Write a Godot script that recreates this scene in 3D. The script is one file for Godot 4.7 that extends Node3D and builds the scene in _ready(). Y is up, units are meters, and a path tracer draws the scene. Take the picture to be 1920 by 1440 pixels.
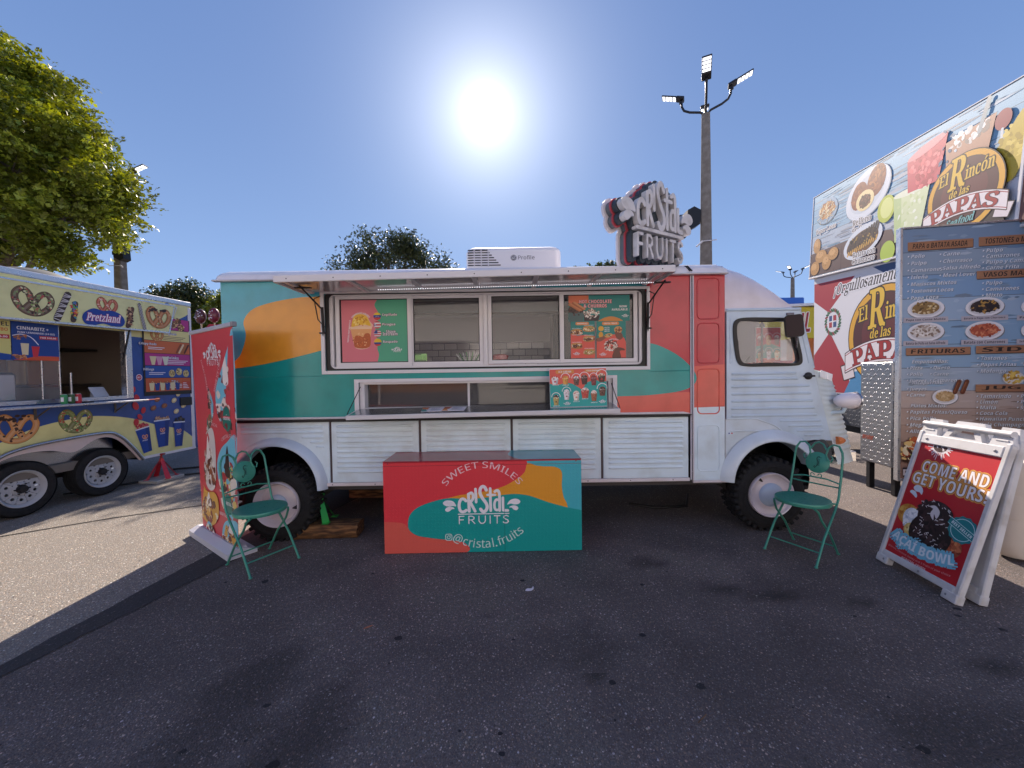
extends Node3D
# A fruit and ice cream truck parked between two food trailers, seen against the sun.

const SUN_TO := Vector3(-0.046, 0.553, -0.832)      # from the ground towards the sun
var rng := RandomNumberGenerator.new()
var M := {}
var taken := {}
var sans: Font
var sans_bold: Font
var sans_italic: Font
var sans_heavy: Font
var serif_bold: Font
var script_font: Font


# ------------------------------------------------------------------ mesh builder
class Geo:
	var v := PackedVector3Array()
	var n := PackedVector3Array()
	var c := PackedColorArray()
	var t := Transform3D.IDENTITY
	var k := Color.WHITE
	var z := 0.0                       # height of the next printed layer

	func tri(a: Vector3, b: Vector3, d: Vector3) -> void:
		tri_n(a, b, d, Vector3.ZERO, Vector3.ZERO, Vector3.ZERO)

	func tri_n(a: Vector3, b: Vector3, d: Vector3, na: Vector3, nb: Vector3, nd: Vector3) -> void:
		a = t * a
		b = t * b
		d = t * d
		var f := (b - a).cross(d - a)
		if f.length_squared() < 1e-16:
			return
		f = f.normalized()
		v.push_back(a)
		v.push_back(d)
		v.push_back(b)
		if na == Vector3.ZERO:
			n.push_back(f)
			n.push_back(f)
			n.push_back(f)
		else:
			n.push_back((t.basis * na).normalized())
			n.push_back((t.basis * nd).normalized())
			n.push_back((t.basis * nb).normalized())
		c.push_back(k)
		c.push_back(k)
		c.push_back(k)

	func quad(a: Vector3, b: Vector3, d: Vector3, e: Vector3) -> void:
		tri(a, b, d)
		tri(a, d, e)

	func quad_n(a: Vector3, b: Vector3, d: Vector3, e: Vector3, na: Vector3, nb: Vector3, nd: Vector3, ne: Vector3) -> void:
		tri_n(a, b, d, na, nb, nd)
		tri_n(a, d, e, na, nd, ne)

	# a box from its two corners, its edges chamfered by w
	func box(lo: Vector3, hi: Vector3, w := 0.0) -> void:
		var m := (lo + hi) / 2.0
		var s := (hi - lo) / 2.0
		s = s.abs()
		w = minf(w, minf(s.x, minf(s.y, s.z)) * 0.9)
		var ax := [Vector3.RIGHT, Vector3.UP, Vector3.BACK]
		for i in 3:
			var x: Vector3 = ax[(i + 1) % 3]
			var y: Vector3 = ax[(i + 2) % 3]
			var o: Vector3 = ax[i]
			var sx := s.dot(x)
			var sy := s.dot(y)
			var so := s.dot(o)
			for g in [1.0, -1.0]:
				var p: Vector3 = m + o * so * g
				var u: Vector3 = x * (sx - w)
				var r: Vector3 = y * (sy - w) * g
				quad(p - u - r, p + u - r, p + u + r, p - u + r)
			if w > 0.0:
				# the chamfers of the four edges that run along axis i
				for q in 4:
					var gx: float = [1.0, -1.0, -1.0, 1.0][q]
					var gy: float = [1.0, 1.0, -1.0, -1.0][q]
					var a: Vector3 = m + x * gx * sx + y * gy * (sy - w)
					var b: Vector3 = m + x * gx * (sx - w) + y * gy * sy
					var l: Vector3 = o * (so - w)
					if gx * gy > 0.0:
						quad(a - l, b - l, b + l, a + l)
					else:
						quad(b - l, a - l, a + l, b + l)
		if w > 0.0:
			for gx in [1.0, -1.0]:
				for gy in [1.0, -1.0]:
					for gz in [1.0, -1.0]:
						var a := m + Vector3(gx * s.x, gy * (s.y - w), gz * (s.z - w))
						var b := m + Vector3(gx * (s.x - w), gy * s.y, gz * (s.z - w))
						var d := m + Vector3(gx * (s.x - w), gy * (s.y - w), gz * s.z)
						if gx * gy * gz > 0.0:
							tri(a, b, d)
						else:
							tri(a, d, b)

	func cbox(m: Vector3, s: Vector3, w := 0.0) -> void:
		box(m - s / 2.0, m + s / 2.0, w)

	# a round bar through points; r may be one radius or a list
	func tube(p: Array, r, sides := 8, closed := false, flat := 1.0) -> void:
		var rings := []
		var norms := []
		var count := p.size()
		var side := Vector3.ZERO
		for i in count:
			var a: Vector3 = p[(i - 1 + count) % count] if closed else p[maxi(i - 1, 0)]
			var b: Vector3 = p[(i + 1) % count] if closed else p[mini(i + 1, count - 1)]
			var d := (b - a).normalized()
			if side == Vector3.ZERO:
				side = d.cross(Vector3.UP)
				if side.length() < 0.1:
					side = d.cross(Vector3.RIGHT)
			side = (side - d * side.dot(d)).normalized()
			var up := side.cross(d)
			var rr: float = r[i] if r is Array else r
			var ring := []
			var nn := []
			for s in sides:
				var f := TAU * s / sides
				var o := side * cos(f) + up * sin(f) * flat
				ring.append(p[i] + o * rr)
				nn.append(o.normalized())
			rings.append(ring)
			norms.append(nn)
		for i in (count if closed else count - 1):
			var j := (i + 1) % count
			for s in sides:
				var q := (s + 1) % sides
				quad_n(rings[i][s], rings[j][s], rings[j][q], rings[i][q], norms[i][s], norms[j][s], norms[j][q], norms[i][q])
		if not closed:
			for s in range(1, sides - 1):
				tri(rings[0][0], rings[0][s], rings[0][s + 1])
				tri(rings[count - 1][0], rings[count - 1][s + 1], rings[count - 1][s])

	# profile of (radius, height) turned about the local y axis; smooth where the profile bends less than 40 degrees
	func lathe(pr: Array, segs := 24) -> void:
		var m := pr.size()
		var nf := []
		for i in m - 1:
			var e: Vector2 = pr[i + 1] - pr[i]
			nf.append(Vector2(e.y, -e.x).normalized())
		for i in m - 1:
			var n0: Vector2 = nf[i]
			var n1: Vector2 = nf[i]
			if i > 0 and nf[i].dot(nf[i - 1]) > 0.76:
				n0 = (nf[i] + nf[i - 1]).normalized()
			if i < m - 2 and nf[i].dot(nf[i + 1]) > 0.76:
				n1 = (nf[i] + nf[i + 1]).normalized()
			for s in segs:
				var f0 := TAU * s / segs
				var f1 := TAU * (s + 1) / segs
				var d0 := Vector3(cos(f0), 0, -sin(f0))
				var d1 := Vector3(cos(f1), 0, -sin(f1))
				var a: Vector2 = pr[i]
				var b: Vector2 = pr[i + 1]
				var up := Vector3.UP
				quad_n(d0 * a.x + up * a.y, d1 * a.x + up * a.y, d1 * b.x + up * b.y, d0 * b.x + up * b.y, d0 * n0.x + up * n0.y, d1 * n0.x + up * n0.y, d1 * n1.x + up * n1.y, d0 * n1.x + up * n1.y)

	func ball(m: Vector3, r: Vector3, segs := 12, rings := 8) -> void:
		for i in rings:
			for j in segs:
				var p := []
				var q := []
				for o in [[0, 0], [1, 0], [1, 1], [0, 1]]:
					var e: float = PI * (i + o[1]) / rings - PI / 2.0
					var f: float = TAU * (j + o[0]) / segs
					var d := Vector3(cos(f) * cos(e), sin(e), -sin(f) * cos(e))
					p.append(m + d * r)
					q.append((d / r).normalized())
				quad_n(p[0], p[1], p[2], p[3], q[0], q[1], q[2], q[3])

	# a flat outline pushed out from z0 to z1
	func prism(pts: PackedVector2Array, z0: float, z1: float, front := true, back := true) -> void:
		if Geometry2D.is_polygon_clockwise(pts):
			pts = pts.duplicate()
			pts.reverse()
		var m := pts.size()
		var ix := Geometry2D.triangulate_polygon(pts)
		for i in range(0, ix.size(), 3):
			var a := pts[ix[i]]
			var b := pts[ix[i + 1]]
			var d := pts[ix[i + 2]]
			if (b - a).cross(d - a) < 0.0:
				var h := b
				b = d
				d = h
			if front:
				tri(Vector3(a.x, a.y, z1), Vector3(b.x, b.y, z1), Vector3(d.x, d.y, z1))
			if back:
				tri(Vector3(a.x, a.y, z0), Vector3(d.x, d.y, z0), Vector3(b.x, b.y, z0))
		for i in m:
			var a := pts[i]
			var b := pts[(i + 1) % m]
			quad(Vector3(a.x, a.y, z0), Vector3(b.x, b.y, z0), Vector3(b.x, b.y, z1), Vector3(a.x, a.y, z1))

	# a frame: the outline with a hole, both with the same number of points
	func ring(outer: PackedVector2Array, inner: PackedVector2Array, z0: float, z1: float) -> void:
		var m := outer.size()
		if Geometry2D.is_polygon_clockwise(outer):
			outer = outer.duplicate()
			inner = inner.duplicate()
			outer.reverse()
			inner.reverse()
		for i in m:
			var j := (i + 1) % m
			var a := outer[i]
			var b := outer[j]
			var d := inner[j]
			var e := inner[i]
			quad(Vector3(a.x, a.y, z1), Vector3(b.x, b.y, z1), Vector3(d.x, d.y, z1), Vector3(e.x, e.y, z1))
			quad(Vector3(b.x, b.y, z0), Vector3(a.x, a.y, z0), Vector3(e.x, e.y, z0), Vector3(d.x, d.y, z0))
			quad(Vector3(a.x, a.y, z0), Vector3(b.x, b.y, z0), Vector3(b.x, b.y, z1), Vector3(a.x, a.y, z1))
			quad(Vector3(d.x, d.y, z0), Vector3(e.x, e.y, z0), Vector3(e.x, e.y, z1), Vector3(d.x, d.y, z1))

	# ---------------------------------------------------------- print: flat shapes in thin layers
	func flat(pts: PackedVector2Array, col: Color, step := 0.00004) -> void:
		if pts.size() < 3:
			return
		k = col
		z += step
		var ix := Geometry2D.triangulate_polygon(pts)
		for i in range(0, ix.size(), 3):
			var a := pts[ix[i]]
			var b := pts[ix[i + 1]]
			var d := pts[ix[i + 2]]
			if (b - a).cross(d - a) < 0.0:
				var h := b
				b = d
				d = h
			tri(Vector3(a.x, a.y, z), Vector3(b.x, b.y, z), Vector3(d.x, d.y, z))

	func rect(x0: float, y0: float, x1: float, y1: float, col: Color) -> void:
		flat(PackedVector2Array([Vector2(x0, y0), Vector2(x1, y0), Vector2(x1, y1), Vector2(x0, y1)]), col)

	func oval(x: float, y: float, rx: float, ry: float, col: Color, tilt := 0.0, segs := 20, step := 0.00004) -> void:
		var p := PackedVector2Array()
		for i in segs:
			var f := TAU * i / segs
			p.append(Vector2(x, y) + Vector2(cos(f) * rx, sin(f) * ry).rotated(tilt))
		flat(p, col, step)

	func stroke(pts: PackedVector2Array, w: float, col: Color) -> void:
		for p in Geo.fat(pts, w):
			flat(p, col)

	# a line with round ends and joins, as outlines
	static func fat(pts: PackedVector2Array, w: float) -> Array:
		var s := 6.0 / w
		var big := PackedVector2Array()
		for p in pts:
			big.append(p * s)
		var out := []
		for g in Geometry2D.offset_polyline(big, 3.0, Geometry2D.JOIN_ROUND, Geometry2D.END_ROUND):
			if Geometry2D.is_polygon_clockwise(g):
				# a loop with a hole: drawn as two open halves
				if pts.size() > 3:
					var m := pts.size() / 2
					return Geo.fat(pts.slice(0, m + 1), w) + Geo.fat(pts.slice(m), w)
				continue
			var q := PackedVector2Array()
			for p in g:
				q.append(p / s)
			out.append(q)
		return out

	# a smooth closed curve through points
	static func blob(pts: Array, steps := 7) -> PackedVector2Array:
		var out := PackedVector2Array()
		var m := pts.size()
		for i in m:
			var a: Vector2 = pts[(i - 1 + m) % m]
			var b: Vector2 = pts[i]
			var d: Vector2 = pts[(i + 1) % m]
			var e: Vector2 = pts[(i + 2) % m]
			for s in steps:
				out.append(b.cubic_interpolate(d, a, e, float(s) / steps))
		return out

	static func curve(pts: Array, steps := 7) -> PackedVector2Array:
		var out := PackedVector2Array()
		var m := pts.size()
		for i in m - 1:
			var a: Vector2 = pts[maxi(i - 1, 0)]
			var b: Vector2 = pts[i]
			var d: Vector2 = pts[i + 1]
			var e: Vector2 = pts[mini(i + 2, m - 1)]
			for s in steps:
				out.append(b.cubic_interpolate(d, a, e, float(s) / steps))
		out.append(pts[m - 1])
		return out

	static func rounded(x0: float, y0: float, x1: float, y1: float, r: float, steps := 5) -> PackedVector2Array:
		var out := PackedVector2Array()
		var cs := [Vector2(x1 - r, y1 - r), Vector2(x0 + r, y1 - r), Vector2(x0 + r, y0 + r), Vector2(x1 - r, y0 + r)]
		for q in 4:
			for s in steps + 1:
				var f := PI / 2.0 * (q + float(s) / steps)
				out.append(cs[q] + Vector2(cos(f), sin(f)) * r)
		return out

	# lettering fitted to a width or a height (0 keeps the font's proportions); arc bends it over a circle of that radius
	func text(s: String, x: float, y: float, w: float, h: float, font: Font, col: Color, arc := 0.0, tilt := 0.0, slant := 0.0, depth := 0.0, align := 0.5) -> void:
		var tm := TextMesh.new()
		tm.font = font
		tm.font_size = 32
		tm.pixel_size = 0.01
		tm.depth = depth
		tm.curve_step = 2.0 if depth == 0.0 else 0.6
		tm.text = s
		var ar := tm.get_mesh_arrays()
		if ar.size() == 0 or ar[0] == null or ar[0].size() == 0:
			return
		var p: PackedVector3Array = ar[Mesh.ARRAY_VERTEX]
		var nn: PackedVector3Array = ar[Mesh.ARRAY_NORMAL]
		var ix: PackedInt32Array = ar[Mesh.ARRAY_INDEX] if ar[Mesh.ARRAY_INDEX] != null else PackedInt32Array(range(p.size()))
		var lo := Vector2(1e9, 1e9)
		var hi := -lo
		for q in p:
			lo = lo.min(Vector2(q.x, q.y))
			hi = hi.max(Vector2(q.x, q.y))
		var sx := w / (hi.x - lo.x) if w > 0.0 else h / (hi.y - lo.y)
		var sy := h / (hi.y - lo.y) if h > 0.0 else sx
		var mid := Vector2(lerpf(lo.x, hi.x, align), (lo.y + hi.y) / 2.0)
		if h < 0.0:                    # a size in em instead of a height
			sx = -h / 0.32
			sy = sx
			mid.y = 0.0
		k = col
		z += 0.00005
		var out := PackedVector3Array()
		for q in p:
			var d := Vector2((q.x - mid.x) * sx, (q.y - mid.y) * sy)
			d.x += d.y * slant
			if arc != 0.0:
				var f := d.x / arc
				d = Vector2(sin(f) * (arc + d.y), cos(f) * (arc + d.y) - arc)
			d = d.rotated(tilt)
			out.append(Vector3(x + d.x, y + d.y, z + (q.z if depth > 0.0 else 0.0)))
		for i in range(0, ix.size(), 3):
			if depth > 0.0:
				tri_raw(out[ix[i]], out[ix[i + 1]], out[ix[i + 2]])
			else:
				var a := out[ix[i]]
				var b := out[ix[i + 1]]
				var d := out[ix[i + 2]]
				if (b - a).cross(d - a).z < 0.0:
					tri(a, d, b)
				else:
					tri(a, b, d)

	func tri_raw(a: Vector3, b: Vector3, d: Vector3) -> void:
		tri(a, d, b)

	# lettering with an outline printed under it
	func text_edge(s: String, x: float, y: float, w: float, h: float, font: Font, col: Color, edge: Color, e: float, arc := 0.0, tilt := 0.0, slant := 0.0) -> void:
		for i in 8:
			var f := TAU * i / 8.0
			text(s, x + cos(f) * e, y + sin(f) * e, w, h, font, edge, arc, tilt, slant)
			z -= 0.00003
		text(s, x, y, w, h, font, col, arc, tilt, slant)

	func mesh() -> ArrayMesh:
		var a := []
		a.resize(Mesh.ARRAY_MAX)
		a[Mesh.ARRAY_VERTEX] = v
		a[Mesh.ARRAY_NORMAL] = n
		a[Mesh.ARRAY_COLOR] = c
		var m := ArrayMesh.new()
		m.add_surface_from_arrays(Mesh.PRIMITIVE_TRIANGLES, a)
		return m


# ------------------------------------------------------------------ objects
func numbered(called: String) -> String:
	var count: int = taken.get(called, 0)
	taken[called] = count + 1
	return called if count == 0 else "%s_%03d" % [called, count]


func tag(o: Node3D, label: String, category: String, group := "", kind := "") -> Node3D:
	if label:
		o.set_meta("label", label)
	if category:
		o.set_meta("category", category)
	if group:
		o.set_meta("group", group)
	if kind:
		o.set_meta("kind", kind)
	return o


func thing(called: String, label: String, category: String, at := Vector3.ZERO, turn := 0.0, group := "") -> Node3D:
	var o := Node3D.new()
	o.name = numbered(called)
	add_child(o)
	o.position = at
	o.rotation_degrees.y = turn
	tag(o, label, category, group)
	return o


func part(called: String, g: Geo, m: Material, parent: Node, label := "") -> MeshInstance3D:
	var o := MeshInstance3D.new()
	o.name = called
	o.mesh = g.mesh()
	o.material_override = m
	parent.add_child(o, true)
	if label:
		o.set_meta("label", label)
	return o


func again(mesh: Mesh, called: String, m: Material, parent: Node, tr: Transform3D) -> MeshInstance3D:
	var o := MeshInstance3D.new()
	o.name = called
	o.mesh = mesh
	o.material_override = m
	o.transform = tr
	parent.add_child(o, true)
	return o


func whole(called: String, g: Geo, m: Material, label: String, category: String, at := Vector3.ZERO, group := "") -> MeshInstance3D:
	var o := part(numbered(called), g, m, self)
	o.position = at
	tag(o, label, category, group)
	return o


func setting(called: String, g: Geo, m: Material) -> MeshInstance3D:
	var o := part(called, g, m, self)
	o.set_meta("kind", "structure")
	return o


func copy_of(src: Node3D, label: String, at: Vector3, turn := 0.0) -> Node3D:
	var o: Node3D = src.duplicate()
	o.name = numbered(String(src.name))
	add_child(o)
	o.position = at
	o.rotation_degrees.y = turn
	o.set_meta("label", label)
	return o


func h(s: String) -> Color:
	return Color.html(s)


func V(x: float, y: float) -> Vector2:
	return Vector2(x, y)


func P(l: Array) -> PackedVector2Array:
	var out := PackedVector2Array()
	for i in range(0, l.size(), 2):
		out.append(Vector2(l[i], l[i + 1]))
	return out


func L(l: Array) -> Array:
	var out := []
	for i in range(0, l.size(), 2):
		out.append(Vector2(l[i], l[i + 1]))
	return out
# ------------------------------------------------------------------ materials
func mat(called: String, col: Color, rough := 0.5, metal := 0.0, vertex := true) -> StandardMaterial3D:
	var m := StandardMaterial3D.new()
	m.resource_name = called
	m.albedo_color = col
	m.roughness = rough
	m.metallic = metal
	m.vertex_color_use_as_albedo = vertex
	m.vertex_color_is_srgb = true
	M[called] = m
	return m


func noise_tex(freq: float, size := 512, seed_ := 1, octaves := 4, bump := 0.0, type := FastNoiseLite.TYPE_SIMPLEX_SMOOTH) -> NoiseTexture2D:
	var f := FastNoiseLite.new()
	f.seed = seed_
	f.noise_type = type
	f.frequency = freq
	f.fractal_octaves = octaves
	var t := NoiseTexture2D.new()
	t.width = size
	t.height = size
	t.seamless = true
	t.noise = f
	if bump > 0.0:
		t.as_normal_map = true
		t.bump_strength = bump
	return t


func ramp_tex(freq: float, stops: Array, cols: Array, size := 512, seed_ := 1, octaves := 5) -> NoiseTexture2D:
	var t := noise_tex(freq, size, seed_, octaves)
	var g := Gradient.new()
	g.offsets = PackedFloat32Array(stops)
	g.colors = PackedColorArray(cols)
	t.color_ramp = g
	return t


func triplanar(m: StandardMaterial3D, scale: float, world := false) -> void:
	m.uv1_triplanar = true
	m.uv1_world_triplanar = world
	m.uv1_scale = Vector3.ONE * scale


# chips of stone in bitumen: each chip gets a tone of its own
func stone_texture(size: int, chips: int, base: Array, seed_: int, big: float) -> Array:
	var r := RandomNumberGenerator.new()
	r.seed = seed_
	var px := PackedByteArray()
	px.resize(size * size * 3)
	var hp := PackedByteArray()
	hp.resize(size * size)
	for i in size * size:
		var f := r.randf()
		var s := 0.72 + 0.5 * f
		px[i * 3] = int(clampf(base[0] * s, 0, 255))
		px[i * 3 + 1] = int(clampf(base[1] * s, 0, 255))
		px[i * 3 + 2] = int(clampf(base[2] * s, 0, 255))
		hp[i] = int(60 + 40 * f)
	for i in chips:
		var cx := r.randi() % size
		var cy := r.randi() % size
		var rad := big * (0.35 + 0.65 * r.randf() * r.randf())
		var tone := 0.78 + r.randf() * 0.5
		if r.randf() < 0.085:
			tone = 1.3 + r.randf() * 0.65
		var warm := r.randf_range(-0.06, 0.08)
		var q := r.randf_range(0.6, 1.0)
		var n := int(ceil(rad))
		for dy in range(-n, n + 1):
			for dx in range(-n, n + 1):
				var d := sqrt(dx * dx + dy * dy * q) / rad
				if d > 1.0:
					continue
				var at := posmod(cy + dy, size) * size + posmod(cx + dx, size)
				px[at * 3] = int(clampf(base[0] * tone * (1.0 + warm), 0, 255))
				px[at * 3 + 1] = int(clampf(base[1] * tone, 0, 255))
				px[at * 3 + 2] = int(clampf(base[2] * tone * (1.0 - warm), 0, 255))
				hp[at] = int(clampf(140 + 110 * (1.0 - d * d), 0, 255))
	var im := Image.create_from_data(size, size, false, Image.FORMAT_RGB8, px)
	var hm := Image.create_from_data(size, size, false, Image.FORMAT_L8, hp)
	return [ImageTexture.create_from_image(im), ImageTexture.create_from_image(hm)]


func fonts() -> void:
	var f := SystemFont.new()
	f.font_names = PackedStringArray(["Droid Sans"])
	sans = f
	var b := SystemFont.new()
	b.font_names = PackedStringArray(["Droid Sans"])
	b.font_weight = 700
	sans_bold = b
	var sb := SystemFont.new()
	sb.font_names = PackedStringArray(["Droid Serif"])
	sb.font_weight = 700
	serif_bold = sb
	sans_italic = sans_bold
	sans_heavy = sans_bold
	script_font = serif_bold


func materials() -> void:
	fonts()
	var m: StandardMaterial3D
	m = mat("print", Color.WHITE, 0.42)
	m = mat("matte_print", Color.WHITE, 0.7)
	m = mat("paint", Color.WHITE, 0.34)
	m.clearcoat_enabled = true
	m.clearcoat = 0.35
	m.clearcoat_roughness = 0.12
	m.normal_enabled = true
	m.normal_texture = noise_tex(0.006, 256, 7, 2, 1.2)
	m.normal_scale = 0.12
	m.albedo_texture = ramp_tex(0.008, [0.0, 0.35, 0.6, 1.0], [h("eeebe7"), h("f8f7f5"), Color.WHITE, Color.WHITE], 512, 27, 6)
	triplanar(m, 0.7)
	m = mat("plain", Color.WHITE, 0.55)
	m = mat("rough", Color.WHITE, 0.9)
	m = mat("alu", h("c9c9cd"), 0.38, 0.85, false)
	m.roughness_texture = ramp_tex(0.02, [0.0, 1.0], [Color(0.55, 0.55, 0.55), Color.WHITE], 256, 4)
	triplanar(m, 1.5)
	m = mat("white_frame", h("dcd9dc"), 0.35, 0.0, false)
	m = mat("hatch_skin", h("cfcdd4"), 0.16, 0.55, false)
	m = mat("steel", h("b9bcc2"), 0.25, 1.0, false)
	m = mat("rubber", h("1b1b1d"), 0.85, 0.0, false)
	m.albedo_texture = ramp_tex(0.03, [0.0, 0.55, 1.0], [h("8a8684"), Color.WHITE, Color.WHITE], 256, 12)
	triplanar(m, 2.0)
	m = mat("black", h("131316"), 0.5, 0.0, false)
	m = mat("dark_metal", h("26262a"), 0.45, 0.3, false)
	m = mat("pole", h("8f8a84"), 0.92, 0.0, false)
	m.albedo_texture = ramp_tex(0.012, [0.0, 0.5, 1.0], [h("c9c3bc"), h("e2ddd8"), Color.WHITE], 512, 15)
	triplanar(m, 0.9)
	m = mat("glass", Color(1, 1, 1, 0.06), 0.02, 0.0, false)
	m.transparency = BaseMaterial3D.TRANSPARENCY_ALPHA
	m = mat("green_iron", h("3f907c"), 0.42, 0.1, false)
	m.roughness_texture = ramp_tex(0.03, [0.0, 1.0], [Color(0.6, 0.6, 0.6), Color.WHITE], 256, 17)
	triplanar(m, 3.0)
	m = mat("plastic_white", h("dddde0"), 0.45, 0.0, false)
	m.albedo_texture = ramp_tex(0.015, [0.0, 0.4, 1.0], [h("d4cfc8"), h("f4f2ef"), Color.WHITE], 256, 19)
	triplanar(m, 1.2)
	m = mat("timber", Color.WHITE, 0.85, 0.0, false)
	m.albedo_texture = ramp_tex(0.02, [0.0, 0.45, 0.6, 1.0], [h("2a1d14"), h("5a3d26"), h("7a5534"), h("94714a")], 256, 21)
	m.uv1_triplanar = true
	m.uv1_scale = Vector3(0.8, 5.0, 5.0)
	m = mat("bark", Color.WHITE, 0.95, 0.0, false)
	m.albedo_texture = ramp_tex(0.03, [0.0, 0.5, 1.0], [h("40382f"), h("6f655a"), h("958b7e")], 256, 23)
	triplanar(m, 1.4)
	for s in [["leaf_bright", "97a54e", "e2d648"], ["leaf_dark", "4c5640", "7a8450"], ["leaf_far", "5a6446", "98a060"]]:
		m = mat(s[0], h(s[1]), 0.4, 0.0, true)
		m.backlight_enabled = true
		m.backlight = h(s[2])
		m.cull_mode = BaseMaterial3D.CULL_DISABLED
	m = mat("led", h("ffffff"), 0.4, 0.0, false)
	m.emission_enabled = true
	m.emission = h("f4f6ff")
	m.emission_energy_multiplier = 1.0
	m = mat("amber", h("d8701a"), 0.15, 0.0, false)
	m.clearcoat_enabled = true
	m = mat("mirror", h("d8dade"), 0.03, 1.0, false)
	m = mat("lens", h("d9dde2"), 0.08, 0.6, false)
	# ground
	var st := stone_texture(1024, 26000, [105, 97, 93], 31, 5.0)
	m = mat("asphalt", h("ffffff"), 0.9, 0.0, true)
	m.albedo_texture = st[0]
	m.heightmap_enabled = true
	m.heightmap_texture = st[1]
	m.heightmap_scale = 0.35
	triplanar(m, 0.9, true)
	st = stone_texture(1024, 26000, [150, 142, 134], 33, 4.5)
	m = mat("worn_asphalt", h("ffffff"), 0.95, 0.0, true)
	m.albedo_texture = st[0]
	m.heightmap_enabled = true
	m.heightmap_texture = st[1]
	m.heightmap_scale = 0.3
	triplanar(m, 0.8, true)
	st = stone_texture(512, 5000, [58, 55, 55], 35, 3.5)
	m = mat("tar", h("ffffff"), 0.85, 0.0, true)
	m.albedo_texture = st[0]
	m.heightmap_enabled = true
	m.heightmap_texture = st[1]
	m.heightmap_scale = 0.15
	triplanar(m, 1.1, true)


# clear air with the brightening round the sun and towards the horizon
func sky_texture() -> ImageTexture:
	var w := 1024
	var hh := 512
	var data := PackedFloat32Array()
	data.resize(w * hh * 3)
	var s := SUN_TO.normalized()
	for j in hh:
		var el := PI / 2.0 - PI * (j + 0.5) / hh
		var up := sin(el)
		var low := exp(-maxf(up, 0.0) * 2.6)
		for i in w:
			var f := TAU * (i + 0.5) / w
			var d := Vector3(sin(f) * cos(el), up, -cos(f) * cos(el))
			var g := rad_to_deg(acos(clampf(d.dot(s), -1.0, 1.0)))
			var glow := 3.5 * exp(-g * g / 2.2) + 1.3 * exp(-g / 5.6) + 0.1 * exp(-g / 20.0)
			var r := lerpf(0.07, 0.47, low)
			var gr := lerpf(0.16, 0.71, low)
			var b := lerpf(0.45, 1.12, low)
			var at := (j * w + i) * 3
			data[at] = r + glow * 1.0
			data[at + 1] = gr + glow * 0.99
			data[at + 2] = b + glow * 0.97
	var im := Image.create_from_data(w, hh, false, Image.FORMAT_RGBF, data.to_byte_array())
	return ImageTexture.create_from_image(im)


func camera_and_light() -> void:
	var cam := Camera3D.new()
	cam.name = "camera"
	cam.position = Vector3(0, 1.5, 0)
	cam.rotation_degrees = Vector3(-1.5, 0, -0.86)
	cam.fov = 2.0 * rad_to_deg(atan(720.0 / 722.0))
	cam.near = 0.05
	cam.far = 900.0
	add_child(cam)
	cam.current = true
	var env := Environment.new()
	env.background_mode = Environment.BG_SKY
	var sky := Sky.new()
	var sm := PanoramaSkyMaterial.new()
	sm.panorama = sky_texture()
	sky.sky_material = sm
	env.sky = sky
	env.background_energy_multiplier = SKY_ENERGY
	env.tonemap_mode = Environment.TONE_MAPPER_LINEAR
	env.tonemap_exposure = EXPOSURE
	env.sdfgi_enabled = true
	env.ssao_enabled = true
	env.ssil_enabled = true
	var we := WorldEnvironment.new()
	we.name = "world_environment"
	we.environment = env
	add_child(we)
	var sun := DirectionalLight3D.new()
	sun.name = "sun"
	sun.light_energy = 1.6
	sun.light_color = Color(1.0, 0.94, 0.87)
	sun.light_angular_distance = 0.5
	sun.shadow_enabled = true
	add_child(sun)
	sun.look_at_from_position(Vector3.ZERO, -SUN_TO, Vector3.UP)


const SKY_ENERGY := 0.53
const EXPOSURE := 1.9


# raised lozenges of tread plate, as relief
func tread_materials() -> void:
	var n := 128
	var px := PackedByteArray()
	px.resize(n * n)
	for y in n:
		for x in n:
			var best := 0.0
			for c in [[32, 32, 1.0], [96, 32, -1.0], [32, 96, -1.0], [96, 96, 1.0]]:
				var dx: float = x - c[0]
				var dy: float = y - c[1]
				var a: float = (dx + dy * c[2]) * 0.7071
				var b: float = (dy - dx * c[2]) * 0.7071
				best = maxf(best, 1.0 - pow(absf(a) / 30.0, 2.0) - pow(absf(b) / 9.0, 2.0))
			px[y * n + x] = int(255.0 * smoothstep(0.0, 0.35, best))
	var tex := ImageTexture.create_from_image(Image.create_from_data(n, n, false, Image.FORMAT_L8, px))
	var m := mat("tread_paint", Color.WHITE, 0.42)
	m.heightmap_enabled = true
	m.heightmap_texture = tex
	m.heightmap_scale = 0.12
	triplanar(m, 17.0)
	m = mat("tread_plate", h("a2a4aa"), 0.3, 1.0, false)
	m.heightmap_enabled = true
	m.heightmap_texture = tex
	m.heightmap_scale = 0.45
	triplanar(m, 9.0)
	m = mat("tread_dark", h("5d5f66"), 0.42, 0.7, false)
	m.heightmap_enabled = true
	m.heightmap_texture = tex
	m.heightmap_scale = 0.5
	triplanar(m, 7.0)
# ------------------------------------------------------------------ shared drawing
# traced positions on the truck's serving side, 3.6 m away, turned into metres along and above it
func sd(px: float, py: float, d := 3.6) -> Vector2:
	var a := deg_to_rad(0.86)
	var p := deg_to_rad(1.5)
	var q := Vector2(px - 960.0, py - 720.0).rotated(a)
	var depth := 722.0 * cos(p) - q.y * sin(p)
	return Vector2(q.x, -q.y * cos(p) - 722.0 * sin(p)) * d / depth + Vector2(0, 1.5)


func sdl(l: Array, d := 3.6) -> Array:
	var out := []
	for i in range(0, l.size(), 2):
		out.append(sd(l[i], l[i + 1], d))
	return out


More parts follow.
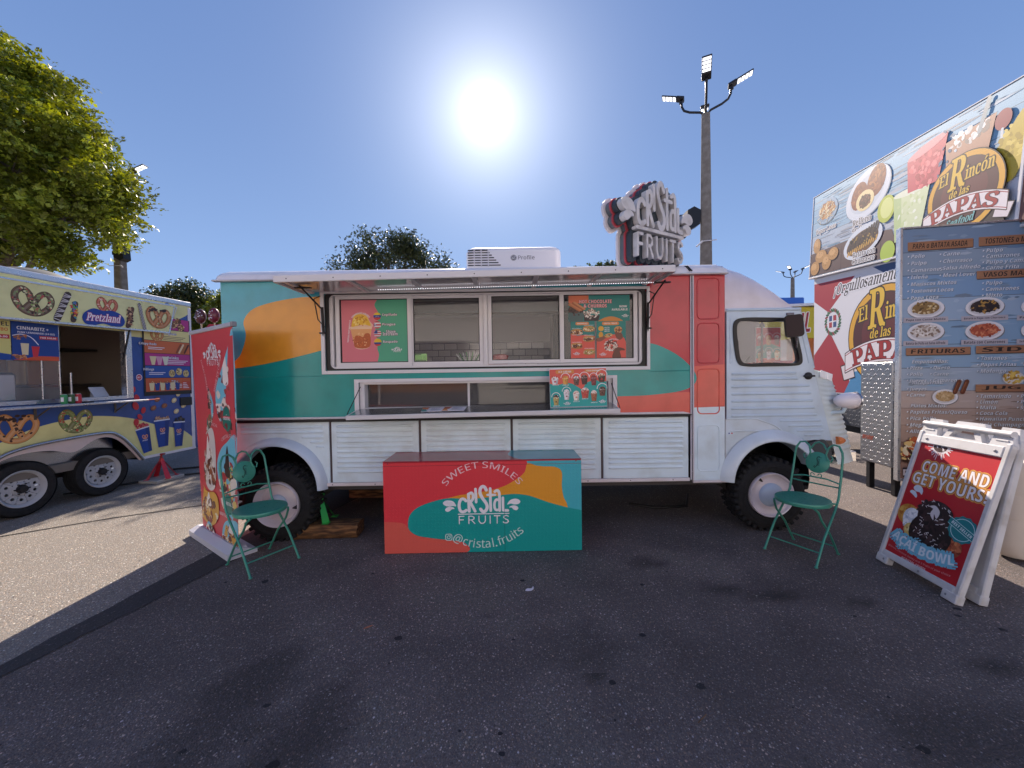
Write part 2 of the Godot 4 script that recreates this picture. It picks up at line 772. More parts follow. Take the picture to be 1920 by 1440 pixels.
# a curved sheet through rows of points, shaded smoothly
func sheet(g: Geo, rows: Array, flip := false) -> void:
	var a := rows.size()
	var b: int = rows[0].size()
	var nn := []
	for i in a:
		var r := []
		for j in b:
			var u: Vector3 = rows[i][mini(j + 1, b - 1)] - rows[i][maxi(j - 1, 0)]
			var w: Vector3 = rows[mini(i + 1, a - 1)][j] - rows[maxi(i - 1, 0)][j]
			var q := u.cross(w).normalized()
			if q == Vector3.ZERO:
				q = Vector3.UP
			r.append(-q if flip else q)
		nn.append(r)
	for i in a - 1:
		for j in b - 1:
			if flip:
				g.quad_n(rows[i][j], rows[i + 1][j], rows[i + 1][j + 1], rows[i][j + 1], nn[i][j], nn[i + 1][j], nn[i + 1][j + 1], nn[i][j + 1])
			else:
				g.quad_n(rows[i][j], rows[i][j + 1], rows[i + 1][j + 1], rows[i + 1][j], nn[i][j], nn[i][j + 1], nn[i + 1][j + 1], nn[i + 1][j])


# a pressed rib along x on a sheet that faces +z
func rib(g: Geo, x0: float, x1: float, y: float, z: float, r := 0.013, hgt := 0.014) -> void:
	var rows := []
	for e in [[x0, 0.0], [x0 + 0.012, 0.75], [x0 + 0.025, 1.0], [x1 - 0.025, 1.0], [x1 - 0.012, 0.75], [x1, 0.0]]:
		var row := []
		for i in 7:
			var f := PI * i / 6.0
			row.append(Vector3(e[0], y - cos(f) * r * (0.5 + 0.5 * e[1]), z - 0.001 + sin(f) * hgt * e[1]))
		rows.append(row)
	sheet(g, rows, true)


# the fruit truck's hand-drawn name, as strokes on a grid; FRUITS under a line, drops on both sides
func logo_strokes() -> Array:
	return [
		[[805, 548, 790, 533, 770, 531, 752, 550, 745, 590, 752, 628, 770, 643, 790, 641, 806, 630], 26],
		[[828, 488, 832, 640], 26], [[830, 488, 855, 478, 868, 500, 864, 535, 838, 560], 24], [[842, 558, 884, 640], 25],
		[[890, 445, 894, 560], 24],
		[[984, 456, 970, 430, 950, 424, 932, 445, 930, 485, 952, 530, 980, 570, 990, 605, 975, 638, 950, 644, 932, 622], 28],
		[[1018, 442, 1020, 638], 24], [[992, 498, 1062, 499], 20],
		[[1058, 470, 1080, 460, 1095, 478, 1098, 520, 1098, 638], 24], [[1098, 552, 1072, 540, 1056, 565, 1054, 605, 1066, 632, 1096, 628], 22],
		[[1128, 526, 1130, 634], 24], [[1130, 636, 1170, 638], 24],
	]


func logo_drops() -> Array:
	return [[604, 566, 618, 547, 650, 540, 690, 548, 712, 572, 718, 594, 690, 590, 660, 594, 625, 588], [622, 626, 634, 606, 662, 596, 692, 602, 704, 616, 682, 618, 664, 634, 640, 641],
		[1280, 562, 1264, 542, 1234, 535, 1196, 545, 1174, 566, 1166, 586, 1196, 578, 1226, 586, 1262, 582], [1262, 622, 1252, 603, 1224, 594, 1194, 600, 1182, 612, 1204, 614, 1222, 632, 1246, 637]]


func logo_letters() -> Array:
	return [[744, 683, 744, 749], [744, 683, 786, 683], [744, 714, 780, 714],
		[828, 749, 828, 683, 856, 683, 874, 694, 872, 708, 856, 716, 828, 716], [850, 716, 880, 749],
		[916, 683, 916, 726, 930, 746, 950, 748, 966, 738, 972, 722, 972, 683], [1014, 683, 1014, 749], [1050, 683, 1100, 683], [1075, 683, 1075, 749],
		[1174, 690, 1158, 681, 1136, 686, 1132, 700, 1146, 712, 1166, 720, 1174, 734, 1160, 747, 1140, 747, 1128, 738]]


func lg(l: Array, s: float, o: Vector2) -> PackedVector2Array:
	var out := PackedVector2Array()
	for i in range(0, l.size(), 2):
		out.append(o + Vector2(l[i] - 957.0, 600.0 - l[i + 1]) * s)
	return out


func smooth_lg(l: Array, s: float, o: Vector2) -> PackedVector2Array:
	if l.size() <= 8:
		return lg(l, s, o)
	return Geo.curve(Array(lg(l, s, o)), 4)


# prints the name with its middle at x, y, w wide
func logo(g: Geo, x: float, y: float, w: float, col: Color, thin := 7.0, bare := false) -> void:
	var s := w / 680.0
	var o := Vector2(x, y)
	for e in logo_strokes():
		g.stroke(smooth_lg(e[0], s, o), e[1] * s, col)
	for e in logo_drops():
		g.flat(Geo.blob(Array(lg(e, s, o)), 4), col)
	if bare:
		return
	g.stroke(lg([735, 664, 1180, 664], s, o), thin * s, col)
	for e in logo_letters():
		g.stroke(lg(e, s, o), thin * 1.1 * s, col)


# a paper or plastic cup with a topping, printed
func cup(g: Geo, x: float, y: float, w: float, hh: float, body: Color, top: Color, specks: Array, arch := Color(0, 0, 0, 0)) -> void:
	if arch.a > 0.0:
		var l := PackedVector2Array()
		for i in 13:
			var f := PI * i / 12.0
			l.append(Vector2(x, y + hh * 0.28) + Vector2(cos(f), sin(f)) * w * 0.72)
		g.stroke(l, w * 0.09, arch)
	g.oval(x, y + hh * 0.22, w * 0.46, hh * 0.26, top, 0.0, 16)
	g.flat(P([x - w * 0.34, y - hh * 0.5, x + w * 0.34, y - hh * 0.5, x + w * 0.5, y + hh * 0.2, x - w * 0.5, y + hh * 0.2]), body)
	g.flat(P([x + w * 0.1, y - hh * 0.5, x + w * 0.34, y - hh * 0.5, x + w * 0.5, y + hh * 0.2, x + w * 0.22, y + hh * 0.2]), body.darkened(0.18))
	g.oval(x, y + hh * 0.2, w * 0.5, hh * 0.06, body.lightened(0.35), 0.0, 16)
	dots(g, x, y + hh * 0.28, w * 0.4, hh * 0.2, 14, w * 0.09, specks)
	dots(g, x, y - hh * 0.1, w * 0.32, hh * 0.3, 8, w * 0.1, [body.darkened(0.25), body.lightened(0.2)])
	g.oval(x, y - hh * 0.18, w * 0.14, w * 0.13, specks[0], 0.0, 10)


# many small irregular flecks of food inside an oval
func dots(g: Geo, x: float, y: float, rx: float, ry: float, count: int, size: float, cols: Array, tilt := 0.0) -> void:
	for i in count:
		var f := rng.randf() * TAU
		var d := sqrt(rng.randf())
		var at := Vector2(cos(f) * rx, sin(f) * ry).rotated(tilt) * d
		var p := PackedVector2Array()
		var turn := rng.randf() * TAU
		var sx := size * rng.randf_range(0.5, 1.2)
		var sy := size * rng.randf_range(0.35, 0.8)
		for q in 6:
			var e := TAU * q / 6.0
			p.append(Vector2(x, y) + at + Vector2(cos(e) * sx, sin(e) * sy).rotated(turn) * rng.randf_range(0.75, 1.15))
		g.flat(p, cols[rng.randi() % cols.size()], 0.00001)


func plate(g: Geo, x: float, y: float, rx: float, ry: float, cols: Array, tilt := 0.0, dish := Color("e9e6ea")) -> void:
	g.oval(x + rx * 0.03, y - ry * 0.09, rx * 1.02, ry * 1.02, dish.darkened(0.45), tilt)
	g.oval(x, y, rx, ry, dish, tilt)
	g.oval(x, y, rx * 0.84, ry * 0.82, dish.darkened(0.1), tilt)
	g.oval(x, y + ry * 0.06, rx * 0.74, ry * 0.66, cols[0], tilt)
	dots(g, x, y + ry * 0.06, rx * 0.74, ry * 0.66, 46, minf(rx, ry) * 0.2, cols, tilt)


# a knot of dough
func knot(g: Geo, x: float, y: float, s: float, base: Color, specks: Array, count: int, tilt := 0.0, wide := 0.34) -> void:
	var l := []
	for p in [-0.28, -0.72, -0.86, -0.3, -0.98, 0.25, -0.62, 0.78, -0.12, 0.5, 0.1, -0.05, 0.42, -0.6, 0.86, -0.3, 0.98, 0.25, 0.62, 0.78, 0.12, 0.5, -0.1, -0.05, -0.45, -0.62]:
		l.append(p)
	var c := []
	for i in range(0, l.size(), 2):
		c.append(Vector2(x, y) + Vector2(l[i], l[i + 1]).rotated(tilt) * s)
	# two loops and the foot between them, from overlapping strokes
	var loops := [[-0.05, -0.1, -0.3, 0.5, -0.66, 0.72, -0.95, 0.35, -0.88, -0.2, -0.5, -0.7, 0.0, -0.86, 0.5, -0.7, 0.88, -0.2, 0.95, 0.35, 0.66, 0.72, 0.3, 0.5, 0.05, -0.1], [-0.05, 0.05, 0.2, -0.35, 0.36, -0.66], [0.05, 0.05, -0.2, -0.35, -0.36, -0.66]]
	var steps := [[base.darkened(0.45), 1.14], [base, 1.0], [base.lightened(0.18), 0.4]]
	for st in steps:
		for lo in loops:
			var pts := []
			for i in range(0, lo.size(), 2):
				pts.append(Vector2(x, y) + Vector2(lo[i], lo[i + 1]).rotated(tilt) * s)
			g.stroke(Geo.curve(pts, 4), s * wide * st[1], st[0])
	for i in count:
		var lo: Array = loops[0] if rng.randf() < 0.8 else loops[1]
		var q := (rng.randi() % (lo.size() / 2 - 1)) * 2
		var at := Vector2(lo[q], lo[q + 1]).lerp(Vector2(lo[q + 2], lo[q + 3]), rng.randf()) + Vector2(rng.randf_range(-1, 1), rng.randf_range(-1, 1)) * wide * 0.42
		at = Vector2(x, y) + at.rotated(tilt) * s
		g.oval(at.x, at.y, s * rng.randf_range(0.05, 0.1), s * rng.randf_range(0.04, 0.08), specks[rng.randi() % specks.size()], rng.randf() * 3.0, 6, 0.00001)


# lines of small print, each an outline of its words
func lines(g: Geo, list: Array, x: float, y: float, size: float, gap: float, font: Font, col: Color, slant := 0.0, edge := Color(0, 0, 0, 0)) -> void:
	for i in list.size():
		if list[i] == "":
			continue
		if edge.a > 0.0:
			g.text(list[i], x + size * 0.07, y - gap * i - size * 0.07, 0.0, -size * 1.22, font, edge, 0.0, 0.0, slant, 0.0, 0.0)
		g.text(list[i], x, y - gap * i, 0.0, -size * 1.22, font, col, 0.0, 0.0, slant, 0.0, 0.0)
# ------------------------------------------------------------------ the fruit truck
const TEAL := Color("45a9b8")
const ORANGE := Color("e89a2e")
const GREEN := Color("009892")
const RED := Color("c42f3d")
const CORAL := Color("e05a4c")
const ICE := Color("d8eaf6")
const WHITE := Color("e6e3e8")


func rect_poly(r: Array) -> PackedVector2Array:
	return P([r[0], r[1], r[2], r[1], r[2], r[3], r[0], r[3]])


func plate_with_hole(g: Geo, outline: PackedVector2Array, hole: PackedVector2Array, split: float, z0: float, z1: float) -> void:
	for r in [[-90.0, -90.0, split, 90.0], [split, -90.0, 90.0, 90.0]]:
		for p in Geometry2D.intersect_polygons(outline, rect_poly(r)):
			for q in Geometry2D.clip_polygons(p, hole):
				if not Geometry2D.is_polygon_clockwise(q):
					g.prism(q, z0, z1)


func fender(g: Geo, cx: float, cy: float, r0: float, r1: float, a0: float, a1: float, bulge: float) -> void:
	var rows := []
	for i in 33:
		var f := deg_to_rad(lerpf(a0, a1, i / 32.0))
		var d := Vector3(cos(f), sin(f), 0)
		var o := Vector3(cx, cy, 0)
		var row := [o + d * (r0 - 0.004) + Vector3(0, 0, -0.1)]
		for e in [[0.0, 0.7], [0.03, 0.95], [0.12, 1.0], [0.4, 0.9], [0.7, 0.55], [0.9, 0.18], [1.0, 0.02]]:
			row.append(o + d * lerpf(r0, r1, e[0]) + Vector3(0, 0, bulge * e[1]))
		rows.append(row)
	sheet(g, rows, a1 > a0)


func arch_outline(cx: float, cy: float, r: float, x0: float, x1: float, y0: float, y1: float) -> PackedVector2Array:
	var p := PackedVector2Array([Vector2(x0, y1), Vector2(x0, y0)])
	for i in 25:
		var f := PI - PI * i / 24.0
		var q := Vector2(cx, cy) + Vector2(cos(f), sin(f)) * r
		if q.x > x0 + 0.004 and q.x < x1 - 0.004 and q.y > y0 + 0.002:
			p.append(q)
	p.append(Vector2(x1, y0))
	p.append(Vector2(x1, y1))
	return p


func truck_wheel(truck: Node3D, x: float, y: float, z: float, front: bool) -> void:
	var w := Node3D.new()
	w.name = "wheel"
	truck.add_child(w, true)
	w.position = Vector3(x, y, z)
	var turn := Transform3D(Basis(Vector3.RIGHT, PI / 2.0), Vector3.ZERO)
	var g := Geo.new()
	g.k = h("ffffff")
	g.t = turn
	g.lathe([Vector2(0.205, -0.26), Vector2(0.3, -0.26), Vector2(0.325, -0.24), Vector2(0.335, -0.13), Vector2(0.325, -0.03), Vector2(0.31, -0.006), Vector2(0.285, 0.004), Vector2(0.25, 0.004), Vector2(0.222, -0.004), Vector2(0.212, -0.03), Vector2(0.2, -0.05)], 48)
	g.lathe([Vector2(0.262, 0.0035), Vector2(0.266, 0.008), Vector2(0.27, 0.0038)], 48)
	for i in 34:
		var f := TAU * i / 34.0
		for s in 2:
			var b := Basis(Vector3.BACK, f + s * PI / 34.0)
			g.t = Transform3D(b, Vector3.ZERO)
			if s == 0:
				g.box(Vector3(0.296, -0.017, -0.075), Vector3(0.35, 0.017, -0.008), 0.006)
				g.box(Vector3(0.32, -0.013, -0.13), Vector3(0.35, 0.016, -0.085), 0.005)
			else:
				g.box(Vector3(0.32, -0.015, -0.18), Vector3(0.35, 0.015, -0.12), 0.005)
				g.box(Vector3(0.3, -0.017, -0.25), Vector3(0.349, 0.017, -0.195), 0.006)
	part("tyre", g, M.rubber, w)
	g = Geo.new()
	g.t = turn
	g.k = h("ddd3da")
	if front:
		g.lathe([Vector2(0.206, -0.05), Vector2(0.209, 0.0), Vector2(0.203, 0.012), Vector2(0.194, 0.008), Vector2(0.186, -0.016), Vector2(0.16, -0.03), Vector2(0.13, -0.024), Vector2(0.112, -0.014), Vector2(0.1, -0.016)], 48)
	else:
		g.lathe([Vector2(0.208, -0.05), Vector2(0.21, 0.0), Vector2(0.204, 0.012), Vector2(0.196, 0.006), Vector2(0.186, -0.03), Vector2(0.168, -0.06), Vector2(0.15, -0.05), Vector2(0.09, -0.03), Vector2(0.0, -0.02)], 48)
	part("rim", g, M.paint, w)
	g = Geo.new()
	g.t = turn
	g.k = h("b9c9dd")
	if front:
		g.lathe([Vector2(0.112, -0.02), Vector2(0.11, -0.004), Vector2(0.095, 0.016), Vector2(0.06, 0.034), Vector2(0.03, 0.042), Vector2(0.0, 0.044)], 36)
	else:
		g.lathe([Vector2(0.09, -0.034), Vector2(0.086, -0.012), Vector2(0.07, 0.0), Vector2(0.03, 0.008), Vector2(0.0, 0.009)], 36)
	part("hubcap", g, M.paint, w)
	g = Geo.new()
	g.t = Transform3D(Basis(Vector3.BACK, -0.15 if not front else 2.2), Vector3.ZERO)
	g.box(Vector3(0.16, -0.006, -0.05), Vector3(0.2, 0.006, 0.016), 0.003)
	part("valve", g, M.black, w)


func food_truck() -> void:
	var t := thing("food_truck", "pale blue vintage ice cream truck painted teal, orange, green and red, its serving hatch raised", "food truck", Vector3(0, 0, -3.6))
	var g := Geo.new()
	# --- serving side above the rub rail
	var xl := -2.694
	var win := [-1.735, 1.555, 1.262, 2.27]
	var low := [-1.45, 1.155, 0.955, 1.455]
	var rects := [[xl, 1.1, -1.735, 2.39], [-1.735, 2.27, 1.262, 2.39], [1.262, 1.1, 1.672, 2.392], [-1.735, 1.455, 1.262, 1.555], [-1.735, 1.1, -1.45, 1.455], [0.955, 1.1, 1.262, 1.455], [-1.45, 1.1, 0.955, 1.155]]
	var orange := Geo.blob(sdl([700, 540, 607, 555, 560, 558, 510, 567, 474, 580, 457, 602, 461, 628, 456, 652, 446, 672, 420, 688, 380, 700, 480, 696, 545, 690, 700, 690]), 6)
	var green := PackedVector2Array(Geo.curve(sdl([360, 698, 440, 691, 490, 684, 545, 672, 607, 656, 680, 634, 760, 600]), 5))
	green.append(sd(760, 640))
	green.append_array(Geo.curve(sdl([1150, 640, 1215, 643, 1245, 652, 1275, 669, 1297, 690, 1306, 707, 1300, 722, 1280, 732, 1245, 738, 1200, 742, 1150, 744, 1110, 752]), 5))
	green.append(sd(1100, 830))
	green.append(sd(360, 830))
	var coral := PackedVector2Array(sdl([1090, 737, 1215, 737, 1380, 733, 1380, 850, 1090, 850]))
	var turquoise := true
	for i in rects.size():
		var r: Array = rects[i]
		g.k = RED if r[0] > 0.9 else TEAL
		g.box(Vector3(r[0], r[1], -0.05), Vector3(r[2], r[3], 0))
		var layer := 1
		for e in [[orange, ORANGE], [coral, CORAL], [green, GREEN]]:
			for p in Geometry2D.intersect_polygons(e[0], rect_poly(r)):
				g.z = 0.0007 * layer
				g.flat(p, e[1], 0.0)
			layer += 1
	part("side_wall", g, M.paint, t)
	# pressed seam along the whole side
	g = Geo.new()
	g.k = GREEN.darkened(0.06)
	g.tube([Vector3(xl, 1.505, 0.0), Vector3(-1.77, 1.505, 0.0)], 0.004, 6)
	part("seam", g, M.paint, t)
	g = Geo.new()
	g.k = GREEN.darkened(0.06)
	g.tube([Vector3(1.29, 1.505, 0.001), Vector3(1.672, 1.508, 0.001)], 0.004, 6)
	part("seam", g, M.paint, t)
	# --- column behind the cab
	g = Geo.new()
	g.k = RED
	g.box(Vector3(1.692, 0.475, -0.05), Vector3(1.99, 2.4, 0))
	for e in [[P([1.692, 1.16, 1.99, 1.17, 1.99, 1.56, 1.692, 1.545]), CORAL], [P([1.692, 0.475, 1.99, 0.475, 1.99, 1.165, 1.692, 1.16]), ICE]]:
		g.z = 0.0008
		g.flat(e[0], e[1], 0.0)
	for p in Geometry2D.intersect_polygons(green, P([1.692, 1.1, 1.99, 1.1, 1.99, 2.0, 1.692, 2.0])):
		g.z = 0.0016
		g.flat(p, GREEN, 0.0)
	for e in [[1.985, 2.36, RED], [1.575, 1.945, RED], [1.1, 1.52, CORAL], [0.56, 0.99, ICE]]:
		var pts := []
		for q in Geo.rounded(1.735, e[0], 1.938, e[1], 0.04):
			pts.append(Vector3(q.x, q.y, 0.001))
		g.k = e[2]
		g.tube(pts, 0.0055, 6, true)
	part("corner_panel", g, M.paint, t)
	g = Geo.new()
	g.k = h("cfcad2")
	g.box(Vector3(1.664, 0.48, 0.002), Vector3(1.675, 2.41, 0.014), 0.003)
	g.box(Vector3(1.685, 0.48, 0.002), Vector3(1.698, 2.41, 0.014), 0.003)
	g.k = h("35333c")
	g.box(Vector3(1.675, 0.48, -0.02), Vector3(1.685, 2.41, 0.006))
	for i in 12:
		g.k = h("8c8992")
		g.cbox(Vector3(1.6805, 0.56 + i * 0.16, 0.007), Vector3(0.006, 0.006, 0.004), 0.001)
	part("seam_rail", g, M.plain, t)
	# --- lower ribbed panels
	var seams := [-2.62, -1.713, -0.872, -0.01, 0.837, 1.66]
	for i in 5:
		g = Geo.new()
		g.k = ICE
		var x0: float = seams[i] + 0.011
		var x1: float = seams[i + 1] - 0.011
		if i == 0:
			g.prism(arch_outline(-2.22, 0.46, 0.41, x0, x1, 0.47, 1.075), -0.03, 0.0)
		else:
			g.box(Vector3(x0, 0.502, -0.03), Vector3(x1, 1.075, 0.0), 0.004)
		for j in 10:
			var y := 1.03 - j * 0.0475
			var a := x0 + 0.045
			if i == 0:
				if y < 0.97:
					a = -2.22 + sqrt(maxf(0.0, 0.53 * 0.53 - (y - 0.46) * (y - 0.46)))
				if a > x1 - 0.12:
					continue
			rib(g, a, x1 - 0.045, y, 0.0)
		part("ribbed_panel", g, M.paint, t)
	for i in range(1, 5):
		g = Geo.new()
		g.k = h("4c4044")
		g.box(Vector3(seams[i] - 0.011, 0.5, -0.028), Vector3(seams[i] + 0.011, 1.078, -0.012))
		part("panel_gap", g, M.plain, t)
	g = Geo.new()
	g.k = h("ded6da")
	g.box(Vector3(-1.8, 0.468, -0.03), Vector3(1.66, 0.5, 0.008), 0.004)
	g.box(Vector3(1.692, 0.45, -0.03), Vector3(2.03, 0.473, 0.008), 0.004)
	g.k = h("77727a")
	for i in 9:
		g.ball(Vector3(-1.7 + i * 0.4, 0.484, 0.008), Vector3(0.006, 0.006, 0.004), 8, 4)
	part("sill_rail", g, M.paint, t)
	# rub rail: pale top, black rubber under it, running out to a point
	g = Geo.new()
	g.k = h("d6d2d9")
	g.box(Vector3(xl, 1.104, 0.0), Vector3(1.6, 1.124, 0.02), 0.004)
	g.prism(P([1.6, 1.104, 1.676, 1.106, 1.6, 1.124]), 0.002, 0.018)
	part("rub_rail_top", g, M.paint, t)
	g = Geo.new()
	g.prism(P([xl, 1.078, 1.62, 1.084, 1.676, 1.1, 1.62, 1.104, xl, 1.103]), 0.0, 0.034)
	part("rub_rail", g, M.black, t)
	# --- fenders and wheels
	g = Geo.new()
	g.k = h("c2d2e4")
	fender(g, -2.22, 0.46, 0.4, 0.475, -2.0, 182.0, 0.07)
	part("rear_fender", g, M.paint, t)
	g = Geo.new()
	g.k = h("d3dfea")
	fender(g, 2.43, 0.45, 0.385, 0.49, 178.0, 22.0, 0.075)
	part("front_fender", g, M.paint, t)
	for e in [[-2.22, 0.4], [2.43, 0.385]]:
		g = Geo.new()
		var rows := []
		for i in 17:
			var f := PI * i / 16.0 * 1.16 - 0.25
			rows.append([Vector3(e[0] + cos(f) * (e[1] + 0.02), 0.46 + sin(f) * (e[1] + 0.02), -0.06), Vector3(e[0] + cos(f) * (e[1] + 0.02), 0.46 + sin(f) * (e[1] + 0.02), -0.62)])
		sheet(g, rows, false)
		g.k = Color.WHITE
		g.prism(Geo.rounded(e[0] - 0.42, 0.3, e[0] + 0.42, 0.92, 0.2), -0.66, -0.62)
		part("wheel_well", g, M.black, t)
	truck_wheel(t, -2.17, 0.337, 0.12, false)
	truck_wheel(t, 2.4, 0.337, 0.05, true)
	truck_wheel(t, -2.17, 0.337, -1.8, false)
	truck_wheel(t, 2.4, 0.337, -1.8, true)
	# --- shell: roof, ends, floor, far side, lined inside
	g = Geo.new()
	g.k = WHITE
	g.box(Vector3(xl, 0.5, -2.0), Vector3(xl + 0.05, 2.39, -0.05))
	part("rear_wall", g, M.paint, t)
	g = Geo.new()
	g.k = h("97929c")
	g.box(Vector3(xl, 0.28, -2.05), Vector3(1.99, 2.39, -2.0))  # carried below the floor, unseen, to block sun under the truck
	var back := part("far_wall", g, M.paint, t)
	g = Geo.new()
	g.k = h("e6e2e6")
	g.cbox(Vector3.ZERO, Vector3(0.168, 0.081, 0.014), 0.004)
	var tile := g.mesh()
	g.k = h("b5b0b6")
	var g3 := Geo.new()
	g3.k = h("d6d2d8")
	g3.cbox(Vector3.ZERO, Vector3(0.168, 0.081, 0.014), 0.004)
	var tile_dark := g3.mesh()
	for r in 9:
		for i in 12:
			var o := 0.09 if r % 2 else 0.0
			again(tile if (i * 7 + r * 5) % 3 else tile_dark, "tile", M.paint, back, Transform3D(Basis.IDENTITY, Vector3(-1.6 + o + i * 0.18, 1.16 + r * 0.093, -1.99)))
	g = Geo.new()
	g.k = h("3a3638")
	g.box(Vector3(xl + 0.05, 0.42, -2.0), Vector3(1.99, 0.52, -0.05))
	part("truck_floor", g, M.plain, t)
	g = Geo.new()
	g.k = h("cfccd2")
	g.box(Vector3(1.94, 0.52, -2.0), Vector3(1.99, 2.39, -0.05))
	part("partition", g, M.plain, t)
	g = Geo.new()
	g.k = WHITE
	var xs := []
	for e in [0.0, 0.012, 0.035, 0.07, 0.11]:
		xs.append(xl - 0.02 + e)
	xs.append(0.0)
	for e in [0.11, 0.07, 0.035, 0.012, 0.0]:
		xs.append(2.005 - e)
	var zs := []
	for e in [0.0, 0.012, 0.04, 0.09, 0.16]:
		zs.append(0.035 - e)
	zs.append(-1.0)
	for e in [0.16, 0.09, 0.04, 0.012, 0.0]:
		zs.append(-2.085 + e)
	var rows2 := []
	for z: float in zs:
		var row := []
		for x: float in xs:
			var dx := minf(x - xl + 0.02, 2.005 - x)
			var dz := minf(0.035 - z, z + 2.085)
			var ex := sqrt(1.0 - pow(1.0 - clampf(dx / 0.11, 0.0, 1.0), 2.0))
			var ez := sqrt(1.0 - pow(1.0 - clampf(dz / 0.16, 0.0, 1.0), 2.0))
			row.append(Vector3(x, 2.402 + 0.105 * minf(ex, ez) + 0.03 * sin(PI * clampf((0.035 - z) / 2.12, 0.0, 1.0)), z))
		rows2.append(row)
	sheet(g, rows2)
	g.k = h("7d7886")
	g.box(Vector3(xl + 0.0, 2.375, -2.04), Vector3(1.99, 2.392, -0.052))
	part("truck_roof", g, M.paint, t)
	g = Geo.new()
	g.k = h("cbc8ce")
	g.box(Vector3(xl - 0.045, 2.388, 0.002), Vector3(2.0, 2.404, 0.055), 0.005)
	part("roof_gutter", g, M.paint, t)
	g = Geo.new()
	g.tube([Vector3(1.62, 2.49, -0.1), Vector3(1.645, 2.475, 0.0), Vector3(1.665, 2.42, 0.045)], 0.006, 6)
	g.tube([Vector3(1.6, 2.49, -0.1), Vector3(1.628, 2.475, 0.0), Vector3(1.648, 2.42, 0.045)], 0.005, 6)
	part("roof_cable", g, M.black, t)
	# underneath: rails and axles
	for z in [-0.55, -1.45]:
		g = Geo.new()
		g.box(Vector3(-2.5, 0.36, z - 0.04), Vector3(3.0, 0.46, z + 0.04), 0.006)
		part("chassis_rail", g, M.dark_metal, t)
	for x in [-2.17, 2.4]:
		g = Geo.new()
		g.tube([Vector3(x, 0.33, -0.1), Vector3(x, 0.33, -1.7)], 0.05, 8)
		g.ball(Vector3(x, 0.33, -0.95), Vector3(0.14, 0.14, 0.14), 12, 8)
		part("axle", g, M.dark_metal, t)
	serving_hatch(t)
	cab(t)


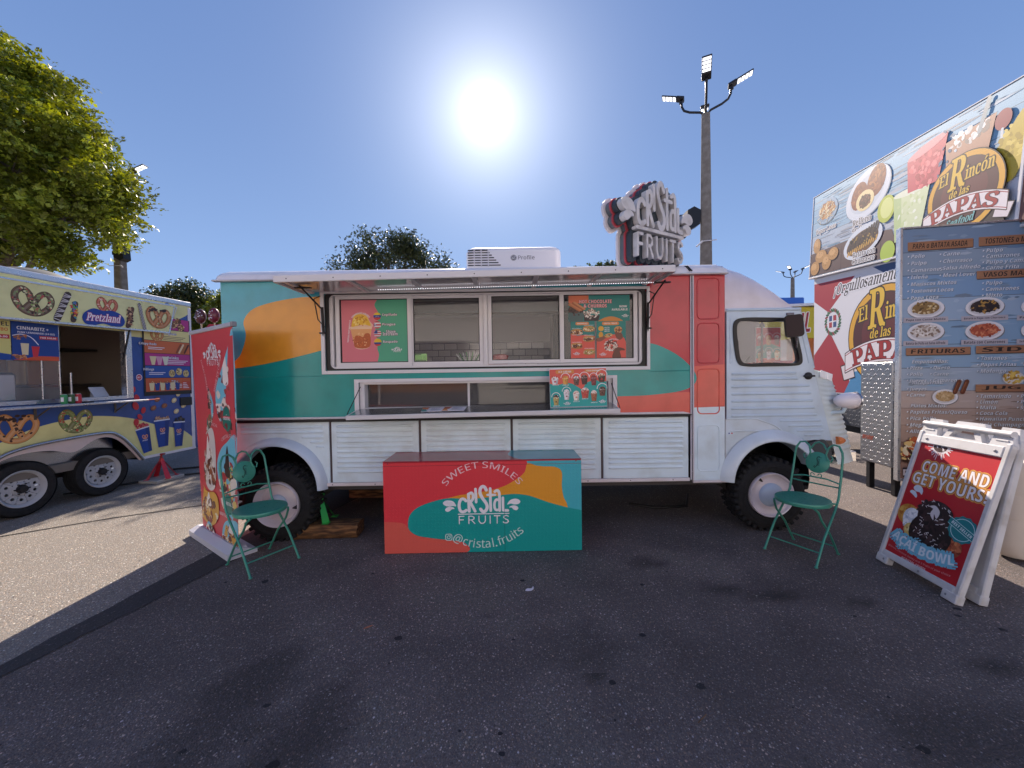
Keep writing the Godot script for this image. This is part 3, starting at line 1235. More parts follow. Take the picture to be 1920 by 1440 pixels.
func serving_hatch(t: Node3D) -> void:
	var g := Geo.new()
	g.k = Color.WHITE
	# outer trim of both openings
	g.ring(P([-1.765, 1.522, 1.287, 1.522, 1.287, 2.292, -1.765, 2.292]), P([-1.733, 1.553, 1.26, 1.553, 1.26, 2.268, -1.733, 2.268]), 0.002, 0.02)
	part("window_trim", g, M.white_frame, t)
	g = Geo.new()
	g.ring(P([-1.468, 1.132, 0.978, 1.14, 0.978, 1.474, -1.468, 1.47]), P([-1.43, 1.16, 0.94, 1.16, 0.94, 1.444, -1.43, 1.44]), 0.002, 0.02)
	part("counter_trim", g, M.white_frame, t)
	g = Geo.new()
	g.ring(Geo.rounded(-1.733, 1.553, 1.26, 2.268, 0.03), Geo.rounded(-1.7, 1.572, 1.226, 2.262, 0.05), -0.06, -0.004)
	part("window_gasket", g, M.black, t)
	# aluminium frame with its uprights and four sashes
	g = Geo.new()
	g.ring(P([-1.7, 1.57, 1.226, 1.57, 1.226, 2.275, -1.7, 2.275]), P([-1.668, 1.592, 1.2, 1.592, 1.2, 2.25, -1.668, 2.25]), -0.1, -0.02)
	g.box(Vector3(-0.262, 1.592, -0.098), Vector3(-0.222, 2.25, -0.03), 0.004)
	part("window_surround", g, M.white_frame, t)
	var panes := [[-1.615, -0.975, 0.0], [-0.925, -0.3, -0.014], [-0.184, 0.457, -0.014], [0.497, 1.153, 0.0]]
	for i in 4:
		var e: Array = panes[i]
		var lo: float = 1.627 if i < 2 else 1.632
		var hi: float = 2.224 if i < 2 else 2.236
		g = Geo.new()
		g.ring(P([e[0] - 0.036, lo - 0.034, e[1] + 0.036, lo - 0.034, e[1] + 0.036, hi + 0.03, e[0] - 0.036, hi + 0.03]), P([e[0], lo, e[1], lo, e[1], hi, e[0], hi]), -0.072 + e[2], -0.036 + e[2])
		var fr := part("window_sash", g, M.white_frame, t)
		g = Geo.new()
		g.ring(P([e[0] - 0.001, lo - 0.001, e[1] + 0.001, lo - 0.001, e[1] + 0.001, hi + 0.001, e[0] - 0.001, hi + 0.001]), P([e[0] + 0.007, lo + 0.007, e[1] - 0.007, lo + 0.007, e[1] - 0.007, hi - 0.007, e[0] + 0.007, hi - 0.007]), -0.062 + e[2], -0.048 + e[2])
		part("seal", g, M.black, fr)
		g = Geo.new()
		g.quad(Vector3(e[0] - 0.003, lo - 0.003, -0.055 + e[2]), Vector3(e[1] + 0.003, lo - 0.003, -0.055 + e[2]), Vector3(e[1] + 0.003, hi + 0.003, -0.055 + e[2]), Vector3(e[0] - 0.003, hi + 0.003, -0.055 + e[2]))
		part("pane", g, M.glass, fr)
	# lower opening
	g = Geo.new()
	g.ring(P([-1.43, 1.158, 0.94, 1.158, 0.94, 1.446, -1.43, 1.446]), P([-1.385, 1.2, 0.905, 1.2, 0.905, 1.42, -1.385, 1.42]), -0.1, -0.01)
	g.box(Vector3(-0.425, 1.2, -0.09), Vector3(-0.405, 1.42, -0.07), 0.003)
	part("counter_frame", g, M.white_frame, t)
	g = Geo.new()
	g.quad(Vector3(-1.387, 1.198, -0.081), Vector3(-0.416, 1.198, -0.081), Vector3(-0.416, 1.422, -0.081), Vector3(-1.387, 1.422, -0.081))
	part("counter_pane", g, M.glass, t)
	g = Geo.new()
	g.quad(Vector3(-0.414, 1.198, -0.076), Vector3(0.907, 1.198, -0.076), Vector3(0.907, 1.422, -0.076), Vector3(-0.414, 1.422, -0.076))
	part("counter_pane", g, M.glass, t)
	# fold-down counter
	var b := Basis(Vector3.BACK, 0.0115) * Basis(Vector3.RIGHT, 0.14)
	g = Geo.new()
	g.t = Transform3D(b, Vector3(-0.254, 1.2, 0))
	g.box(Vector3(-1.17, -0.008, 0.022), Vector3(1.17, 0.012, 0.285), 0.002)
	part("counter_flap", g, M.steel, t)
	g = Geo.new()
	g.t = Transform3D(b, Vector3(-0.254, 1.2, 0))
	g.box(Vector3(-1.182, -0.022, 0.285), Vector3(1.182, 0.016, 0.302), 0.003)
	g.box(Vector3(-1.182, -0.022, 0.022), Vector3(-1.171, 0.014, 0.286), 0.003)
	g.box(Vector3(1.171, -0.022, 0.022), Vector3(1.182, 0.014, 0.286), 0.003)
	for i in 7:
		g.ball(Vector3(-1.08 + i * 0.36, -0.004, 0.302), Vector3(0.005, 0.005, 0.003), 8, 4)
	part("counter_edge", g, M.white_frame, t)
	g = Geo.new()
	g.tube([Vector3(-1.41, 1.4, 0.02), Vector3(-1.43, 1.17, 0.28)], 0.004, 6)
	g.tube([Vector3(0.925, 1.4, 0.02), Vector3(0.93, 1.19, 0.28)], 0.004, 6)
	g.k = Color.WHITE
	part("counter_stay", g, M.dark_metal, t)
	# raised hatch
	b = Basis(Vector3.BACK, 0.0115)
	var ht := Transform3D(b, Vector3(-0.287, 2.3, 0))
	g = Geo.new()
	g.t = ht
	g.box(Vector3(-1.6, -0.005, 0.03), Vector3(1.6, 0.034, 0.49), 0.003)
	part("hatch", g, M.hatch_skin, t)
	g = Geo.new()
	g.t = ht
	g.box(Vector3(-1.606, -0.024, 0.489), Vector3(1.606, 0.032, 0.512), 0.004)
	g.box(Vector3(-1.608, -0.024, 0.04), Vector3(-1.599, 0.036, 0.492), 0.003)
	g.box(Vector3(1.599, -0.024, 0.04), Vector3(1.608, 0.036, 0.492), 0.003)
	for i in 7:
		g.box(Vector3(-1.56 + i * 0.51, -0.018, 0.03), Vector3(-1.52 + i * 0.51, -0.004, 0.488), 0.002)
	part("hatch_edge", g, M.white_frame, t)
	g = Geo.new()
	g.t = ht
	for i in 9:
		g.ball(Vector3(-1.5 + i * 0.375, 0.003, 0.512), Vector3(0.005, 0.005, 0.003), 8, 4)
	part("hatch_screw", g, M.dark_metal, t)
	g = Geo.new()
	for i in 118:
		var x := -1.18 + i * 0.021
		g.cbox(Vector3(x, 2.279 + (x + 0.287) * 0.0115, 0.14), Vector3(0.007, 0.004, 0.007))
	part("light_strip", g, M.led, t)
	for s in [-1.0, 1.0]:
		g = Geo.new()
		var x: float = -0.238 + s * 1.51
		g.tube([Vector3(x, 1.7, -0.012), Vector3(x - s * 0.01, 2.14, 0.04)], 0.012, 8)
		g.tube([Vector3(x - s * 0.01, 2.12, 0.036), Vector3(x + s * 0.03, 2.27, 0.34)], 0.007, 8)
		g.tube([Vector3(x, 2.24, 0.05), Vector3(x + s * 0.02, 2.2, 0.12), Vector3(x + s * 0.0, 2.02, 0.1), Vector3(x - s * 0.02, 1.96, 0.02)], 0.005, 6)
		part("gas_strut", g, M.black, t)
		g = Geo.new()
		g.cbox(Vector3(x + s * 0.02, 2.26, 0.3), Vector3(0.14, 0.012, 0.03), 0.003)
		g.cbox(Vector3(x + s * 0.005, 1.905, 0.012), Vector3(0.05, 0.014, 0.03), 0.003)
		part("strut_bracket", g, M.dark_metal, t)
	g = Geo.new()
	g.k = h("1e1c22")
	g.box(Vector3(-1.7, 0.53, -0.62), Vector3(1.25, 1.45, -0.58))
	part("under_counter", g, M.plain, t)
	# worktop inside
	g = Geo.new()
	g.box(Vector3(-1.75, 1.5, -0.55), Vector3(1.3, 1.54, -0.11), 0.004)
	part("inner_counter", g, M.steel, t)
	g = Geo.new()
	g.k = h("e4e0e4")
	g.box(Vector3(-1.62, 1.965, -1.985), Vector3(-0.35, 2.35, -1.96), 0.004)
	part("inner_board", g, M.plain, t)
	g = Geo.new()
	g.k = h("dad6dc")
	g.box(Vector3(-0.33, 1.965, -1.985), Vector3(0.56, 2.33, -1.965), 0.004)
	part("inner_board", g, M.plain, t)
	g = Geo.new()
	g.k = h("4a4650")
	g.box(Vector3(0.6, 1.3, -1.98), Vector3(0.82, 2.36, -1.7), 0.01)
	part("tall_cabinet", g, M.plain, t)
	g = Geo.new()
	g.k = h("8f8b93")
	g.box(Vector3(-1.9, 2.2, -1.2), Vector3(1.5, 2.36, -0.9), 0.02)
	part("extractor_hood", g, M.steel, t)
	g = Geo.new()
	g.k = h("dcd8dc")
	g.box(Vector3(0.86, 1.66, -1.99), Vector3(0.93, 1.78, -1.975), 0.006)
	part("socket", g, M.plain, t)
	g = Geo.new()
	g.k = h("34323a")
	g.box(Vector3(0.3, 0.52, -1.6), Vector3(1.1, 1.3, -0.95), 0.02)
	g.k = h("2a2830")
	g.box(Vector3(-1.2, 0.52, -1.5), Vector3(0.1, 1.28, -0.9), 0.02)
	part("inner_cabinet", g, M.plain, t)
	window_posters(t)


func cab(t: Node3D) -> void:
	var g := Geo.new()
	var hole := Geo.blob(L([2.07, 1.87, 2.085, 1.955, 2.16, 1.985, 2.4, 1.982, 2.59, 1.972, 2.64, 1.925, 2.672, 1.76, 2.702, 1.62, 2.695, 1.56, 2.63, 1.541, 2.4, 1.54, 2.19, 1.542, 2.115, 1.575, 2.085, 1.7]), 5)
	# door, from the roof line to the fender
	var door := P([2.008, 2.06, 2.695, 2.05, 2.818, 1.513, 2.935, 1.061, 2.993, 0.83, 2.83, 0.84, 2.72, 0.83, 2.6, 0.88, 2.46, 0.985, 2.3, 1.045, 2.008, 1.05])
	g.k = h("bfd3e6")
	plate_with_hole(g, door, hole, 2.38, -0.035, 0.0)
	var i := 0
	for y: float in [1.468, 1.418, 1.348, 1.28, 1.212, 1.143, 1.075]:
		rib(g, 2.045, 2.79 + (1.5 - y) * 0.26 - (0.13 if i in [0, 1] else 0.04), y, 0.0, 0.013, 0.01)
		i += 1
	for e in [[2.5, 1.022, 2.9], [2.58, 0.975, 2.915], [2.66, 0.928, 2.925], [2.73, 0.885, 2.9]]:
		rib(g, e[0], e[2], e[1], 0.0, 0.012, 0.009)
	for x in [2.043, 2.07]:
		pass
	for q in 4:
		g.ball(Vector3(2.022, 1.13 + q * 0.28, 0.0), Vector3(0.005, 0.005, 0.003), 8, 4)
	g.t = Transform3D(Basis(Vector3.BACK, PI / 2), Vector3(2.043, 1.78, 0))
	rib(g, -0.22, 0.22, 0.0, 0.0, 0.009, 0.006)
	g.t = Transform3D(Basis(Vector3.BACK, PI / 2 + 0.23), Vector3(2.745, 1.7, 0))
	rib(g, -0.15, 0.15, 0.0, 0.0, 0.009, 0.006)
	g.t = Transform3D.IDENTITY
	part("cab_door", g, M.paint, t)
	g = Geo.new()
	var inner := PackedVector2Array()
	var mid := Vector2(2.39, 1.76)
	var outer := PackedVector2Array()
	for p in hole:
		inner.append(p + (mid - p).normalized() * 0.03)
		outer.append(p - (mid - p).normalized() * 0.006)
	g.ring(outer, inner, -0.045, 0.012)
	var gasket := part("door_window", g, M.black, t)
	g = Geo.new()
	g.prism(inner, -0.02, -0.016)
	part("pane", g, M.glass, gasket)
	g = Geo.new()
	g.box(Vector3(2.345, 1.56, -0.03), Vector3(2.362, 1.97, -0.021))
	g.box(Vector3(2.105, 1.72, -0.012), Vector3(2.122, 1.78, -0.004), 0.002)
	part("pane_bar", g, M.black, gasket)
	# lower side: fender skin round the wheel
	g = Geo.new()
	g.k = h("cfdeea")
	var skin := P([2.0, 0.475, 2.0, 1.048, 2.3, 1.043, 2.46, 0.983, 2.6, 0.878, 2.72, 0.828, 2.83, 0.66])
	var cutter := PackedVector2Array()
	for q in 40:
		cutter.append(Vector2(2.43, 0.45) + Vector2(cos(TAU * q / 40), sin(TAU * q / 40)) * 0.4)
	for p in Geometry2D.clip_polygons(skin, cutter):
		if not Geometry2D.is_polygon_clockwise(p):
			g.prism(p, -0.04, -0.006)
	g.tube([Vector3(2.01, 1.046, -0.004), Vector3(2.3, 1.041, -0.004), Vector3(2.46, 0.981, -0.004), Vector3(2.6, 0.876, -0.004), Vector3(2.71, 0.83, -0.004)], 0.007, 6)
	g.tube([Vector3(2.05, 0.93, -0.006), Vector3(2.3, 0.93, -0.004), Vector3(2.45, 0.905, -0.003), Vector3(2.62, 0.83, -0.002)], 0.008, 6)
	part("cab_side", g, M.paint, t)
	g = Geo.new()
	g.z = 0.0
	g.rect(2.025, 0.905, 2.037, 0.918, h("2f4fa0"))
	g.rect(2.038, 0.905, 2.05, 0.918, h("e8e6ea"))
	g.rect(2.051, 0.905, 2.063, 0.918, h("c0343c"))
	part("tricolour_badge", g, M.print, t)
	# dark vent plate and lower nose
	g = Geo.new()
	g.k = h("3b4146")
	g.prism(Geo.blob(L([2.77, 0.8, 2.86, 0.835, 2.93, 0.83, 2.99, 0.7, 2.97, 0.65, 2.86, 0.66, 2.79, 0.73]), 4), -0.03, 0.012)
	part("vent_plate", g, M.plain, t)
	# nose: tapering in from the doors
	g = Geo.new()
	g.k = h("d5e3e8")
	var plan := [Vector2(0.0, 0.0), Vector2(0.08, -0.02), Vector2(0.16, -0.06), Vector2(0.26, -0.13), Vector2(0.34, -0.23), Vector2(0.4, -0.4), Vector2(0.44, -0.7), Vector2(0.45, -1.0), Vector2(0.44, -1.3), Vector2(0.4, -1.6), Vector2(0.34, -1.77), Vector2(0.26, -1.87), Vector2(0.16, -1.94), Vector2(0.08, -1.98), Vector2(0.0, -2.0)]
	var rows := []
	var y := 1.5
	while y > 0.6:
		var row := []
		var wave := 0.0
		if y < 1.36 and y > 0.72:
			wave = 0.008 * maxf(0.0, cos((y - 0.7) * TAU / 0.047))
		for p: Vector2 in plan:
			var x0 := 2.82 + (1.513 - y) * 0.256
			var soft := clampf((1.5 - y) / 0.05, 0.35, 1.0)
			var out := clampf(p.x / 0.1, 0.0, 1.0)
			row.append(Vector3(x0 + p.x * (1.0 + 0.0 * y) + wave * out, y - (1.0 - soft) * p.x * 0.1 - p.x * 0.16 * clampf((y - 1.2) / 0.3, 0, 1), p.y + wave * out))
		rows.append(row)
		y -= 0.0118
	sheet(g, rows, true)
	var lid := []
	var edge := []
	for p: Vector3 in rows[0]:
		edge.append(p)
		lid.append(Vector3(2.7, 1.52, p.z))
	sheet(g, [lid, edge], true)
	g.box(Vector3(2.9, 0.57, -1.95), Vector3(3.25, 0.62, -0.12), 0.02)
	part("nose", g, M.paint, t)
	g = Geo.new()
	g.t = Transform3D(Basis(Vector3.UP, 0.42) * Basis(Vector3.BACK, -0.22), Vector3(2.93, 1.452, -0.025))
	for q in 2:
		g.box(Vector3(-0.055 + q * 0.1, -0.04, 0.0), Vector3(0.035 + q * 0.1, 0.03, 0.012), 0.004)
	g.k = h("8f8a86")
	part("nose_vent", g, M.plain, t)
	g = Geo.new()
	g.t = Transform3D(Basis(Vector3.BACK, -PI / 2) , Vector3(3.06, 0.83, 0.0))
	g.lathe([Vector2(0.0, -0.02), Vector2(0.036, -0.02), Vector2(0.038, 0.0), Vector2(0.03, 0.03), Vector2(0.015, 0.055), Vector2(0.0, 0.06)], 16)
	part("indicator", g, M.amber, t)
	for z in [0.02, -2.02]:
		g = Geo.new()
		g.k = h("e9e3ea")
		g.t = Transform3D(Basis(Vector3.BACK, -PI / 2), Vector3(3.02, 1.205, z))
		g.lathe([Vector2(0.0, -0.02), Vector2(0.03, -0.01), Vector2(0.056, 0.025), Vector2(0.072, 0.08), Vector2(0.076, 0.13), Vector2(0.074, 0.17), Vector2(0.07, 0.176)], 24)
		var hl := part("headlight", g, M.paint, t)
		g = Geo.new()
		g.t = Transform3D(Basis(Vector3.BACK, -PI / 2), Vector3(3.02, 1.205, z))
		g.lathe([Vector2(0.079, 0.165), Vector2(0.081, 0.178), Vector2(0.075, 0.184), Vector2(0.069, 0.178)], 24)
		part("ring", g, M.steel, hl)
		g = Geo.new()
		g.t = Transform3D(Basis(Vector3.BACK, -PI / 2), Vector3(3.02, 1.205, z))
		g.lathe([Vector2(0.07, 0.177), Vector2(0.045, 0.196), Vector2(0.0, 0.203)], 24)
		part("lens", g, M.lens, hl)
		g = Geo.new()
		g.k = h("bcd0dd")
		var s := -1.0 if z > -1.0 else 1.0
		g.tube([Vector3(2.96, 1.06, z + s * 0.06), Vector3(3.03, 1.09, z + s * 0.04), Vector3(3.08, 1.1, z), Vector3(3.1, 1.14, z)], 0.018, 8)
		part("bracket", g, M.paint, hl)
	g = Geo.new()
	g.box(Vector3(2.72, 1.432, -0.002), Vector3(2.82, 1.448, 0.03), 0.006)
	g.t = Transform3D(Basis(Vector3.RIGHT, PI / 2), Vector3(2.768, 1.44, 0))
	g.lathe([Vector2(0.036, -0.01), Vector2(0.034, 0.012), Vector2(0.02, 0.02), Vector2(0.0, 0.022)], 20)
	part("door_handle", g, M.dark_metal, t)
	# mirror on its arm
	g = Geo.new()
	var mt := Transform3D(Basis(Vector3.UP, -0.42) * Basis(Vector3.BACK, 0.07), Vector3(2.545, 1.895, 0.13))
	g.t = mt
	var shape := Geo.rounded(-0.07, -0.1, 0.07, 0.1, 0.03)
	g.prism(shape, -0.04, -0.002)
	var arm := part("side_mirror", g, M.black, t)
	g = Geo.new()
	g.t = mt
	g.k = h("2c1416")  # red-brown reflection painted into the flat face colour
	g.prism(Geo.rounded(-0.063, -0.093, 0.063, 0.093, 0.027), -0.002, 0.003)
	part("mirror_painted_reflection", g, M.plain, arm)
	g = Geo.new()
	g.tube([Vector3(2.66, 1.7, -0.0), Vector3(2.62, 1.83, 0.07), Vector3(2.56, 1.85, 0.1)], 0.008, 8)
	part("mirror_arm", g, M.steel, arm)
	g = Geo.new()
	g.k = h("77747c")
	g.box(Vector3(2.56, 2.005, 0.0), Vector3(2.63, 2.03, 0.014), 0.004)
	part("door_hinge", g, M.plain, t)
	# cab roof: a dome falling to the windscreen
	g = Geo.new()
	g.k = h("e2dae2")
	rows = []
	var prof := [[1.992, 2.5], [2.1, 2.485], [2.21, 2.445], [2.31, 2.385], [2.4, 2.315], [2.48, 2.24], [2.55, 2.16], [2.61, 2.09], [2.64, 2.055]]
	for e in prof:
		var row := []
		for q in 33:
			var f := PI * q / 32.0
			var cz := cos(f)
			var sz := sin(f)
			var zz := signf(cz) * pow(absf(cz), 0.45)
			var yy := pow(maxf(sz, 0.0), 0.5)
			row.append(Vector3(e[0], 2.05 + (e[1] + 0.07 - 2.05) * yy * clampf((e[1] - 2.05) / 0.02, 0.0, 1.0) + 0.0, -1.0 + zz * 1.0))
		rows.append(row)
	sheet(g, rows, true)
	part("cab_roof", g, M.paint, t)
	g = Geo.new()
	g.k = h("b9cfe4")
	g.box(Vector3(2.0, 2.052, -0.04), Vector3(2.7, 2.078, 0.012), 0.006)
	part("drip_rail", g, M.paint, t)
	# windscreen, far door, cab floor, seat, dashboard, steering wheel
	g = Geo.new()
	g.k = h("bfd3e6")
	for z in [-0.03, -1.04, -2.0]:
		g.tube([Vector3(2.822, 1.51, z), Vector3(2.69, 2.05, z)], 0.028, 8)
	g.box(Vector3(2.0, 0.62, -2.03), Vector3(2.9, 1.5, -1.99))
	g.box(Vector3(1.96, 0.28, -2.046), Vector3(2.95, 0.66, -2.004))  # unseen skirt added to keep sun off the ground under the cab
	g.box(Vector3(2.0, 2.02, -2.0), Vector3(2.69, 2.05, -1.97))
	part("windscreen_frame", g, M.paint, t)
	g = Geo.new()
	g.quad(Vector3(2.82, 1.51, -0.03), Vector3(2.82, 1.51, -1.97), Vector3(2.69, 2.05, -1.97), Vector3(2.69, 2.05, -0.03))
	part("windscreen", g, M.glass, t)
	g = Geo.new()
	g.box(Vector3(1.992, 0.5, -1.98), Vector3(2.95, 0.54, -0.62))
	g.box(Vector3(2.0, 0.93, -0.6), Vector3(2.9, 0.96, -0.05))
	part("cab_floor", g, M.black, t)
	g = Geo.new()
	g.k = h("a8222c")
	g.box(Vector3(2.5, 1.3, -1.9), Vector3(2.76, 1.59, -0.1), 0.04)
	g.box(Vector3(2.05, 1.3, -0.35), Vector3(2.5, 1.57, -0.06), 0.04)
	part("dashboard", g, M.paint, t)
	g = Geo.new()
	g.k = h("8f8b8f")
	g.box(Vector3(2.03, 0.95, -1.9), Vector3(2.14, 1.86, -0.45), 0.05)
	g.box(Vector3(2.03, 0.8, -1.9), Vector3(2.5, 1.02, -0.45), 0.05)
	part("seat", g, M.rough, t)
	g = Geo.new()
	g.k = h("7c7a7f")
	g.box(Vector3(2.05, 1.5, -0.5), Vector3(2.62, 2.04, -0.46), 0.02)
	g.k = h("55535a")
	g.box(Vector3(2.622, 1.6, -0.52), Vector3(2.68, 2.0, -0.46), 0.02)
	part("cab_lining", g, M.rough, t)
	g = Geo.new()
	var wheel := []
	for q in 24:
		var f := TAU * q / 24.0
		wheel.append(Vector3(2.46 + sin(f) * 0.1, 1.58 + sin(f) * 0.14, -0.65 + cos(f) * 0.2))
	g.tube(wheel, 0.014, 8, true)
	part("steering_wheel", g, M.black, t)
	# tow hook and winch at the front
	g = Geo.new()
	g.box(Vector3(3.26, 0.55, -0.5), Vector3(3.5, 0.66, -0.3), 0.008)
	g.box(Vector3(3.1, 0.56, -1.5), Vector3(3.27, 0.63, -0.3), 0.008)
	part("tow_bracket", g, M.alu, t)
# ------------------------------------------------------------------ posters, boards and the truck's own name
# local drawing units of s metres for a printed face at o
func frame(g: Geo, o: Vector3, s: float, b := Basis.IDENTITY) -> void:
	g.t = Transform3D(b * Basis(Vector3(s, 0, 0), Vector3(0, s, 0), Vector3(0, 0, 1)), o)


const PINK := Color("d97480")
const MINT := Color("4da583")
const CREAM := Color("efe3d6")
const PAPER := Color("e8e4ea")


func small_logo(g: Geo, x: float, y: float, w: float) -> void:
	logo(g, x, y, w, PAPER, 12.0)


func cone_poster(g: Geo) -> void:
	# units: 560 by 530
	g.rect(0, 0, 560, 530, PINK)
	g.flat(Geo.curve(L([300, 0, 312, 60, 300, 110, 302, 180, 285, 260, 300, 330, 318, 400, 290, 460, 285, 490, 310, 530]), 5) + P([560, 530, 560, 0]), MINT)
	# shaved ice in a clear cup
	g.flat(Geo.blob(L([90, 300, 95, 350, 110, 400, 160, 412, 215, 395, 240, 345, 268, 310, 255, 280, 240, 180, 225, 118, 115, 118, 85, 250, 62, 290]), 5), h("e8b9a0"))
	g.flat(P([70, 300, 258, 300, 232, 122, 108, 122]), h("e5a469"))
	g.flat(Geo.blob(L([110, 125, 232, 125, 240, 230, 200, 240, 180, 210, 150, 222, 112, 215]), 4), h("bb5a2a"))
	g.flat(P([78, 278, 256, 278, 258, 300, 70, 300]), h("efc9a4"))
	g.flat(Geo.blob(L([85, 300, 92, 350, 115, 395, 165, 405, 210, 390, 235, 345, 246, 305, 190, 316, 130, 306]), 5), h("e9b62f"))
	dots(g, 170, 350, 70, 42, 60, 11, [h("f3cc55"), h("d99a1e"), h("f7dc84"), h("c98714")])
	dots(g, 165, 190, 70, 60, 40, 9, [h("d0763a"), h("a64a20"), h("f0c08a"), h("c96a30")])
	g.text("PIRAGUA DE SABORES", 165, 415, 175, 14, sans_bold, PAPER, 90.0)
	g.text("TROPICAL FRUIT SHAVED ICE", 62, 260, 190, 12, sans_bold, PAPER, 0.0, 1.45)
	var flags := [[[h("e9c22c"), h("243f8f"), h("b8302c")], 385], [[h("b93038"), h("dcd8dc"), h("b93038"), h("dcd8dc"), h("b93038")], 312], [[h("b93038"), h("dcd8dc"), h("b93038"), h("dcd8dc"), h("b93038"), h("dcd8dc"), h("b93038")], 238], [[h("e2b526"), h("e2b526"), h("2b3f86"), h("b8302c")], 164]]
	for i in 4:
		var c: Array = flags[i][0]
		var y: float = flags[i][1]
		for q in c.size():
			var a := 32.0 - 64.0 * q / c.size()
			var b := 32.0 - 64.0 * (q + 1) / c.size()
			var p := PackedVector2Array()
			for s in 7:
				var yy := lerpf(b, a, s / 6.0)
				p.append(V(305 + sqrt(maxf(0.0, 1024.0 - yy * yy)), y + yy))
			for s in 7:
				var yy := lerpf(a, b, s / 6.0)
				p.append(V(305 - sqrt(maxf(0.0, 1024.0 - yy * yy)) - 0.01, y + yy))
			g.flat(p, c[q], 0.00001)
		if i == 1:
			g.flat(P([276, y + 14, 276, y - 14, 305, y]), h("27408c"))
			g.oval(285, y, 5, 5, PAPER)
		elif i == 2:
			g.flat(P([275, y, 305, y, 305, y + 30, 288, y + 26, 277, y + 14]), h("2b3f86"))
		elif i == 0:
			for q in 5:
				g.oval(291 + q * 7, y - 4 + 4 * sin(q * 0.8), 2, 2, PAPER)
	for e in [["Cepillado", 410, 395, 126], ["Piragua", 402, 313, 110], ["Shave", 418, 255, 80], ["Icecream", 412, 234, 126], ["Raspado", 412, 166, 122]]:
		g.text_edge(e[0], e[1], e[2], e[3], 27, sans_bold, PAPER, h("3c2a2e"), 2.2)
	small_logo(g, 468, 98, 92)


func banner_drop(g: Geo, x: float, y: float, s: float, body: Color, cols: Array) -> void:
	g.oval(x, y - s * 0.3, s * 0.5, s * 0.4, body)
	dots(g, x, y, s * 0.48, s * 0.4, 20, s * 0.16, cols)


func churro_poster(g: Geo) -> void:
	# units: 505 by 215
	g.rect(0, 0, 505, 215, h("23817c"))
	g.rect(0, 150, 165, 215, h("d9734f"))
	g.oval(60, 90, 62, 62, h("4a3230"))
	g.flat(P([3, 0, 116, 0, 130, 75, 3, 75]), h("4d6668"))
	dots(g, 60, 90, 55, 40, 30, 12, [h("2c1c1c"), h("5e3f38"), h("3b2624")])
	for i in 4:
		g.stroke(P([5 + i * 14, 140 + i * 6, 90 + i * 14, 90 + i * 4]), 15, [h("b9714a"), h("cb8257"), h("a9623e"), h("d08f63")][i])
	g.flat(P([128, 4, 245, 4, 258, 50, 125, 50]), h("3a2a2e"))
	dots(g, 192, 62, 66, 38, 60, 12, [h("e7e0da"), h("cfc4ba"), h("f2ece6"), h("8d7064")])
	g.flat(Geo.curve(L([240, 0, 300, 30, 360, 38, 420, 20, 450, 0]), 5), h("d48a42"))
	g.text_edge("HOT CHOCOLATE", 222, 163, 268, 28, sans_bold, h("f0b9bd"), h("a93243"), 2.0)
	g.text_edge("& CHURROS", 220, 127, 190, 27, sans_bold, h("f0b9bd"), h("a93243"), 2.0)
	g.text("NOW", 452, 120, 62, 17, sans_bold, PAPER)
	g.text("AVAILABLE", 422, 95, 132, 17, sans_bold, PAPER)
	small_logo(g, 468, 42, 56)


func sandwich_board(g: Geo) -> void:
	# units: 210 by 322
	g.rect(0, 0, 210, 322, CORAL)
	g.flat(P([0, 215, 60, 195, 130, 205, 210, 190, 210, 322, 0, 322]), h("23817c"))
	g.flat(Geo.rounded(42, 288, 160, 315, 12), h("dd8a44"))
	g.text("SANDWICHES", 101, 302, 90, 12, sans_bold, PAPER)
	for e in [[52, 225, 0], [158, 252, 1], [158, 165, 2], [52, 105, 0], [160, 50, 1], [52, 170, 3]]:
		var dark: bool = e[2] == 2 or e[2] == 0
		if e[2] < 3:
			g.oval(e[0], e[1] + 12, 50, 17, h("c9904f"))
			g.oval(e[0], e[1] - 10, 50, 14, h("b57a3e"))
			dots(g, e[0], e[1], 50, 14, 40, 9, [h("4a2622"), h("6d3a2c"), h("ead9c0"), h("2e1a18")] if dark else [h("d9c08a"), h("b8503c"), h("e7dcb6"), h("7c9a4c")])
		g.text("CRISTAL SANDWICH", e[0], e[1] + 34, 84, 7, sans_bold, PAPER)
	small_logo(g, 50, 38, 60)


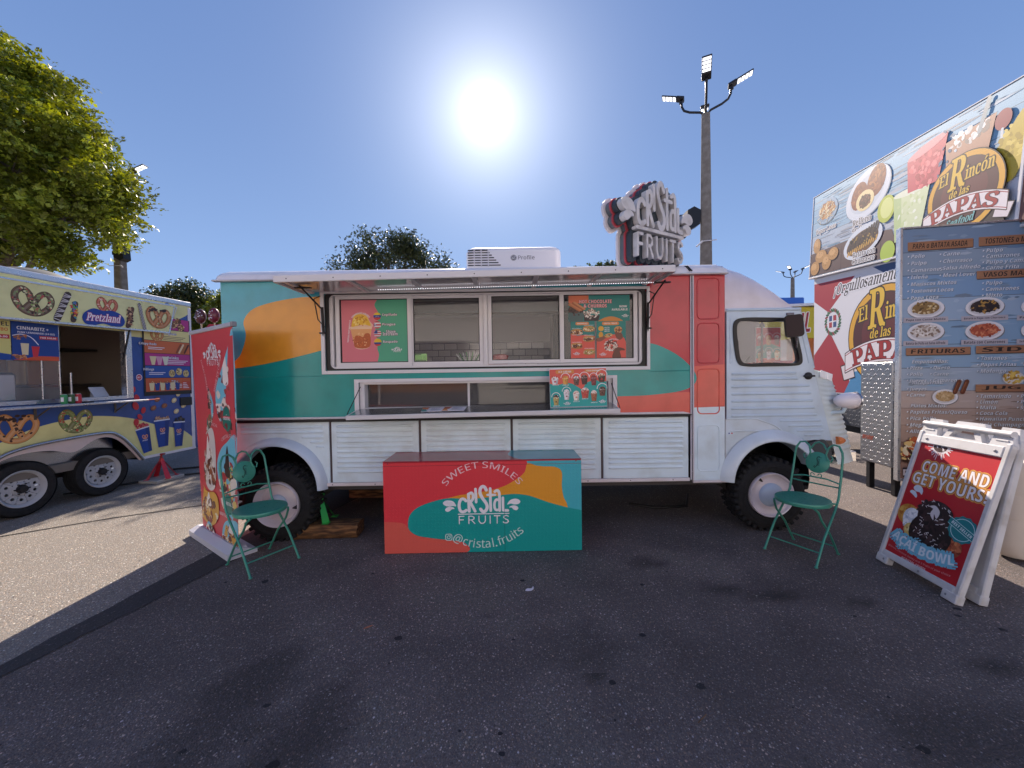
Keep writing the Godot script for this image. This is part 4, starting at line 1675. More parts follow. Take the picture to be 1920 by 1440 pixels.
func burger_board(g: Geo) -> void:
	# units: 260 by 332
	g.rect(0, 0, 260, 332, h("22837c"))
	g.flat(P([0, 0, 0, 160]) + Geo.curve(L([0, 160, 60, 175, 120, 205, 190, 205, 240, 180, 260, 140]), 4) + P([260, 0]), CORAL)
	g.flat(Geo.rounded(48, 292, 200, 322, 14), h("dd8a44"))
	g.text("CRISTAL TREATS", 124, 307, 118, 13, sans_bold, PAPER)
	g.oval(40, 262, 25, 22, h("e2ac3a"))
	g.oval(38, 205, 20, 28, h("d99a2e"))
	for i in 3:
		g.text("SWEET BOX", 92, 270 - i * 16, 48, 10, sans_bold, PAPER)
	g.oval(192, 250, 36, 30, h("d9a35f"))
	dots(g, 192, 245, 34, 28, 40, 9, [h("5c2f24"), h("e8d5b6"), h("8b4a34"), h("c98c54")])
	g.flat(Geo.blob(L([165, 225, 220, 220, 232, 180, 205, 160, 175, 180]), 4), h("7d4a3a"))
	g.flat(Geo.blob(L([0, 150, 0, 175, 50, 190, 95, 210, 130, 205, 120, 185, 80, 175, 40, 150]), 4), h("8a5442"))
	g.oval(105, 200, 36, 18, h("d7a15c"), 0.2)
	dots(g, 108, 200, 28, 10, 20, 7, [h("efe4d0"), h("7a3a2c"), h("6d8a4a")])
	dots(g, 130, 110, 62, 46, 90, 13, [h("5a2a20"), h("e6d8cc"), h("8a3d2c"), h("d9c6b4"), h("b05a40"), h("f1ebe4")])
	g.flat(Geo.blob(L([140, 0, 150, 50, 180, 92, 240, 82, 248, 66, 205, 60, 215, 0]), 4), h("6b3f33"))
	g.text("FRESH & SWEET", 150, 168, 86, 11, sans_bold, PAPER, 80.0)
	small_logo(g, 55, 32, 62)


func cups_board(g: Geo) -> void:
	# units: 490 by 326
	g.rect(0, 0, 490, 326, GREEN.lightened(0.08))
	var wave := Geo.curve(L([0, 205, 60, 190, 130, 205, 190, 200, 250, 165, 280, 150, 320, 205, 400, 225, 440, 205, 490, 215]), 5)
	g.flat(wave + P([490, 326, 0, 326]), CORAL)
	g.flat(Geo.rounded(52, 288, 212, 322, 14), h("dd8a44"))
	g.text("ICE CREAM", 132, 305, 110, 15, sans_bold, PAPER)
	g.flat(Geo.rounded(305, 296, 448, 322, 12), h("dd8a44"))
	g.text("COLD DRINKS", 376, 309, 110, 12, sans_bold, PAPER)
	var w := h("efe9ec")
	var brown := [h("4a2a24"), h("7a4a3c"), h("e9dfd6"), h("2e1a18")]
	var fruit := [h("c23038"), h("e9dfd6"), h("e8b64a"), h("7d2430")]
	cup(g, 45, 232, 62, 70, h("e8dfe0"), h("efe6e4"), fruit)
	cup(g, 136, 232, 54, 76, h("e0a04a"), h("e39a35"), [h("d9842c"), h("f0c878"), h("b9602a")], w)
	cup(g, 230, 225, 54, 80, h("6b4a44"), h("eee7e6"), brown, w)
	cup(g, 300, 232, 58, 84, h("4c2c2a"), h("5c3a36"), brown, w)
	cup(g, 380, 225, 52, 90, h("7c2c33"), h("8a3038"), [h("a23a42"), h("5c1e26"), h("c26a66")], w)
	cup(g, 450, 246, 66, 78, h("4e382f"), h("d9cdbc"), fruit, w)
	cup(g, 50, 62, 52, 92, h("b5a05c"), h("3c2c26"), brown, w)
	cup(g, 142, 108, 52, 94, h("e3dcdf"), h("e9e2e2"), [h("8a3038"), h("e9dfd6"), h("5c3a36")], w)
	cup(g, 225, 96, 56, 86, h("eadfd4"), h("e6d6c6"), [h("d98a5a"), h("c25a40"), h("f0e6d8")])
	cup(g, 302, 118, 70, 92, h("c9503f"), h("efe4e0"), fruit)
	cup(g, 378, 92, 54, 96, h("a3613f"), h("efe6de"), [h("8a4a34"), h("e9dfd6"), h("c98a64")])
	cup(g, 452, 128, 62, 80, h("6b4436"), h("4a2a24"), brown, w)
	for e in [[50, 192], [136, 188], [50, 10], [225, 44], [378, 32], [300, 66]]:
		g.text("CRISTAL CUP", e[0], e[1], 56, 9, sans_bold, PAPER)
	small_logo(g, 145, 28, 62)
	small_logo(g, 450, 38, 62)


func window_posters(t: Node3D) -> void:
	var g := Geo.new()
	frame(g, Vector3(-1.602, 1.636, -0.0535), 0.00111)
	g.k = PAPER
	g.z = 0.0
	cone_poster(g)
	part("shaved_ice_poster", g, M.print, t, "pink and green poster of a yellow shaved ice cup")
	g = Geo.new()
	frame(g, Vector3(0.545, 1.985, -0.0515), 0.00114)
	churro_poster(g)
	part("chocolate_poster", g, M.print, t, "teal poster reading hot chocolate and churros")
	g = Geo.new()
	frame(g, Vector3(0.563, 1.64, -0.0535), 0.00108)
	sandwich_board(g)
	part("sandwich_poster", g, M.print, t, "red and teal poster of long sandwiches")
	g = Geo.new()
	frame(g, Vector3(0.808, 1.638, -0.0535), 0.00106)
	burger_board(g)
	part("treats_poster", g, M.print, t, "red and teal poster of hands holding treats")
	g = Geo.new()
	frame(g, Vector3(-0.922, 1.632, -0.07), 0.00104)
	g.rect(0, 0, 112, 70, h("9ed27c"))
	g.rect(4, 58, 60, 66, h("2c3f2c"))
	for i in 4:
		g.rect(6, 48 - i * 10, 70, 51 - i * 10, h("4c7a44"))
	g.rect(8, 6, 104, 14, h("2c3f2c"))
	g.rect(76, 20, 104, 56, h("86bd66"))
	part("permit_sticker", g, M.print, t, "small green permit sticker")


func roof_things() -> void:
	# the name in solid letters, turned a little to the left
	var t := thing("logo_sign", "white three-dimensional CRISTAL FRUITS letters with dark sides on the truck roof", "sign", Vector3(1.305, 2.49, -3.46), 30.0)
	var s := 0.00135
	var o := Vector2(0.0, 0.265)
	var tall := Transform3D(Basis.from_scale(Vector3(1, 1.3, 1)), Vector3.ZERO)
	var names := ["letter_c", "letter_r", "letter_r", "letter_r", "letter_i", "letter_s", "letter_t", "letter_t", "letter_a", "letter_a", "letter_l", "letter_l"]
	var built := {}
	var i := 0
	for e in logo_strokes():
		var key: String = names[i]
		if not built.has(key):
			built[key] = Geo.new()
		var g: Geo = built[key]
		for p in Geo.fat(smooth_lg(e[0], s, o), (e[1] - 1.0) * s):
			g.prism(p, 0.0, 0.05 + 0.0011 * (i % 3))
		i += 1
	for key in built:
		built[key].v = tall * (built[key].v as PackedVector3Array)
		part(key, built[key], M.plastic_white, t)
	for e in logo_drops():
		var g := Geo.new()
		var p := Geo.blob(Array(lg(e, s, o)), 5)
		for q in Geometry2D.offset_polygon(PackedVector2Array(Array(p).map(func(v): return v * 1000.0)), 5.0, Geometry2D.JOIN_ROUND):
			g.prism(PackedVector2Array(Array(q).map(func(v): return v / 1000.0)), 0.0, 0.05)
		g.v = tall * g.v
		part("drop", g, M.plastic_white, t)
	var g := Geo.new()
	for p in Geo.fat(lg([735, 664, 1180, 664], s, o), 17.0 * s):
		g.prism(p, 0.0, 0.05)
	g.v = tall * g.v
	part("underline", g, M.plastic_white, t)
	var fn := ["letter_f", "letter_f", "letter_f", "letter_r", "letter_r", "letter_u", "letter_i", "letter_t", "letter_t", "letter_s"]
	built = {}
	i = 0
	for e in logo_letters():
		var key: String = fn[i] + "_small"
		if not built.has(key):
			built[key] = Geo.new()
		var q := []
		for v in e.size():
			q.append(e[v] if v % 2 == 0 else 680.0 + (e[v] - 680.0) * 1.55 + 8.0)
		for p in Geo.fat(lg(q, s, o), 15.0 * s):
			built[key].prism(p, 0.0, 0.05 + 0.0011 * (i % 3))
		i += 1
	for key in built:
		built[key].v = tall * (built[key].v as PackedVector3Array)
		part(key, built[key], M.plastic_white, t)
	# backing: the same shapes grown outwards and stacked: black, red, black, white; red and rear black paled by painted sky light
	var all: Array = []
	for e in logo_strokes():
		all.append(Geo.fat(smooth_lg(e[0], s, o), 34.0 * s)[0])
	for e in logo_drops():
		all.append(Geo.blob(Array(lg(e, s, o)), 4))
	for e in logo_letters():
		var q := []
		for v in e.size():
			q.append(e[v] if v % 2 == 0 else 680.0 + (e[v] - 680.0) * 1.55 + 8.0)
		all.append(Geo.fat(lg(q, s, o), 30.0 * s)[0])
	all.append(P([-0.28, 0.07, 0.29, 0.07, 0.29, 0.25, -0.28, 0.25]))
	all.append(P([-0.29, 0.2, 0.29, 0.2, 0.26, 0.4, 0.0, 0.46, -0.2, 0.37]))
	all.append(P([-0.4, 0.26, 0.4, 0.26, 0.4, 0.33, -0.4, 0.33]))
	var sum: PackedVector2Array = PackedVector2Array(Array(all[0]).map(func(v): return v * 1000.0))
	var left := all.slice(1)
	for pass_ in 4:
		for p in left:
			var merged := Geometry2D.merge_polygons(sum, PackedVector2Array(Array(p).map(func(v): return v * 1000.0)))
			var best: PackedVector2Array = sum
			var area := 0.0
			for mpoly in merged:
				if Geometry2D.is_polygon_clockwise(mpoly):
					continue
				var b := 0.0
				for v in mpoly.size():
					b += mpoly[v].cross(mpoly[(v + 1) % mpoly.size()])
				if b > area:
					area = b
					best = mpoly
			sum = best
	for e in [[16.0, -0.05, -0.004, "39424a", "black"], [26.0, -0.07, -0.054, "b5454f", "red"], [18.0, -0.12, -0.074, "5f6b73", "black"], [44.0, -0.145, -0.124, "e4e0e6", "white"]]:
		g = Geo.new()
		g.k = h(e[3])
		for q in Geometry2D.offset_polygon(sum, e[0], Geometry2D.JOIN_ROUND):
			if Geometry2D.is_polygon_clockwise(q):
				continue
			var p := PackedVector2Array()
			for v in q:
				p.append(v / 1000.0)
			g.prism(p, e[1], e[2])
		g.v = tall * g.v
		part("backing_board", g, M.plain, t)
	g = Geo.new()
	for x in [-0.22, 0.2]:
		g.box(Vector3(x - 0.015, -0.06, -0.16), Vector3(x + 0.015, 0.12, -0.13), 0.003)
		g.box(Vector3(x - 0.05, -0.06, -0.2), Vector3(x + 0.05, -0.045, -0.08), 0.003)
	part("bracket", g, M.dark_metal, t)
	# air conditioner
	t = thing("air_conditioner", "white roof air conditioner with slatted left side reading Profile", "air conditioner", Vector3(0.035, 2.53, -4.25))
	g = Geo.new()
	g.k = h("d6d6dc")
	var rows := []
	for e in [[0.0, 0.0], [0.04, 0.0], [0.2, 0.0], [0.235, 0.02], [0.255, 0.05], [0.262, 0.1]]:
		var row := []
		var a: Vector2 = Vector2(0.48 - e[1] * 0.6, 0.35 - e[1])
		for p in Geo.rounded(-a.x, -a.y, a.x, a.y, 0.07, 4):
			row.append(Vector3(p.x, e[0], -p.y))
		row.append(row[0])
		rows.append(row)
	sheet(g, rows, false)
	g.t = Transform3D(Basis(Vector3.RIGHT, -PI / 2), Vector3(0, 0.0, 0))
	g.prism(Geo.rounded(-0.42, -0.25, 0.42, 0.25, 0.07, 4), 0.255, 0.2622)
	part("housing", g, M.plain, t)
	g = Geo.new()
	g.k = h("2b2b31")
	for i2 in 7:
		var y := 0.06 + i2 * 0.025
		g.box(Vector3(-0.46, y, 0.346), Vector3(-0.13 - i2 * 0.022, y + 0.011, 0.353), 0.002)
	part("louvre", g, M.plain, t)
	g = Geo.new()
	g.k = h("c9c9d0")
	for x in [-0.4, -0.33, -0.26]:
		g.box(Vector3(x, 0.05, 0.348), Vector3(x + 0.01, 0.23, 0.356), 0.002)
	part("louvre_post", g, M.plain, t)
	g = Geo.new()
	frame(g, Vector3(0.0, 0.13, 0.352), 0.001)
	g.oval(0, 6, 30, 30, h("4a4d58"))
	g.oval(0, 6, 26, 26, h("cdd0d8"))
	g.oval(0, 6, 23, 23, h("4a4d58"))
	g.text("GE", 0, 6, 30, 24, script_font, h("dfe1e7"), 0.0, 0.0, 0.3)
	g.text("Profile", 128, 8, 165, 42, sans, h("5c5f6a"))
	part("badge", g, M.print, t)


func counter_things() -> void:
	var t := thing("menu_board", "red and green menu board of ice cream cups standing on the fold-down counter", "menu board", Vector3(0.338, 1.195, -3.42), 0.0)
	t.rotation = Vector3(-0.05, 0, 0.012)
	var g := Geo.new()
	g.k = PAPER
	g.box(Vector3(0, 0, -0.008), Vector3(0.508, 0.35, 0), 0.001)
	part("board", g, M.plain, t)
	g = Geo.new()
	frame(g, Vector3(0.002, 0.003, 0.0005), 0.001028)
	cups_board(g)
	part("menu_print", g, M.print, t)
	# laminated menus lying on the counter
	for i in 2:
		g = Geo.new()
		g.k = PAPER
		g.box(Vector3(-0.1, 0, -0.075), Vector3(0.1, 0.003, 0.075))
		g.t = Transform3D(Basis(Vector3.RIGHT, -PI / 2), Vector3(0, 0.0032, 0))
		frame(g, Vector3(-0.1, 0.0032, 0.075), 0.001, Basis(Vector3.RIGHT, -PI / 2))
		g.flat(P([0, 0, 60, 0, 35, 60, 70, 150, 0, 150]), [h("3d8f8a"), h("d98a48")][i])
		g.flat(P([0, 90, 50, 70, 62, 150, 0, 150]), [h("d9773f"), h("b9603c")][i])
		for q in 12:
			g.rect(80, 20 + q * 10, 180 - (q * 37) % 50, 23 + q * 10, h("8f8e9c"))
		var o := whole("paper_menu", g, M.print, ["laminated menu with a teal corner lying on the truck counter", "laminated menu with an orange corner lying beside the teal one"][i], "menu", Vector3(-0.71 + i * 0.19, 1.191 + 0.003 * i, -3.45), "laminated menus on the counter")
		o.rotation_degrees = Vector3(8.02, 6 - i * 9, 0.66)
	# seen through the second pane
	t = thing("straw_cup", "green and white striped straws fanned out behind the truck window", "straws", Vector3(-0.42, 1.54, -3.83))
	for i in 9:
		g = Geo.new()
		g.k = h("5f9a63") if i % 2 else h("dfe3dc")
		g.tube([Vector3(-0.02 + i * 0.005, 0.02, 0), Vector3(-0.13 + i * 0.034, 0.19 - absf(i - 4) * 0.006, 0.01 * (i % 3))], 0.006, 6)
		part("straw", g, M.plain, t)
	g = Geo.new()
	g.k = h("e4e0e2")
	g.lathe([Vector2(0.0, 0.0), Vector2(0.03, 0.0), Vector2(0.04, 0.08)], 16)
	part("cup", g, M.plain, t)
	var spots := [[-0.22, 0.055, 0.10, "tall", "red lidded pot nearest the straws behind the window"], [-0.12, 0.08, 0.13, "wide", "wide red ribbed canister at the right of the inner counter"], [-0.3, 0.05, 0.07, "low", "low red tub in front of the straws inside the truck"]]
	for e in spots:
		g = Geo.new()
		g.k = h("b0323c")
		g.lathe([Vector2(0.0, 0.0), Vector2(e[1], 0.0), Vector2(e[1] * 1.05, e[2]), Vector2(e[1] * 1.1, e[2]), Vector2(e[1] * 1.1, e[2] + 0.015), Vector2(e[1] * 0.8, e[2] + 0.03), Vector2(0.0, e[2] + 0.035)], 20)
		whole("red_pot", g, M.paint, e[4], "pot", Vector3(e[0] + (0.02 if e[3] == "low" else 0.0), 1.541, -3.92 + (0.13 if e[3] == "low" else 0.0)))
	g = Geo.new()
	g.box(Vector3(-0.16, 0.0, -0.07), Vector3(0.16, 0.2, 0.07), 0.004)
	whole("display_case", g, M.glass, "clear acrylic case on the counter behind the truck window", "display case", Vector3(-0.34, 1.541, -4.06))
	# board on the dashboard, behind the cab window
	t = thing("cup_poster_board", "red and teal cup menu board propped behind the cab side window", "menu board", Vector3(2.37, 1.553, -3.74), 0.0)
	g = Geo.new()
	g.k = PAPER
	g.box(Vector3(0, 0, -0.01), Vector3(0.24, 0.36, 0), 0.001)
	part("board", g, M.plain, t)
	g = Geo.new()
	frame(g, Vector3(0.002, 0.003, 0.0005), 0.00107)
	g.rect(0, 0, 220, 330, h("12756c"))
	g.flat(Geo.curve(L([0, 165, 60, 175, 120, 190, 220, 150]), 4) + P([220, 330, 0, 330]), h("b02a36"))
	g.rect(0, 0, 220, 55, h("b8432f"))
	var w := h("c9a9ac")
	cup(g, 35, 215, 52, 90, h("7c2c33"), h("d9c4c4"), [h("8a3038"), h("e9dfd6")], w)
	cup(g, 112, 220, 52, 90, h("b97a4a"), h("c98a4a"), [h("8a4a34"), h("e9dfd6")], w)
	cup(g, 186, 220, 52, 90, h("6a2a30"), h("c9b4b4"), [h("4a2a24"), h("e9dfd6")], w)
	cup(g, 36, 80, 48, 92, h("8a7440"), h("3c2c26"), [h("4a2a24"), h("7a4a3c")], w)
	cup(g, 114, 92, 48, 94, h("c9c0c4"), h("5a4a44"), [h("8a3038"), h("e9dfd6")], w)
	cup(g, 188, 84, 52, 86, h("cdbfa4"), h("8a7a54"), [h("d98a5a"), h("c25a40")], w)
	part("menu_print", g, M.print, t)


# ------------------------------------------------------------------ step box in front of the truck
func step_box() -> void:
	var t := thing("step_box", "painted steel step box reading SWEET SMILES CRISTAL FRUITS in front of the truck", "step box", Vector3(-1.092, 0, -3.205), 0.55)
	var g := Geo.new()
	var w := 1.664
	var hh := 0.775
	g.k = RED.darkened(0.05)
	g.box(Vector3(0, 0.004, -0.41), Vector3(w, hh, -0.004), 0.003)
	part("body", g, M.paint, t)
	# the top sheet, folded over the front edge
	g = Geo.new()
	g.k = h("9c3340")
	g.box(Vector3(-0.002, hh, -0.412), Vector3(w + 0.002, hh + 0.006, 0.001), 0.002)
	frame(g, Vector3(0, hh + 0.0064, 0.0), 1.0, Basis(Vector3.RIGHT, -PI / 2))
	g.flat(P([1.17, 0.0]) + Geo.curve(L([1.17, 0.0, 1.12, 0.05, 1.06, 0.16, 1.05, 0.25, 1.08, 0.41]), 5) + P([w, 0.41, w, 0.0]), h("2f93a5"))
	part("top_sheet", g, M.paint, t)
	# front print, units of one traced step: 1720 by 785 over the face
	g = Geo.new()
	frame(g, Vector3(0, 0, 0), w / 1715.0)
	var clip := P([0, 2, 1715, 2, 1715, 790, 0, 790])
	var put := func(p: PackedVector2Array, c: Color) -> void:
		for q in Geometry2D.intersect_polygons(p, clip):
			g.flat(q, c)
	put.call(clip, h("dc3a44"))
	put.call(P([1210, 900, 1900, 900, 1900, 300, 1400, 300, 1250, 765]), h("43adba"))
	put.call(Geo.blob(L([1250, 770, 1220, 690, 1130, 620, 1000, 560, 800, 520, 620, 495, 470, 440, 700, 380, 1200, 380, 1560, 350, 1590, 400, 1560, 470, 1545, 560, 1545, 690, 1490, 735, 1390, 742, 1320, 752]), 6), h("e2962a"))
	put.call(P([-20, -20, 760, -20]) + Geo.curve(L([740, 20, 700, 70, 630, 100, 500, 125, 350, 135, 260, 165, 215, 215, 175, 260, 100, 275, -20, 280]), 5), h("d95c50"))
	put.call(Geo.blob(L([205, 240, 220, 330, 290, 400, 420, 450, 560, 478, 720, 470, 900, 480, 1100, 505, 1250, 490, 1420, 430, 1590, 380, 1720, 350, 1850, 300, 1850, -60, 760, -60, 740, 30, 690, 85, 600, 105, 450, 125, 300, 150, 230, 190]), 6), GREEN)
	g.text("SWEET SMILES", 855, 765, 770, 56, sans, h("eec9cf"), 420.0)
	logo(g, 862, 400, 675, PAPER, 8.0)
	var l := "@cristal.fruits"
	var x0 := 0.0
	g.text(l, 905, 76, 630, 0, sans, h("c4dcd6"), -500.0, 0.1)
	for p in Geo.fat(Geo.rounded(530, 110, 584, 164, 15) + P([584, 150]), 7.0):
		g.flat(p, h("c4dcd6"))
	var circ := PackedVector2Array()
	for i in 17:
		circ.append(V(557, 137) + Vector2(cos(TAU * i / 16.0), sin(TAU * i / 16.0)) * 13.0)
	g.stroke(circ, 7.0, h("c4dcd6"))
	g.oval(573, 153, 4, 4, h("c4dcd6"))
	g.rect(1043, 5, 1046, 480, h("0c5f56"))
	g.rect(0, 762, 1715, 765, h("8f2a34"))
	part("front_print", g, M.tread_paint, t)
	for i in 3:
		g = Geo.new()
		g.k = h("8c3440")
		g.ball(Vector3(0.04 + i * 0.79, hh - 0.012, 0.002), Vector3(0.006, 0.006, 0.003), 8, 4)
		part("rivet", g, M.paint, t)
# ------------------------------------------------------------------ ground and street-level things
func ground() -> void:
	var f := FastNoiseLite.new()
	f.seed = 5
	f.frequency = 0.35
	f.fractal_octaves = 4
	var fine := FastNoiseLite.new()
	fine.seed = 9
	fine.frequency = 1.6
	fine.fractal_octaves = 3
	# the lot out to the horizon
	var g := Geo.new()
	var n := 48
	for i in n:
		for j in n:
			var x0 := -400.0 + 800.0 * i / n
			var z0 := -400.0 + 800.0 * j / n
			var s := 800.0 / n
			g.k = Color(0.86, 0.86, 0.86)
			g.quad(Vector3(x0, -0.008, z0 + s), Vector3(x0 + s, -0.008, z0 + s), Vector3(x0 + s, -0.008, z0), Vector3(x0, -0.008, z0))
	setting("ground", g, M.worn_asphalt)
	# darker asphalt in front of and under the truck; its left edge runs beside a strip of tar
	g = Geo.new()
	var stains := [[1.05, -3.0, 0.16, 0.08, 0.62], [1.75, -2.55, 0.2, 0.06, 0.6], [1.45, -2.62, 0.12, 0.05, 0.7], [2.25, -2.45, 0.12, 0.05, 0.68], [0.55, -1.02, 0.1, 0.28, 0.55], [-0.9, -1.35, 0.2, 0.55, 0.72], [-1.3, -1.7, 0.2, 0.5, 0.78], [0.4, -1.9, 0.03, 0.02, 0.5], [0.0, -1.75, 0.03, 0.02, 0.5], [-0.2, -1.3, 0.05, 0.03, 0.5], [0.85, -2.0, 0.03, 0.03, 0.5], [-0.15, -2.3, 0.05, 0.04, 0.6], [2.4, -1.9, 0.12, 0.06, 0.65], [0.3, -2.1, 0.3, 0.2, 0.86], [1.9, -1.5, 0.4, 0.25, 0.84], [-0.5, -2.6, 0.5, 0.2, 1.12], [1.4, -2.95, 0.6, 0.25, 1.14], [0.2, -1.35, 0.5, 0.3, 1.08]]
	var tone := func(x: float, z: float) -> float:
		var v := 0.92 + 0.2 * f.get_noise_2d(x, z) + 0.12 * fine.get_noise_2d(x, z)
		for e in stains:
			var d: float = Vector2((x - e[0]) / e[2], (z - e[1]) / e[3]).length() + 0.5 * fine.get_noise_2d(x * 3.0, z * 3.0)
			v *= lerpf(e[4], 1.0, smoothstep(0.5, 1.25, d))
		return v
	var step := 0.09
	var edge := func(z: float) -> float:
		return -2.62 - (z + 1.92) * 0.255
	var z := -9.0
	while z < 6.0:
		var st := step if z > -4.5 and z < -0.5 else 0.45
		var x: float = edge.call(z) - 0.3
		while x < 9.0:
			var sx := step if x < 4.5 and st < 0.1 else 0.45
			var e0: float = maxf(x, edge.call(z))
			var e1: float = maxf(x, edge.call(z + st))
			if x + sx > minf(e0, e1):
				var p := [Vector3(minf(e1, x + sx), -0.004, z + st), Vector3(x + sx, -0.004, z + st), Vector3(x + sx, -0.004, z), Vector3(minf(e0, x + sx), -0.004, z)]
				var a: float = tone.call(x, z)
				var b: float = tone.call(x + sx, z)
				var c: float = tone.call(x, z + st)
				var d: float = tone.call(x + sx, z + st)
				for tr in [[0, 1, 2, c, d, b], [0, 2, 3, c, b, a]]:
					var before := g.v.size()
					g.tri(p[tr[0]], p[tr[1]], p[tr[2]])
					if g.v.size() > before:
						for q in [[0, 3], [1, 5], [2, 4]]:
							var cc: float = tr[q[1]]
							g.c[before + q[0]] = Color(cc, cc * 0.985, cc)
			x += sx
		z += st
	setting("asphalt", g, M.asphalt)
	# the tar strip, its inner edge a little ragged
	g = Geo.new()
	var rows := [[], []]
	z = -9.0
	while z < 4.0:
		var e: float = edge.call(z)
		var w := 0.03 * fine.get_noise_2d(z * 2.0, 4.0)
		rows[0].append(Vector3(minf(-2.74 - (z + 1.92) * 0.1, e - 0.03) + w * 0.5, 0.0, z))
		rows[1].append(Vector3(e + w * 0.7, 0.0, z))
		z += 0.06
	g.k = Color(1, 1, 1)
	for i in rows[0].size() - 1:
		g.quad(rows[0][i + 1], rows[1][i + 1], rows[1][i], rows[0][i])
	setting("tar_strip", g, M.tar)
	# a worn lighter band and a dark seam in the lot on the left
	g = Geo.new()
	g.k = Color(0.55, 0.53, 0.52)
	var pts := [Vector3(-6.5, 0, -3.1), Vector3(-5.2, 0, -3.55), Vector3(-4.4, 0, -4.15), Vector3(-3.6, 0, -4.6), Vector3(-2.9, 0, -4.9)]
	for i in pts.size() - 1:
		var d: Vector3 = (pts[i + 1] - pts[i]).normalized()
		var s := Vector3(-d.z, 0, d.x) * 0.012
		g.quad(pts[i] + s + Vector3(0, -0.0035, 0), pts[i + 1] + s + Vector3(0, -0.0035, 0), pts[i + 1] - s + Vector3(0, -0.0035, 0), pts[i] - s + Vector3(0, -0.0035, 0))
	setting("pavement_joint", g, M.tar)
	# oil drips and old spots, too many to pick out
	g = Geo.new()
	for i in 90:
		var x := rng.randf_range(-2.2, 3.6)
		var zz := -3.3 + 2.3 * rng.randf()
		var r := 0.004 + 0.022 * pow(rng.randf(), 3.0)
		var p := PackedVector2Array()
		for q in 9:
			var a := TAU * q / 9.0
			p.append(V(x + cos(a) * r * rng.randf_range(0.7, 1.5), zz + sin(a) * r * rng.randf_range(0.6, 1.1)))
		var s := rng.randf_range(0.6, 0.85)
		var ix := Geometry2D.triangulate_polygon(p)
		g.k = Color(s, s, s)
		for q in range(0, ix.size(), 3):
			var a := p[ix[q]]
			var b := p[ix[q + 1]]
			var c := p[ix[q + 2]]
			if (b - a).cross(c - a) > 0.0:
				var e := b
				b = c
				c = e
			var y := -0.0035 + i * 0.00002
			g.tri(Vector3(a.x, y, a.y), Vector3(b.x, y, b.y), Vector3(c.x, y, c.y))
	var spots := part("oil_spots", g, M.tar, self)
	tag(spots, "dark oil drips and spots over the asphalt before the truck", "stains", "", "stuff")
	# loose grit
	var mm := MultiMesh.new()
	mm.transform_format = MultiMesh.TRANSFORM_3D
	g = Geo.new()
	g.k = h("9a948c")
	g.ball(Vector3.ZERO, Vector3(1.0, 0.6, 0.8), 6, 4)
	mm.mesh = g.mesh()
	mm.instance_count = 900
	for i in 900:
		var x := rng.randf_range(-4.5, 4.0)
		var zz := -5.5 + 4.6 * rng.randf()
		var s := 0.0025 + 0.004 * pow(rng.randf(), 2.0)
		mm.set_instance_transform(i, Transform3D(Basis(Vector3.UP, rng.randf() * TAU).scaled(Vector3.ONE * s), Vector3(x, -0.003, zz)))
	var grit := MultiMeshInstance3D.new()
	grit.name = "gravel"
	grit.multimesh = mm
	grit.material_override = M.rough
	add_child(grit)
	tag(grit, "loose grit scattered over the asphalt", "gravel", "", "stuff")
	# litter
	g = Geo.new()
	g.k = h("e4dce4")
	g.flat(Geo.blob(L([-0.02, 0.0, 0.0, 0.02, 0.03, 0.012, 0.05, 0.03, 0.04, 0.0, 0.015, -0.012]), 4), h("e4dce4"))
	var o := whole("petal", g, M.plain, "pale petal on the asphalt in front of the step box", "petal", Vector3(0.09, 0.006, -2.62))
	o.rotation_degrees = Vector3(-84, 20, 0)
	g = Geo.new()
	g.k = h("b06a4a")
	g.flat(Geo.blob(L([-0.03, 0.0, 0.0, 0.008, 0.03, 0.0, 0.0, -0.008]), 4), h("b06a4a"))
	o = whole("dry_leaf", g, M.plain, "small orange dry leaf lying on the dark asphalt", "leaf", Vector3(-0.88, 0.004, -2.26))
	o.rotation_degrees = Vector3(-86, 35, 0)
	g = Geo.new()
	g.tube([Vector3(-0.03, 0.0, 0.02), Vector3(0.0, 0.002, 0), Vector3(0.025, 0.0, -0.02)], 0.002, 5)
	g.k = Color.WHITE
	whole("twig", g, M.timber, "thin pale twig lying on the asphalt at the front", "twig", Vector3(0.8, 0.004, -1.62))


